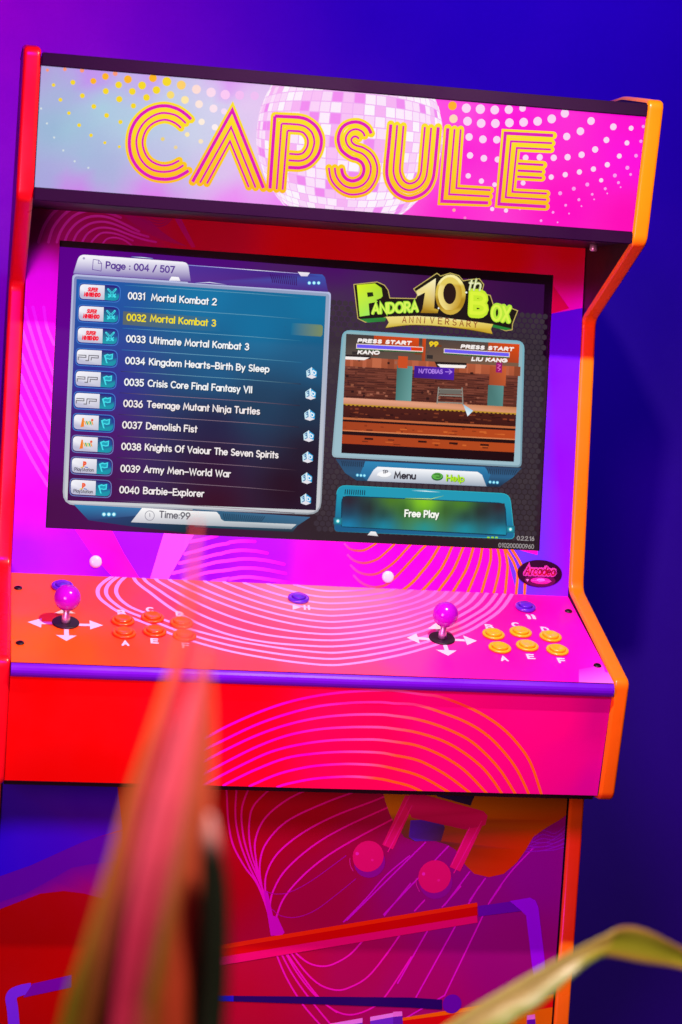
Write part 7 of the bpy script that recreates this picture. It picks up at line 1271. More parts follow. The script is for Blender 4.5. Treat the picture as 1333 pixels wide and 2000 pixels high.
PTS={'opening': [(-357.2, 465.9), (353.5, 460.9), (353.5, 63.6), (-353.7, 64.9)], 'white_domes': [(-284.2, 20.3), (132.0, 16.9)], 'badge': (355.2, 31.7), 'washers': [(-328.0, 113.4), (183.5, 110.2)], 'btnL': [(-251.7, 124.6), (-251.7, 89.0), (-211.1, 137.2), (-210.8, 96.8), (-173.0, 124.6), (-171.6, 87.6)], 'btnR': [(259.6, 127.1), (260.1, 87.3), (300.5, 136.7), (300.8, 96.4), (341.2, 127.0), (341.4, 86.9)], 'start': [(-330.1, 220.5), (-2.5, 213.2), (325.3, 215.8)], 'screws': [(-390.1, 212.6), (-388.2, 51.8), (388.1, 211.6), (388.8, 48.8)], 'ballh': [(0.8558982682055004, 0.03800000000000002), (0.42591913563602707, 0.03700000000000002)], 'active': [(-355.0, 455.5), (343.0, 449.8), (347.8, 63.1), (-352.8, 64.8)], 'leaf1': [[(-0.3461, -1.5941, 1.3208), (-0.3458, -1.5941, 1.3208), (-0.3455, -1.5942, 1.3206)], [(-0.3488, -1.6006, 1.2949), (-0.3467, -1.5989, 1.2945), (-0.3451, -1.6012, 1.2946)], [(-0.3514, -1.6068, 1.2726), (-0.3486, -1.6033, 1.272), (-0.3466, -1.6077, 1.2724)], [(-0.356, -1.6127, 1.2504), (-0.352, -1.6074, 1.2493), (-0.3492, -1.6139, 1.2498)], [(-0.3651, -1.6184, 1.219), (-0.3579, -1.6077, 1.2167), (-0.3531, -1.6206, 1.2186)], [(-0.3768, -1.6243, 1.1797), (-0.3666, -1.6101, 1.1764), (-0.3592, -1.6275, 1.1792)], [(-0.3862, -1.6305, 1.141), (-0.3726, -1.6129, 1.1363), (-0.3614, -1.6349, 1.141)], [(-0.3962, -1.6366, 1.1026), (-0.3793, -1.6176, 1.0968), (-0.363, -1.6425, 1.1031)], [(-0.4061, -1.6427, 1.0645), (-0.387, -1.6222, 1.0574), (-0.3631, -1.6503, 1.0657)], [(-0.4145, -1.6469, 0.9863), (-0.3899, -1.6274, 0.9778), (-0.3599, -1.6565, 0.9882)], [(-0.3794, -1.6525, 0.8538), (-0.368, -1.6428, 0.8478), (-0.3582, -1.6563, 0.8536)], [(-0.3637, -1.6502, 0.7837), (-0.3618, -1.6506, 0.7832), (-0.3597, -1.651, 0.7823)]], 'leaf2': [[(-0.3431, -1.6347, 1.2589), (-0.3428, -1.6348, 1.2584), (-0.3426, -1.6349, 1.2579)], [(-0.3483, -1.6403, 1.2391), (-0.3425, -1.6353, 1.238), (-0.3393, -1.642, 1.2387)], [(-0.3569, -1.6459, 1.2111), (-0.3438, -1.6362, 1.2091), (-0.337, -1.6454, 1.2102)], [(-0.3676, -1.6519, 1.1728), (-0.3482, -1.6393, 1.1699), (-0.3373, -1.6512, 1.1721)], [(-0.3748, -1.6584, 1.1352), (-0.3541, -1.6421, 1.1307), (-0.3373, -1.657, 1.1342)], [(-0.3799, -1.6653, 1.0981), (-0.3607, -1.6467, 1.0922), (-0.3378, -1.6647, 1.0971)], [(-0.3822, -1.6667, 1.0725), (-0.3645, -1.648, 1.066), (-0.3381, -1.6665, 1.0714)], [(-0.3855, -1.6717, 0.9961), (-0.3671, -1.6531, 0.988), (-0.3394, -1.6719, 0.9945)], [(-0.3721, -1.6734, 0.8646), (-0.3649, -1.6649, 0.8594), (-0.3531, -1.6768, 0.8643)], [(-0.3628, -1.6602, 0.7895), (-0.3612, -1.6605, 0.7891), (-0.3591, -1.6609, 0.7882)]], 'leaf3': [[(-0.3405, -1.6714, 1.181), (-0.3395, -1.6716, 1.1808), (-0.3385, -1.6718, 1.1806)], [(-0.3429, -1.6719, 1.1677), (-0.3394, -1.6766, 1.1684), (-0.3349, -1.6734, 1.1672)], [(-0.3424, -1.6735, 1.1475), (-0.3364, -1.6786, 1.1484), (-0.3291, -1.6719, 1.1463)], [(-0.3403, -1.6762, 1.1147), (-0.3343, -1.6813, 1.1157), (-0.3268, -1.6747, 1.1134)], [(-0.3405, -1.679, 1.0768), (-0.3345, -1.684, 1.0779), (-0.3269, -1.6774, 1.0753)], [(-0.3473, -1.6882, 1.0024), (-0.3403, -1.6934, 1.004), (-0.3329, -1.6868, 1.0007)], [(-0.3612, -1.6664, 0.8472), (-0.3586, -1.6669, 0.8468), (-0.3555, -1.6675, 0.8465)], [(-0.3623, -1.6602, 0.7895), (-0.361, -1.6605, 0.7891), (-0.3594, -1.6609, 0.7881)]], 'leaf4': [[(0.1641, -1.1532, 0.93), (0.1649, -1.1534, 0.9292), (0.1646, -1.1534, 0.928)], [(0.1347, -1.1615, 0.9527), (0.1364, -1.1582, 0.9468), (0.1351, -1.1623, 0.9432)], [(0.0945, -1.1682, 0.9728), (0.0969, -1.1632, 0.9633), (0.0953, -1.1695, 0.9571)], [(0.0597, -1.1811, 0.9904), (0.0608, -1.1782, 0.9777), (0.0586, -1.1827, 0.9654)], [(0.0384, -1.1873, 0.9938), (0.0367, -1.1837, 0.9821), (0.0307, -1.1875, 0.9713)], [(0.0238, -1.1902, 0.9877), (0.0246, -1.1868, 0.9797), (0.0201, -1.1908, 0.9705)], [(-0.0087, -1.1956, 0.9736), (-0.0013, -1.1932, 0.9686), (0.0046, -1.1987, 0.964)], [(-0.0481, -1.2003, 0.953), (-0.037, -1.1987, 0.9456), (-0.0263, -1.2052, 0.9384)], [(-0.0924, -1.2045, 0.9268), (-0.0753, -1.2036, 0.9243), (-0.0522, -1.2118, 0.924)], [(-0.1383, -1.2042, 0.8885), (-0.1184, -1.2042, 0.8808), (-0.089, -1.2141, 0.8727)], [(-0.1798, -1.2016, 0.8217), (-0.1599, -1.2019, 0.81), (-0.1304, -1.2118, 0.8021)], [(-0.1848, -1.203, 0.6503), (-0.1724, -1.1994, 0.6462), (-0.1603, -1.2075, 0.648)], [(-0.1784, -1.2012, 0.5501), (-0.1761, -1.2016, 0.5495), (-0.1737, -1.2022, 0.5481)]], 'pots': [(-0.3613, -1.6556, 0.7862), (-0.1761, -1.2016, 0.5495)]}

# ------------------------------------------------------------------ colour helpers
def lin(h):
    r = [int(h[i:i+2], 16)/255 for i in (1, 3, 5)]
    return tuple(c/12.92 if c <= .04045 else ((c+.055)/1.055)**2.4 for c in r)
def mixc(cols, t):
    if isinstance(cols, str): return lin(cols)
    if len(cols) == 1: return lin(cols[0])
    x = max(0, min(.99999, t))*(len(cols)-1); i = int(x); k = x-i
    a, b = lin(cols[i]), lin(cols[i+1])
    return tuple(a[j]*(1-k)+b[j]*k for j in range(3))

# ------------------------------------------------------------------ single-line lettering
def arc(cx, cy, rx, ry, a0, a1, n=9):
    return [(cx+rx*math.cos(math.radians(a0+(a1-a0)*i/n)), cy+ry*math.sin(math.radians(a0+(a1-a0)*i/n))) for i in range(n+1)]
def bowl(x, r=2.7, c=3.4): return arc(x+r, c, r, c, 0, 360, 14)
FONT = {
 '0': (5.6, [arc(2.8, 5, 2.8, 5, 90, 450, 16)]), '1': (3.4, [[(.6, 8), (2.6, 10), (2.6, 0)]]),
 '2': (5.4, [arc(2.7, 7.2, 2.6, 2.8, 170, -25, 8)+[(0, 0), (5.4, 0)]]),
 '3': (5.4, [arc(2.6, 7.6, 2.3, 2.4, 150, -90, 8)+arc(2.6, 2.65, 2.7, 2.65, 90, -155, 8)]),
 '4': (5.8, [[(4.4, 0), (4.4, 10), (0, 2.8), (5.8, 2.8)]]),
 '5': (5.4, [[(5, 10), (1, 10), (.5, 5.6)]+arc(2.6, 3.2, 2.7, 3.2, 120, -150, 9)]),
 '6': (5.6, [[(4, 10), (.7, 4.8)]+arc(2.8, 3.1, 2.7, 3.1, 150, -210, 14)]),
 '7': (5.4, [[(0, 10), (5.4, 10), (1.8, 0)]]),
 '8': (5.6, [arc(2.8, 7.6, 2.3, 2.4, -90, 270, 12), arc(2.8, 2.6, 2.8, 2.6, 90, 450, 12)]),
 '9': (5.6, [[(1.6, 0), (4.9, 5.2)]+arc(2.8, 6.9, 2.7, 3.1, -30, 330, 14)]),
 'A': (7, [[(0, 0), (3.5, 10), (7, 0)], [(1.3, 3.4), (5.7, 3.4)]]),
 'B': (5.8, [[(0, 0), (0, 10), (2.6, 10)]+arc(2.9, 7.6, 2.4, 2.4, 80, -90, 6)+[(0, 5.2)], [(2.6, 5.2)]+arc(3, 2.6, 2.8, 2.6, 85, -90, 6)+[(0, 0)]]),
 'C': (6.8, [arc(4, 5, 4, 5, 50, 310, 14)]), 'D': (6.6, [[(0, 0), (0, 10), (2.4, 10)]+arc(2.2, 5, 4.4, 5, 80, -80, 10)+[(2.4, 0), (0, 0)]]),
 'E': (5, [[(5, 10), (0, 10), (0, 0), (5, 0)], [(0, 5.2), (4.4, 5.2)]]), 'F': (4.8, [[(4.8, 10), (0, 10), (0, 0)], [(0, 5.2), (4.2, 5.2)]]),
 'G': (7.2, [arc(4, 5, 4, 5, 50, 350, 14)+[(7.6, 4.6), (4.4, 4.6)]]), 'H': (6.2, [[(0, 0), (0, 10)], [(6.2, 0), (6.2, 10)], [(0, 5.2), (6.2, 5.2)]]),
 'I': (1, [[(.5, 0), (.5, 10)]]), 'J': (4, [[(4, 10), (4, 2.6)]+arc(2, 2.6, 2, 2.6, 0, -170, 6)]),
 'K': (5.8, [[(0, 0), (0, 10)], [(5.4, 10), (.3, 4.8)], [(1.6, 6), (5.8, 0)]]), 'L': (4.6, [[(0, 10), (0, 0), (4.6, 0)]]),
 'M': (8.4, [[(0, 0), (1.2, 10), (4.2, 2.2), (7.2, 10), (8.4, 0)]]), 'N': (6.6, [[(0, 0), (0, 10), (6.6, 0), (6.6, 10)]]),
 'O': (8.2, [arc(4.1, 5, 4.1, 5, 90, 450, 18)]), 'P': (5.4, [[(0, 0), (0, 10), (2.6, 10)]+arc(2.6, 7.2, 2.8, 2.8, 80, -90, 7)+[(0, 4.4)]]),
 'R': (5.6, [[(0, 0), (0, 10), (2.6, 10)]+arc(2.6, 7.3, 2.7, 2.7, 80, -90, 7)+[(0, 4.6)], [(2.4, 4.6), (5.6, 0)]]),
 'S': (5.2, [arc(2.6, 7.5, 2.3, 2.5, 35, 265, 8)+arc(2.6, 2.5, 2.6, 2.5, 85, -150, 8)]),
 'T': (5.8, [[(0, 10), (5.8, 10)], [(2.9, 10), (2.9, 0)]]), 'U': (6.2, [[(0, 10), (0, 3.2)]+arc(3.1, 3.2, 3.1, 3.2, 180, 360, 10)+[(6.2, 10)]]),
 'V': (6.6, [[(0, 10), (3.3, 0), (6.6, 10)]]), 'W': (9.4, [[(0, 10), (2.4, 0), (4.7, 9), (7, 0), (9.4, 10)]]),
 'X': (6, [[(0, 10), (6, 0)], [(6, 10), (0, 0)]]), 'Y': (6, [[(0, 10), (3, 5), (6, 10)], [(3, 5), (3, 0)]]),
 'a': (5.4, [bowl(0), [(5.4, 6.8), (5.4, 0)]]), 'b': (5.4, [bowl(0), [(0, 10.4), (0, 0)]]),
 'c': (4.6, [arc(2.7, 3.4, 2.7, 3.4, 50, 310, 10)]), 'd': (5.4, [bowl(0), [(5.4, 10.4), (5.4, 0)]]),
 'e': (5.4, [[(.1, 3.5), (5.3, 3.5)]+arc(2.7, 3.4, 2.7, 3.4, 5, 320, 12)]), 'f': (2.9, [arc(2.9, 8.2, 1.7, 2.2, 80, 180, 5)+[(1.2, 0)], [(0, 6.6), (2.7, 6.6)]]),
 'g': (5.4, [bowl(0), [(5.4, 6.8), (5.4, -.4)]+arc(2.7, -.4, 2.7, 2.6, 0, -155, 8)]), 'h': (4.8, [[(0, 0), (0, 10.4)], [(0, 4)]+arc(2.4, 4, 2.4, 2.8, 170, 0, 8)+[(4.8, 0)]]),
 'i': (1, [[(.5, 0), (.5, 6.8)], [(.5, 9.4), (.5, 9.6)]]), 'j': (1.4, [[(1.2, 6.8), (1.2, -1)]+arc(-.2, -1, 1.4, 1.8, 0, -80, 4), [(1.2, 9.4), (1.2, 9.6)]]),
 'k': (4.4, [[(0, 0), (0, 10.4)], [(4, 6.6), (.3, 3)], [(1.4, 4), (4.4, 0)]]), 'l': (1, [[(.5, 0), (.5, 10.4)]]),
 'm': (7.8, [[(0, 0), (0, 6.8)], [(0, 4.4)]+arc(1.95, 4.6, 1.95, 2.2, 170, 0, 7)+[(3.9, 0)], [(3.9, 4.4)]+arc(5.85, 4.6, 1.95, 2.2, 170, 0, 7)+[(7.8, 0)]]),
 'n': (4.8, [[(0, 0), (0, 6.8)], [(0, 4)]+arc(2.4, 4.2, 2.4, 2.6, 170, 0, 8)+[(4.8, 0)]]), 'o': (5.4, [bowl(0)]),
 'p': (5.4, [bowl(0), [(0, 6.8), (0, -3)]]), 'r': (2.8, [[(0, 0), (0, 6.8)], [(0, 4.2)]+arc(2.4, 4.2, 2.4, 2.6, 170, 80, 5)]),
 's': (4, [arc(2, 5.1, 1.8, 1.7, 35, 260, 7)+arc(2, 1.7, 2, 1.7, 85, -150, 7)]), 't': (2.9, [[(1.3, 9.4), (1.3, 0)], [(0, 6.7), (2.9, 6.7)]]),
 'u': (4.8, [[(0, 6.8), (0, 2.8)]+arc(2.4, 2.8, 2.4, 2.8, 180, 360, 8)+[(4.8, 6.8)], [(4.8, 2.8), (4.8, 0)]]),
 'v': (4.8, [[(0, 6.8), (2.4, 0), (4.8, 6.8)]]), 'w': (7.2, [[(0, 6.8), (1.9, 0), (3.6, 6.2), (5.3, 0), (7.2, 6.8)]]),
 'x': (4.6, [[(0, 6.8), (4.6, 0)], [(4.6, 6.8), (0, 0)]]), 'y': (4.8, [[(0, 6.8), (2.5, .2)], [(4.8, 6.8), (1.4, -3)]]),
 '-': (5.2, [[(0, 4), (5.2, 4)]]), ':': (.6, [[(.3, .8), (.3, 1)], [(.3, 5.6), (.3, 5.8)]]), '.': (.5, [[(.2, 0), (.2, .1)]]), '/': (4.4, [[(0, -1), (4.4, 10)]]), ' ': (2.4, []),
}

# ------------------------------------------------------------------ flat artwork canvas on a panel
def catmull(p, n=6):
    if len(p) < 3: return list(p)
    out = []
    for i in range(len(p)-1):
        p0 = p[max(i-1, 0)]; p1 = p[i]; p2 = p[i+1]; p3 = p[min(i+2, len(p)-1)]
        for j in range(n):
            t = j/n
            out.append(tuple(.5*(2*p1[k]+(p2[k]-p0[k])*t+(2*p0[k]-5*p1[k]+4*p2[k]-p3[k])*t*t+(3*p1[k]-p0[k]-3*p2[k]+p3[k])*t**3) for k in (0, 1)))
    out.append(tuple(p[-1]))
    return out
def clip(poly, rect):
    x0, y0, x1, y1 = rect
    for ax, s, lim in ((0, 1, x0), (0, -1, x1), (1, 1, y0), (1, -1, y1)):
        out = []
        for i in range(len(poly)):
            a, b = poly[i-1], poly[i]
            da, db = s*(a[0][ax]-lim), s*(b[0][ax]-lim)
            if (da >= 0) != (db >= 0):
                t = da/(da-db)
                out.append((tuple(a[0][k]+(b[0][k]-a[0][k])*t for k in (0, 1)), tuple(a[1][k]+(b[1][k]-a[1][k])*t for k in range(3))))
            if db >= 0: out.append(b)
        poly = out
        if len(poly) < 3: return []
    return poly
def idw(smp, power, eps=None):
    pre = [(x, y, lin(c)) for x, y, c in smp]
    def f(u, v):
        tw = 0; acc = [0, 0, 0]
        for x, y, c in pre:
            w = 1/(((u-x)**2+(v-y)**2)+(eps or (400 if power >= 4 else 160)))**(power/2)
            tw += w
            for k in range(3): acc[k] += w*c[k]
        return tuple(a/tw for a in acc)
    return f
class Canvas:
    def __init__(s, plane, rects=None):
        o, v, n = PLANES[plane]
        s.o = Vector(o)+Vector((0, 0, 1)); s.v = Vector(v); s.n = Vector(n)
        s.rects = rects; s.verts = []; s.cols = []; s.faces = []; s.cnt = {}
        s.base = 0.0
    def pt(s, u, v, z): return s.o+Vector((u/1000, 0, 0))+s.v*(v/1000)+s.n*z
    def lift(s, L):
        k = s.cnt.get(L, 0); s.cnt[L] = k+1
        return s.base+L*.00014+(k % 100)*.0000013
    def poly(s, pts, cols, z):
        P = list(zip(pts, cols))
        for r in (s.rects or [None]):
            Q = clip(P, r) if r else P
            if len(Q) < 3: continue
            b = len(s.verts)
            for q, c in Q:
                s.verts.append(s.pt(q[0], q[1], z)); s.cols.append(c)
            s.faces.append(tuple(range(b, b+len(Q))))
    def fill(s, L, pts, col):
        z = s.lift(L)
        cs = [lin(col)]*len(pts) if isinstance(col, str) else [lin(col[min(i, len(col)-1)]) for i in range(len(pts))]
        ar = sum(pts[i-1][0]*pts[i][1]-pts[i][0]*pts[i-1][1] for i in range(len(pts)))
        if ar < 0: pts = pts[::-1]; cs = cs[::-1]
        for t in tessellate_polygon([[Vector((a, b, 0)) for a, b in pts]]):
            q = [pts[i] for i in t]
            a2 = (q[1][0]-q[0][0])*(q[2][1]-q[0][1])-(q[2][0]-q[0][0])*(q[1][1]-q[0][1])
            if abs(a2) < 1e-6: continue
            t = t if a2 > 0 else t[::-1]
            s.poly([pts[i] for i in t], [cs[i] for i in t], z)
    def disc(s, L, c, r, col, rot=0):
        z = s.lift(L); n = 24 if r > 3 else 12
        s.poly([(c[0]+r*math.cos(6.2832*i/n+rot), c[1]+r*math.sin(6.2832*i/n+rot)) for i in range(n)], [lin(col)]*n, z)
    def stroke(s, L, pts, w, col, cap='r', smooth=1, yfun=None):
        if smooth: pts = catmull(pts)
        p = [pts[0]]
        for q in pts[1:]:
            if math.hypot(q[0]-p[-1][0], q[1]-p[-1][1]) > 1e-4: p.append(q)
        if len(p) < 2: p = [p[0], (p[0][0]+.01, p[0][1])]
        z = s.lift(L)
        d = []
        for i in range(len(p)-1):
            x, y = p[i+1][0]-p[i][0], p[i+1][1]-p[i][1]; l = math.hypot(x, y); d.append((x/l, y/l, l))
        T = sum(e[2] for e in d); acc = 0; h = w/2; Lf = []; Rt = []; cs = []
        for i in range(len(p)):
            a = d[max(i-1, 0)]; b = d[min(i, len(d)-1)]
            nx, ny = -(a[1]+b[1]), a[0]+b[0]; l = math.hypot(nx, ny) or 1; nx /= l; ny /= l
            m = min(2.2, 1/max(.2, nx*-b[1]+ny*b[0]))
            Lf.append((p[i][0]+nx*h*m, p[i][1]+ny*h*m)); Rt.append((p[i][0]-nx*h*m, p[i][1]-ny*h*m))
            cs.append(yfun(p[i][1]) if yfun else mixc(col, acc/T))
            if i < len(d): acc += d[i][2]
        for i in range(len(p)-1):
            s.poly([Rt[i], Rt[i+1], Lf[i+1], Lf[i]], [cs[i], cs[i+1], cs[i+1], cs[i]], z)
        if cap == 'r':
            for e, (dx, dy, _), c in ((p[0], d[0], cs[0]), (p[-1], (-d[-1][0], -d[-1][1], 0), cs[-1])):
                a0 = math.atan2(dy, dx)+math.pi/2
                q = [(e[0]+h*math.cos(a0+math.pi*i/6), e[1]+h*math.sin(a0+math.pi*i/6)) for i in range(7)]
                s.poly(q, [c]*7, z)
    def grid(s, L, nx, ny, smp, rect, power):
        f = idw(smp, power); z = s.lift(L)
        rr = s.rects if rect == 'rects' else [rect]
        X0 = min(r[0] for r in rr); X1 = max(r[2] for r in rr); Y0 = min(r[1] for r in rr); Y1 = max(r[3] for r in rr)
        cc = [[f(X0+(X1-X0)*i/nx, Y0+(Y1-Y0)*j/ny) for i in range(nx+1)] for j in range(ny+1)]
        gx = lambda i: X0+(X1-X0)*i/nx
        gy = lambda j: Y0+(Y1-Y0)*j/ny
        for j in range(ny):
            for i in range(nx):
                s.poly([(gx(i), gy(j)), (gx(i+1), gy(j)), (gx(i+1), gy(j+1)), (gx(i), gy(j+1))], [cc[j][i], cc[j][i+1], cc[j+1][i+1], cc[j+1][i]], z)
    def quad(s, L, nx, ny, q, smp, power):
        f = idw(smp, power, 110 if max(abs(q[0][1]-q[3][1]), 0) < 90 else 500); z = s.lift(L)
        B = lambda a, b: tuple((q[0][k]*(1-a)+q[1][k]*a)*(1-b)+(q[3][k]*(1-a)+q[2][k]*a)*b for k in (0, 1))
        for j in range(ny):
            for i in range(nx):
                P = [B(i/nx, (j+1)/ny), B((i+1)/nx, (j+1)/ny), B((i+1)/nx, j/ny), B(i/nx, j/ny)]
                s.poly(P, [f(*x) for x in P], z)
    def text(s, L, t, a, b, h, w, col, sl=0, gap=0):
        gap = 1.5+w/h*5.2*.55
        tot = sum(FONT[c][0] for c in t)+gap*(len(t)-1)
        dx, dy = b[0]-a[0], b[1]-a[1]; W = math.hypot(dx, dy); dx /= W; dy /= W
        sx = (W-w)/tot; sy = (h-w)/10; x = 0
        for c in t:
            adv, st = FONT[c]
            for pl in st:
                q = []
                for gx, gy in pl:
                    X = w/2+(x+gx)*sx+gy*sy*sl; Y = w/2+gy*sy
                    q.append((a[0]+dx*X-dy*Y*.35, a[1]+dy*X+Y))
                s.stroke(L, q, w, col, 'r', 0)
            x += adv+gap
    def ball(s, L, c, r):
        # mirror ball print: tiles of a sphere seen in perspective
        rnd = random.Random(11); dc = 1.8; tn = 1/math.sqrt(dc*dc-1); sc = r/tn
        s.disc(L, c, r, '#f0b0f3'); z = s.lift(L+1)
        pal = ['#fdf4fd', '#fdecfc', '#fce0fa', '#fbd2f8', '#fad8f9', '#f9c0f5', '#fbe4fb', '#f7b4f3', '#f28cf0', '#f8c0f5']
        def pr(la, lo):
            x, y, q = math.cos(la)*math.sin(lo), math.sin(la), math.cos(la)*math.cos(lo)
            return (c[0]+sc*x/(dc-q), c[1]+sc*y/(dc-q)), q
        st = .0655
        for i in range(-16, 16):
            la0 = i*st; n = max(4, int(6.2832*math.cos(la0+st/2)/st)); so = 6.2832/n; off = rnd.random()*so*.3
            for j in range(-n//4, n//4):
                lo0 = j*so+off; P = []
                for a, b in ((la0+.003, lo0+.003), (la0+.003, lo0+so-.003), (la0+st-.003, lo0+so-.003), (la0+st-.003, lo0+.003)):
                    p, q = pr(a, b); P.append(p)
                    if q < 1/dc+.02: break
                else:
                    k = min(9, int(rnd.random()**1.35*10))
                    s.poly(P, [lin(pal[k])]*4, z)
    def hexes(s, L, x0, y0, x1, y1, ca, cb):
        z = s.lift(L); r = 5.0; j = 0; y = y0; rnd = random.Random(3)
        while y > y1:
            x = x0+(r*.87 if j % 2 else 0)
            while x < x1:
                s.poly([(x+r*.86*math.cos(math.radians(30+60*i)), y+r*.86*math.sin(math.radians(30+60*i))) for i in range(6)], [lin(ca if rnd.random() < .6 else cb)]*6, z)
                x += r*1.732
            y -= r*1.5; j += 1
    def draw(s, ops):
        for op in ops:
            k, a = op[0], op[1:]
            if k == 'F': s.fill(*a)
            elif k == 'S': s.stroke(*a)
            elif k == 'D': s.disc(*a)
            elif k == 'G': s.grid(*a)
            elif k == 'Q': s.quad(*a)
            elif k == 'T': s.text(*a)
            elif k == 'BALL': s.ball(*a)
            elif k == 'HEX': s.hexes(*a)
            elif k == 'L':
                L, pts, w, col, cap, sm = a
                yf = (lambda y: mixc(['#fcbc10', '#fcd814', '#fbe424'], (y-20)/110)) if col == 'Y' else None
                s.stroke(L, pts, w, col, cap, sm, yf)
    def to_mesh(s, name):
        me = bpy.data.meshes.new(name)
        me.from_pydata([tuple(v) for v in s.verts], [], s.faces)
        at = me.color_attributes.new('ink', 'FLOAT_COLOR', 'POINT')
        at.data.foreach_set('color', [x for c in s.cols for x in (*c, 1)])
        return me

# ------------------------------------------------------------------ materials
def mat(name, color=None, rough=.5, spec=.5, attr=None, emit=0, coat=0, bump=0, bscale=200, metal=0, noise=0, trans=0, gain=1.0):
    m = bpy.data.materials.new(name); m.use_nodes = True
    nt = m.node_tree; b = nt.nodes['Principled BSDF']
    b.inputs['Roughness'].default_value = rough
    b.inputs['Specular IOR Level'].default_value = spec
    b.inputs['Metallic'].default_value = metal
    b.inputs['Coat Weight'].default_value = coat
    b.inputs['Coat Roughness'].default_value = .12
    b.inputs['Transmission Weight'].default_value = trans
    tc = nt.nodes.new('ShaderNodeTexCoord')
    rn = nt.nodes.new('ShaderNodeTexNoise'); rn.inputs['Scale'].default_value = 9; rn.inputs['Detail'].default_value = 6
    nt.links.new(tc.outputs['Object'], rn.inputs['Vector'])
    rm = nt.nodes.new('ShaderNodeMapRange'); rm.inputs['From Min'].default_value = .3; rm.inputs['From Max'].default_value = .7
    rm.inputs['To Min'].default_value = rough*.75; rm.inputs['To Max'].default_value = min(1, rough*1.35)
    nt.links.new(rn.outputs['Fac'], rm.inputs['Value']); nt.links.new(rm.outputs['Result'], b.inputs['Roughness'])
    src = None
    if attr:
        a = nt.nodes.new('ShaderNodeAttribute'); a.attribute_name = attr; src = a.outputs['Color']
    elif color:
        rgb = nt.nodes.new('ShaderNodeRGB'); rgb.outputs[0].default_value = (*color, 1); src = rgb.outputs[0]
    nz = nt.nodes.new('ShaderNodeTexNoise'); nz.inputs['Scale'].default_value = bscale; nz.inputs['Detail'].default_value = 4
    nt.links.new(tc.outputs['Object'], nz.inputs['Vector'])
    if noise:
        mp = nt.nodes.new('ShaderNodeMapRange'); mp.inputs['To Min'].default_value = gain*(1-noise); mp.inputs['To Max'].default_value = gain*(1+noise*.6)
        nt.links.new(nz.outputs['Fac'], mp.inputs['Value'])
        mx = nt.nodes.new('ShaderNodeVectorMath'); mx.operation = 'SCALE'
        nt.links.new(src, mx.inputs[0]); nt.links.new(mp.outputs['Result'], mx.inputs['Scale']); src = mx.outputs[0]
    if emit:
        b.inputs['Base Color'].default_value = (.002, .002, .002, 1)
        nt.links.new(src, b.inputs['Emission Color']); b.inputs['Emission Strength'].default_value = emit
    else:
        nt.links.new(src, b.inputs['Base Color'])
    if bump:
        bp = nt.nodes.new('ShaderNodeBump'); bp.inputs['Strength'].default_value = bump; bp.inputs['Distance'].default_value = .002
        nt.links.new(nz.outputs['Fac'], bp.inputs['Height']); nt.links.new(bp.outputs['Normal'], b.inputs['Normal'])
    return m
M = {
 'wall': mat('painted_wall', (.030, .004, .24), .85, .15, bump=.25, bscale=160, noise=.08),
 'floor': mat('dark_floor', (.05, .04, .06), .5, .4, bump=.1, bscale=30, noise=.2),
 'print': mat('printed_vinyl', rough=.38, spec=.25, attr='ink', noise=.05, bscale=900, bump=.03, gain=.96),
 'marquee': mat('backlit_print', rough=.5, spec=.06, attr='ink', emit=1.0, noise=.04, bscale=420),
 'screen': mat('lit_display', rough=.4, spec=.04, attr='ink', emit=1.0),
 'black': mat('black_laminate', (.012, .010, .014), .45, .35, bump=.05, bscale=300, noise=.2),
 'outer': mat('dark_side_laminate', (.05, .015, .09), .4, .35, bump=.05, bscale=300, noise=.2),
 'frame': mat('black_display_frame', (.008, .008, .009), .35, .4, noise=.1),
 'retainer': mat('dark_retainer_strip', (.014, .001, .022), .55, .12, bump=.05, bscale=400, noise=.15),
 'red_trim': mat('red_edge_trim', (.86, .004, .012), .28, .5, noise=.05, bscale=60),
 'orange_trim': mat('orange_edge_trim', (.95, .225, .004), .28, .5, noise=.05, bscale=60),
 'violet_trim': mat('violet_edge_trim', (.14, .004, .62), .3, .45, noise=.06, bscale=60),
 'orange_btn': mat('orange_plastic', (.92, .10, .006), .22, .5, noise=.04, bscale=90, coat=.3),
 'yellow_btn': mat('yellow_plastic', (.95, .52, .006), .24, .5, noise=.04, bscale=90, coat=.3),
 'purple_btn': mat('purple_clear_plastic', (.10, .015, .62), .1, .6, noise=.08, bscale=150, coat=.8),
 'ball': mat('magenta_glossy_plastic', (.44, .004, .60), .16, .45, noise=.12, bscale=110, coat=.3),
 'chrome': mat('polished_steel', (.85, .80, .85), .38, .5, metal=.7, noise=.05),
 'washer': mat('black_nylon', (.010, .009, .014), .4, .4, noise=.2),
 'screw': mat('blackened_screw', (.02, .016, .02), .3, .5, metal=.6, noise=.2),
 'cap': mat('white_plastic', (.86, .84, .80), .25, .5, noise=.03, coat=.4),  # small white domes on the bezel
 'badge': mat('printed_badge', rough=.25, spec=.4, attr='ink', noise=.03, bscale=500),
 'leaf': mat('leaf_skin', rough=.42, spec=.35, attr='ink', noise=.25, bscale=45, bump=.15),
 'pot': mat('dark_clay', (.05, .03, .03), .6, .3, noise=.3, bscale=40, bump=.2),
 'stem': mat('plant_stem', (.10, .09, .02), .6, .3, noise=.3, bscale=60, bump=.3),
}

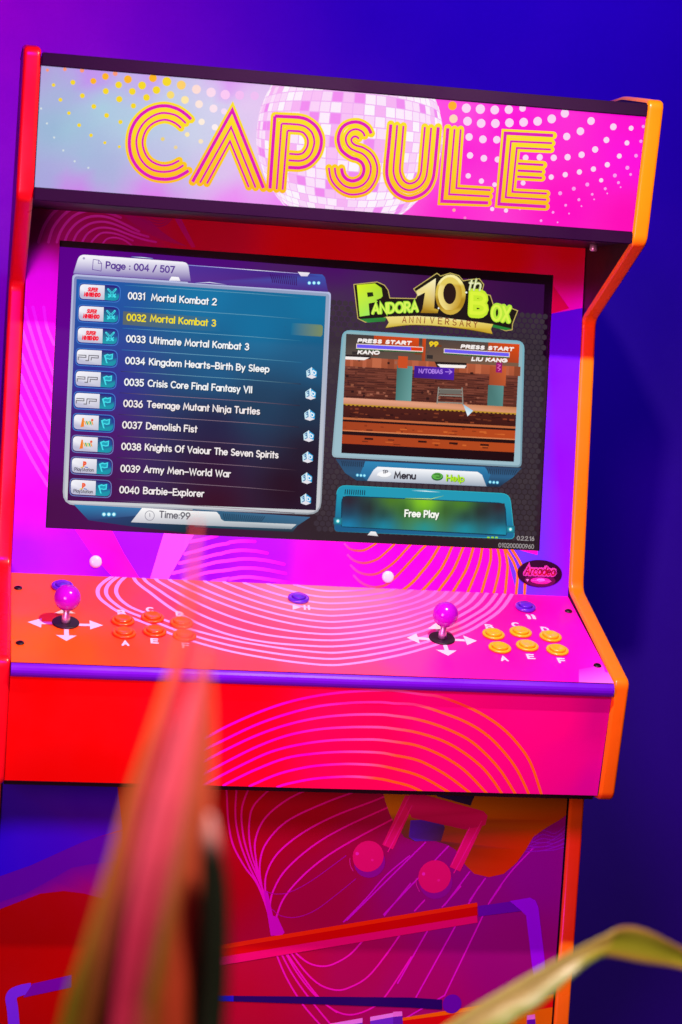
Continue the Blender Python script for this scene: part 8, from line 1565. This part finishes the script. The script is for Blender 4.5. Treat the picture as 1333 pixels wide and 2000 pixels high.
# ------------------------------------------------------------------ object helpers
WM = {}
def link(name, me, m, parent, world=None, smooth=False):
    o = bpy.data.objects.new(name, me); COL.objects.link(o)
    if m is not None:
        for x in (m if isinstance(m, (list, tuple)) else [m]): me.materials.append(x)
    w = world or Matrix.Identity(4)
    if parent: o.parent = parent
    pw = WM[parent.name] if parent else Matrix.Identity(4)
    o.matrix_basis = pw.inverted() @ w
    WM[o.name] = w
    if smooth and me is not None:
        for f in me.polygons: f.use_smooth = True
    return o
def tag(o, label, cat, group=None):
    o['label'] = label; o['category'] = cat
    if group: o['group'] = group
def thing(name, loc, label, cat, group=None):
    o = bpy.data.objects.new(name, None); COL.objects.link(o); o.location = loc; o.empty_display_size = .1
    WM[o.name] = Matrix.Translation(loc); tag(o, label, cat, group); return o
def mesh(bm, name):
    bmesh.ops.recalc_face_normals(bm, faces=bm.faces)
    me = bpy.data.meshes.new(name); bm.to_mesh(me); bm.free(); return me
def prism(bm, yz, x0, x1):
    a = [bm.verts.new((x0, y, z)) for y, z in yz]; b = [bm.verts.new((x1, y, z)) for y, z in yz]
    n = len(yz)
    bm.faces.new(a); bm.faces.new(b[::-1])
    for i in range(n): bm.faces.new((a[i], b[i], b[(i+1) % n], a[(i+1) % n]))
def box(bm, x0, x1, y0, y1, z0, z1): prism(bm, [(y0, z0), (y1, z0), (y1, z1), (y0, z1)], x0, x1)
def rounded(path, r, n=6, closed=False):
    out = []
    m = len(path)
    for i in range(m):
        if not closed and i in (0, m-1): out.append(path[i]); continue
        a, b, c = Vector(path[i-1]), Vector(path[i]), Vector(path[(i+1) % m])
        rr = min(r, (a-b).length*.45, (c-b).length*.45)
        p0 = b+(a-b).normalized()*rr; p1 = b+(c-b).normalized()*rr
        for k in range(n+1):
            t = k/n; out.append(tuple(p0*(1-t)**2+b*2*t*(1-t)+p1*t*t))
    return out
def sweep(bm, path, sect):
    # path in (y, z); sect: (x, outward) points; outward = to the left of the walking direction
    rings = []
    for i in range(len(path)):
        a = Vector(path[max(i-1, 0)]); b = Vector(path[i]); c = Vector(path[min(i+1, len(path)-1)])
        d1 = (b-a).normalized() if i else (c-b).normalized()
        d2 = (c-b).normalized() if i < len(path)-1 else d1
        n1 = Vector((-d1.y, d1.x)); n2 = Vector((-d2.y, d2.x)); nn = (n1+n2).normalized(); k = 1/max(.5, nn.dot(n1))
        rings.append([bm.verts.new((x, b.x+nn.x*o*k, b.y+nn.y*o*k)) for x, o in sect])
    m = len(sect)
    for i in range(len(rings)-1):
        for j in range(m):
            bm.faces.new((rings[i][j], rings[i][(j+1) % m], rings[i+1][(j+1) % m], rings[i+1][j]))
    bm.faces.new(rings[0]); bm.faces.new(rings[-1][::-1])
def lathe(bm, prof, n=32):
    rings = []
    for r, z in prof:
        if r < 1e-6: rings.append([bm.verts.new((0, 0, z))])
        else: rings.append([bm.verts.new((r*math.cos(6.28318*i/n), r*math.sin(6.28318*i/n), z)) for i in range(n)])
    for a, b in zip(rings, rings[1:]):
        for i in range(n):
            q = [a[i % len(a)], a[(i+1) % len(a)], b[(i+1) % len(b)], b[i % len(b)]]
            u = []
            for v in q:
                if v not in u: u.append(v)
            if len(u) > 2: bm.faces.new(u)
    for r in (rings[0], rings[-1]):
        if len(r) > 1: bm.faces.new(r)
def up(yz): return [(y, z+1.0) for y, z in yz]

# ------------------------------------------------------------------ setting
bm = bmesh.new(); box(bm, -5, 5, 1.0, 1.12, 0, 3.4)
wall = link('wall', mesh(bm, 'wall'), M['wall'], None); wall['kind'] = 'structure'
bm = bmesh.new(); box(bm, -5, 5, -5, 1.0, -.08, 0)
fl = link('floor', mesh(bm, 'floor'), M['floor'], None); fl['kind'] = 'structure'

# ------------------------------------------------------------------ arcade cabinet
CAB = thing('arcade_cabinet', (0, .36, 0), 'arcade cabinet with lit pink marquee, game list screen, red and orange edge trim', 'arcade machine')
H = .400; T = .022
FRONT = up([(.30, .800), (.154, .797), (.030, .7785), (.0602, .5899), (.2734, .4874), (.2428, .0995), (-.001, .0035), (.0317, -.1652), (.12, -.172)])
REAR = up([(.12, -.172), (.60, -.172), (.60, .42), (.30, .800)])
def offset(path, d):
    out = []
    for i in range(len(path)):
        a = Vector(path[max(i-1, 0)]); b = Vector(path[i]); c = Vector(path[min(i+1, len(path)-1)])
        d1 = (b-a).normalized() if i else (c-b).normalized()
        d2 = (c-b).normalized() if i < len(path)-1 else d1
        n = (Vector((-d1.y, d1.x))+Vector((-d2.y, d2.x))).normalized(); k = 1/max(.5, n.dot(Vector((-d1.y, d1.x))))
        out.append((b.x+n.x*d*k, b.y+n.y*d*k))
    return out
fr = rounded(FRONT, .012)
if True:
    t0 = Vector(fr[4]); t1 = Vector(fr[8]); dd = (t1-t0).normalized(); SGN = 1 if -dd.y < 0 or dd.x < 0 else -1
# outward (towards the viewer, -y) lies on the right-hand side when the path runs downwards
def half_sect(w, dep, r, sg):
    s = [(-w/2, -dep), (-w/2, -r)]
    for k in range(1, 6):
        a = math.pi/2*k/6; s.append((-w/2+r*(1-math.cos(a)), -r+r*math.sin(a)))
    s.append((-w/2+r, 0)); s.append((w/2-r, 0))
    for k in range(1, 6):
        a = math.pi/2*(1-k/6); s.append((w/2-r*(1-math.cos(a)), -r+r*math.sin(a)))
    s += [(w/2, -r), (w/2, -dep)]
    return [(x, o*sg) for x, o in s]
for sx, tm in ((-1, 'red_trim'), (1, 'orange_trim')):
    xa, xb = (-H-T, -H) if sx < 0 else (H, H+T)
    bm = bmesh.new()
    inner = offset(fr, .0040*1)
    prism(bm, inner+REAR[1:-1], xa+.0008, xb-.0008)
    sp = link('side_panel', mesh(bm, 'side_panel'), M['outer'] if sx < 0 else M['black'], CAB)
    bm = bmesh.new()
    sec = [((xa+xb)/2+x, o) for x, o in half_sect(T, .0045, .0048 if sx > 0 else .005, -1)]
    sweep(bm, fr, sec)
    et = link('edge_trim', mesh(bm, 'edge_trim'), M[tm], sp, smooth=True)
    et['label'] = 'red edge trim' if sx < 0 else 'orange edge trim'

# carcass: marquee box, back and floor of the upper cabinet
bm = bmesh.new()
prism(bm, up([(.0405, .7685), (.0655, .592), (.30, .592), (.30, .7685)]), -H+.0005, H-.0005)
link('marquee_box', mesh(bm, 'marquee_box'), M['black'], CAB)
bm = bmesh.new()
prism(bm, up([(.294, .585), (.308, .70), (.598, .42), (.598, -.17), (.060, -.17), (.046, -.155), (.034, -.03), (.258, .070), (.266, .2)]), -H+.0005, H-.0005)
link('carcass', mesh(bm, 'carcass'), M['black'], CAB)

# marquee
mq = Canvas('marquee', [(-399, 0, 399, 152.6)]); mq.base = .0006
mq.draw(ART['marquee'])
mo = link('marquee_sign', mq.to_mesh('marquee_sign'), M['marquee'], CAB)
o_, v_, n_ = (Vector(q) for q in PLANES['marquee'])
def strip(v0, v1, d0, d1, name, m, parent):
    bm = bmesh.new(); P = []
    for v, d in ((v0, d0), (v0, d1), (v1, d1), (v1, d0)):
        q = o_+v_*v+n_*d; P.append((q.y, q.z+1))
    prism(bm, P, -H+.001, H-.001)
    bmesh.ops.bevel(bm, geom=bm.edges[:], offset=.0012, segments=2, affect='EDGES')
    return link(name, mesh(bm, name), m, parent)
strip(.1530, .1695, -.004, .005, 'retainer_strip', M['retainer'], mo)
strip(-.0165, -.0004, -.004, .005, 'retainer_strip', M['retainer'], mo)

# bezel with its opening
U0, U1, V0, V1 = -355.5, 353.5, 64.3, 463.6
RECTS = [(-399.5, 0, 399.5, V0), (-399.5, V1, 399.5, 575), (-399.5, V0, U0, V1), (U1, V0, 399.5, V1)]
bz = Canvas('bezel', RECTS); bz.base = .0004
bz.draw(ART['bezel'])
bo = link('bezel', bz.to_mesh('bezel_print'), M['print'], CAB)
o_, v_, n_ = (Vector(q) for q in PLANES['bezel'])
bm = bmesh.new()
for x0, y0, x1, y1 in RECTS:
    P = []
    for v, d in ((y0, .0003), (y0, -.006), (y1, -.006), (y1, .0003)):
        q = o_+v_*(v/1000)+n_*d; P.append((q.y, q.z+1))
    prism(bm, P, x0/1000, x1/1000)
link('bezel_board', mesh(bm, 'bezel_board'), M['black'], bo)
# display
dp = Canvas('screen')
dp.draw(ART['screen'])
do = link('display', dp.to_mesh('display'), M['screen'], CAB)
o_, v_, n_ = (Vector(q) for q in PLANES['screen'])
bm = bmesh.new(); P = []
for v, d in ((.045, -.0002), (.045, -.008), (.485, -.008), (.485, -.0002)):
    q = o_+v_*v+n_*d; P.append((q.y, q.z+1))
prism(bm, P, -.375, .375)
link('display_frame', mesh(bm, 'display_frame'), M['frame'], do)

# control panel, violet front edge, apron
cp = Canvas('panel', [(-399.5, 0, 399.5, 262.3)]); cp.base = .0004
cp.draw(ART['panel'])
co = link('control_panel', cp.to_mesh('control_panel'), M['print'], CAB)
bm = bmesh.new()
prism(bm, up([(.0004, -.0002), (.2455, .0872), (.2455, .078), (.004, -.012)]), -H+.0006, H-.0006)
link('panel_board', mesh(bm, 'panel_board'), M['black'], co)
bm = bmesh.new()
ed = [(.0010, .0006)]
for k in range(9):
    a = math.radians(80-20*k); ed.append((.0042-.0088*math.cos(a), -.0092+.0096*math.sin(a)))
ed += [(.0085, -.0188), (.012, -.010)]
prism(bm, up(ed), -H+.0008, H-.0008)
link('front_edge_trim', mesh(bm, 'front_edge_trim'), M['violet_trim'], co, smooth=False)
ap = Canvas('apron', [(-399.5, 0, 399.5, 144.5)]); ap.base = .0004
ap.draw(ART['apron'])
ao = link('front_apron', ap.to_mesh('front_apron'), M['print'], CAB)
o_, v_, n_ = (Vector(q) for q in PLANES['apron'])
bm = bmesh.new(); P = []
for v, d in ((-.001, 0), (-.001, -.008), (.1448, -.008), (.1448, 0)):
    q = o_+v_*v+n_*d; P.append((q.y, q.z+1))
prism(bm, P, -H+.0006, H-.0006)
link('apron_board', mesh(bm, 'apron_board'), M['black'], ao)

# lower cabinet
bp = Canvas('base', [(-398.5, -600, 398.5, 232)]); bp.base = .0004
bp.draw(ART['base'])
lo = link('base_panel', bp.to_mesh('base_panel'), M['print'], CAB)
bm = bmesh.new(); box(bm, -H+.001, H-.001, .1757, .58, .012, .829)
link('base_carcass', mesh(bm, 'base_carcass'), M['black'], CAB)
for sx in (-1, 1):
    xa, xb = (-H-T, -H) if sx < 0 else (H, H+T)
    bm = bmesh.new(); box(bm, xa+.0006, xb-.0006, .170, .59, 0, .8276)
    bs = link('base_side_panel', mesh(bm, 'base_side_panel'), M['black'], CAB)
    bm = bmesh.new()
    sec = [((xa+xb)/2+x, o) for x, o in half_sect(T, .0048, .0042, -1)]
    sweep(bm, [(.1654, .8274), (.1654, .4), (.1654, .002)], sec)
    link('edge_trim', mesh(bm, 'edge_trim'), M['orange_trim'], bs, smooth=True)

# ---- controls
po, pv, pn = (Vector(q) for q in PLANES['panel'])
PB = Matrix(((1, 0, 0), (0, pv.y, pn.y), (0, pv.z, pn.z))).to_4x4()
def on_panel(u, v, h=.0012):
    q = po+Vector((u/1000, 0, 1))+pv*(v/1000)+pn*h
    return Matrix.Translation(q) @ PB
def dup(root, world):
    r = root.copy(); COL.objects.link(r); r.parent = root.parent
    r.matrix_basis = WM[root.parent.name].inverted() @ world; WM[r.name] = world
    for ch in root.children:
        c = ch.copy(); COL.objects.link(c); c.parent = r
    return r
def arcpts(cx, cz, r, a0, a1, n=5): return [(cx+r*math.cos(math.radians(a0+(a1-a0)*i/n)), cz+r*math.sin(math.radians(a0+(a1-a0)*i/n))) for i in range(n+1)]
def button(m, w, label):
    bm = bmesh.new()
    lathe(bm, [(.0158, 0), (.0158, .0012)]+arcpts(.0140, .0014, .0019, 0, 90)+arcpts(.0128, .0018, .0016, 90, 180)[1:]+[(.0112, -.0005)])
    b = link('push_button', mesh(bm, 'push_button'), m, CAB, w, True)
    bm = bmesh.new()
    lathe(bm, [(.0110, -.0005), (.0110, .0040)]+arcpts(.0092, .0042, .0018, 0, 90)+[(.0055, .0052), (0, .0047)])
    link('plunger', mesh(bm, 'plunger'), m, b, w, True)
    b['label'] = label
    return b
b0 = button(M['orange_btn'], on_panel(*PTS['btnL'][0]), 'orange push button')
for p in PTS['btnL'][1:]: dup(b0, on_panel(*p))
b1 = button(M['yellow_btn'], on_panel(*PTS['btnR'][0]), 'yellow push button')
for p in PTS['btnR'][1:]: dup(b1, on_panel(*p))
bm = bmesh.new()
lathe(bm, [(.0150, 0), (.0152, .002)]+arcpts(.0128, .0022, .0024, 0, 90)+arcpts(.0112, .003, .0016, 90, 180)[1:]+[(.0098, .0005)])
s0 = link('start_button', mesh(bm, 'start_button'), M['purple_btn'], CAB, on_panel(*PTS['start'][0]), True)
bm = bmesh.new(); lathe(bm, [(.0095, .0), (.0095, .0055)]+arcpts(.0078, .0058, .0017, 0, 90)+[(.004, .0082), (0, .0085)])
link('plunger', mesh(bm, 'plunger'), M['purple_btn'], s0, on_panel(*PTS['start'][0]), True)
s0['label'] = 'translucent purple start button'
for p in PTS['start'][1:]: dup(s0, on_panel(*p))
# joysticks
bm = bmesh.new(); lathe(bm, [(.0056, 0), (.0056, .010), (.0042, .012), (.0042, .026)], 20)
w = on_panel(*PTS['washers'][0])
j0 = link('joystick', mesh(bm, 'joystick'), M['chrome'], CAB, w, True)
bm = bmesh.new(); lathe(bm, [(.0182, 0), (.0182, .0012), (.0176, .0018), (.0060, .0020), (.0060, 0)], 40)
link('dust_washer', mesh(bm, 'dust_washer'), M['washer'], j0, w)
bm = bmesh.new(); lathe(bm, [(.0060, .0198)]+[(.0176*math.cos(math.radians(a)), .0372+.0176*math.sin(math.radians(a))) for a in range(-68, 90, 6)]+[(0, .0548)], 40)
link('ball_top', mesh(bm, 'ball_top'), M['ball'], j0, w, True)
dup(j0, on_panel(*PTS['washers'][1]))
# bolts of the panel
bm = bmesh.new(); lathe(bm, [(.0056, 0), (.0056, .0006), (.0046, .0016), (.0026, .0019), (.0024, .0006), (0, .0006)], 20)
sc0 = link('screw', mesh(bm, 'screw'), M['screw'], CAB, on_panel(*PTS['screws'][0], .0008), False)
for p in PTS['screws'][1:]: dup(sc0, on_panel(*p, .0008))
# small white domes and the oval badge on the bezel
bo_, bv, bn = (Vector(q) for q in PLANES['bezel'])
BB = Matrix(((1, 0, 0), (0, bv.y, bn.y), (0, bv.z, bn.z))).to_4x4()
def on_bezel(u, v, h=.0009):
    return Matrix.Translation(bo_+Vector((u/1000, 0, 1))+bv*(v/1000)+bn*h) @ BB
bm = bmesh.new(); lathe(bm, [(.0088, 0), (.0086, .0010), (.0074, .0024), (.0048, .0034), (0, .0038)], 28)
c0 = link('white_dome', mesh(bm, 'white_dome'), M['cap'], CAB, on_bezel(*PTS['white_domes'][0]), True)
dup(c0, on_bezel(*PTS['white_domes'][1]))
bu, bw = PTS['badge']
bd = Canvas('bezel'); bd.base = .0018
el = lambda rx, ry, ox=0, oy=0, n=40: [(bu+ox+rx*math.cos(6.28318*i/n), bw+oy+ry*math.sin(6.28318*i/n)) for i in range(n)]
bd.fill(0, el(33.4, 19.6), '#2a0828')
bd.fill(1, el(23, 9, 1, -10), ['#581048']*40)
bd.fill(2, el(15, 4.6, 2, -10.5), ['#e020b0'])
bd.fill(3, el(6, 2.4, 2, -9.6), ['#ff80f0'])
A0, A1 = (bu-23.5, bw-3), (bu+23, bw-2.4)
bd.text(4, 'Arcadeo', (A0[0]-1.6, A0[1]-1.6), (A1[0]+1.6, A1[1]-1.6), 16, 7.0, '#f04cd0', .16)
bd.text(5, 'Arcadeo', (A0[0]-.9, A0[1]-.9), (A1[0]+.9, A1[1]-.9), 14.8, 5.4, '#4a0a40', .16)
bd.text(6, 'Arcadeo', (A0[0]-.4, A0[1]-.4), (A1[0]+.4, A1[1]-.4), 14, 4.0, '#f050c8', .16)
bd.text(7, 'Arcadeo', A0, A1, 13, 2.2, ['#600828', '#b01030'], .16)
bd.fill(7, [(bu-20, bw-9), (bu-18, bw-12.6), (bu-16, bw-9)], '#f090e8')
bd.stroke(7, [(bu-12, bw-10.2), (bu+18, bw-10.8)], .9, ['#e060d0', '#ffb0f8', '#ffb0f8', '#d050c0'], 'b', 0)
bd.stroke(7, [(bu-10, bw-13.2), (bu+9, bw-13.4)], .6, '#b040a0', 'b', 0)
be = link('oval_badge', bd.to_mesh('oval_badge'), M['badge'], CAB)
bm = bmesh.new(); lathe(bm, [(.0334, 0), (.0334, .0006), (.0330, .0009), (0, .0009)], 48)
for v in bm.verts: v.co.y *= .587
link('badge_plate', mesh(bm, 'badge_plate'), M['black'], be, on_bezel(bu, bw, .0007))
# small bright bolt under the marquee box, right
bm = bmesh.new(); lathe(bm, [(.0055, 0), (.0055, .007), (.0045, .009), (0, .0095)], 16)
link('bolt', mesh(bm, 'bolt'), M['chrome'], CAB, Matrix.Translation((.379, .17, 1.5915)) @ Matrix.Rotation(math.radians(180), 4, 'X'), True)

# ------------------------------------------------------------------ plants in front
def leaf(name, rows, cols, parent):
    n = len(rows); P = []; Cc = []
    K = 4
    dense = []
    for side in range(3): dense.append([Vector(r[side]) for r in rows])
    def cr(a, i, t):
        p0, p1, p2, p3 = a[max(i-1, 0)], a[i], a[i+1], a[min(i+2, n-1)]
        return .5*(2*p1+(p2-p0)*t+(2*p0-5*p1+4*p2-p3)*t*t+(3*p1-p0-3*p2+p3)*t**3)
    verts = []; cl = []; faces = []; W = 9
    steps = [(i, k/K) for i in range(n-1) for k in range(K)]+[(n-2, 1.0)]
    for i, t in steps:
        l, m, r = (cr(dense[s], i, t) for s in range(3))
        for j in range(W):
            x = j/(W-1)
            p = (l*(1-2*x)+m*2*x) if x < .5 else (m*(2-2*x)+r*(2*x-1))
            verts.append(p); cl.append(cols((i+t)/(n-1), x))
    for a in range(len(steps)-1):
        for j in range(W-1):
            b = a*W+j; faces.append((b, b+1, b+W+1, b+W))
    me = bpy.data.meshes.new(name); me.from_pydata([tuple(v) for v in verts], [], faces)
    at = me.color_attributes.new('ink', 'FLOAT_COLOR', 'POINT')
    at.data.foreach_set('color', [x for c in cl for x in (*c, 1)])
    o = link(name, me, M['leaf'], parent, None, True)
    md = o.modifiers.new('thickness', 'SOLIDIFY'); md.thickness = .0014; md.offset = 0
    return o
def stem_pot(parent, top, loc):
    bm = bmesh.new()
    top = Vector(top); base = Vector((loc[0], loc[1], .26)); rings = []
    for k in range(9):
        t = k/8; c = base.lerp(top+Vector((0, 0, .01)), t)+Vector((.012*math.sin(t*5), .01*math.sin(t*4), 0))*(1-t)
        r = .013-.005*t
        rings.append([bm.verts.new(c+Vector((r*math.cos(i*.785), r*math.sin(i*.785), 0))) for i in range(8)])
    for a, b in zip(rings, rings[1:]):
        for i in range(8): bm.faces.new((a[i], a[(i+1) % 8], b[(i+1) % 8], b[i]))
    bm.faces.new(rings[0]); bm.faces.new(rings[-1])
    link('stem', mesh(bm, 'stem'), M['stem'], parent, None, True)
    bm = bmesh.new(); lathe(bm, [(0, 0), (.10, 0), (.135, .28), (.145, .285), (.145, .31), (.128, .31), (.125, .27), (0, .27)], 36)
    link('pot', mesh(bm, 'pot'), M['pot'], parent, Matrix.Translation(loc))
rl = PTS['pots'][0]
P1 = thing('potted_plant', (rl[0]+.02, rl[1], 0), 'tall plant with broad red and green leaves, blurred in the left foreground', 'plant')
def ramp(stops, x):
    for (a, ca), (b, cb) in zip(stops, stops[1:]):
        if x <= b:
            k = (x-a)/(b-a) if b > a else 0; A, B = lin(ca), lin(cb); return tuple(A[i]*(1-k)+B[i]*k for i in range(3))
    return lin(stops[-1][1])
def lerp3(a, b, k): k = max(0, min(1, k)); return tuple(a[i]*(1-k)+b[i]*k for i in range(3))
leaf('leaf', PTS['leaf1'], lambda t, x: lerp3(ramp([(0, '#f27a40'), (.3, '#ee6450'), (.5, '#f06078'), (1, '#d04460')], x), ramp([(0, '#5c5c0c'), (.4, '#6c3814'), (1, '#8c2430')], x), (t-.25)/.45), P1)
leaf('leaf', PTS['leaf2'], lambda t, x: lerp3(ramp([(0, '#f46880'), (.45, '#f26070'), (.55, '#b86838'), (1, '#dc6848')], x), ramp([(0, '#a82448'), (.35, '#9c2440'), (.5, '#584c0c'), (.75, '#a03820'), (1, '#a04420')], x), (t-.15)/.35), P1)
lf = leaf('leaf', PTS['leaf3'], lambda t, x: lerp3(lin('#c89088'), (.006, .010, .004), (t-.10)/.09), P1)
lf['label'] = 'narrow dark leaf with pale tip'
stem_pot(P1, rl, (rl[0]+.02, rl[1], 0))
rr_ = PTS['pots'][1]
P2 = thing('potted_plant', (rr_[0]-.02, rr_[1], 0), 'plant with one long olive green leaf arching across the bottom right corner', 'plant')
leaf('leaf', PTS['leaf4'], lambda t, x: ramp([(0, '#b88848'), (.15, '#94942c'), (.55, '#848c20'), (.85, '#8c8a20'), (1, '#c08848')], x) if t < .36 else lerp3(ramp([(0, '#b0a848'), (.3, '#c0b070'), (.55, '#b8a868'), (.7, '#8c9c30'), (1, '#788c20')], x), ramp([(0, '#c8b050'), (.5, '#b8a040'), (1, '#7a8a14')], x), 1-(t-.36)*6), P2)
stem_pot(P2, rr_, (rr_[0]-.02, rr_[1], 0))
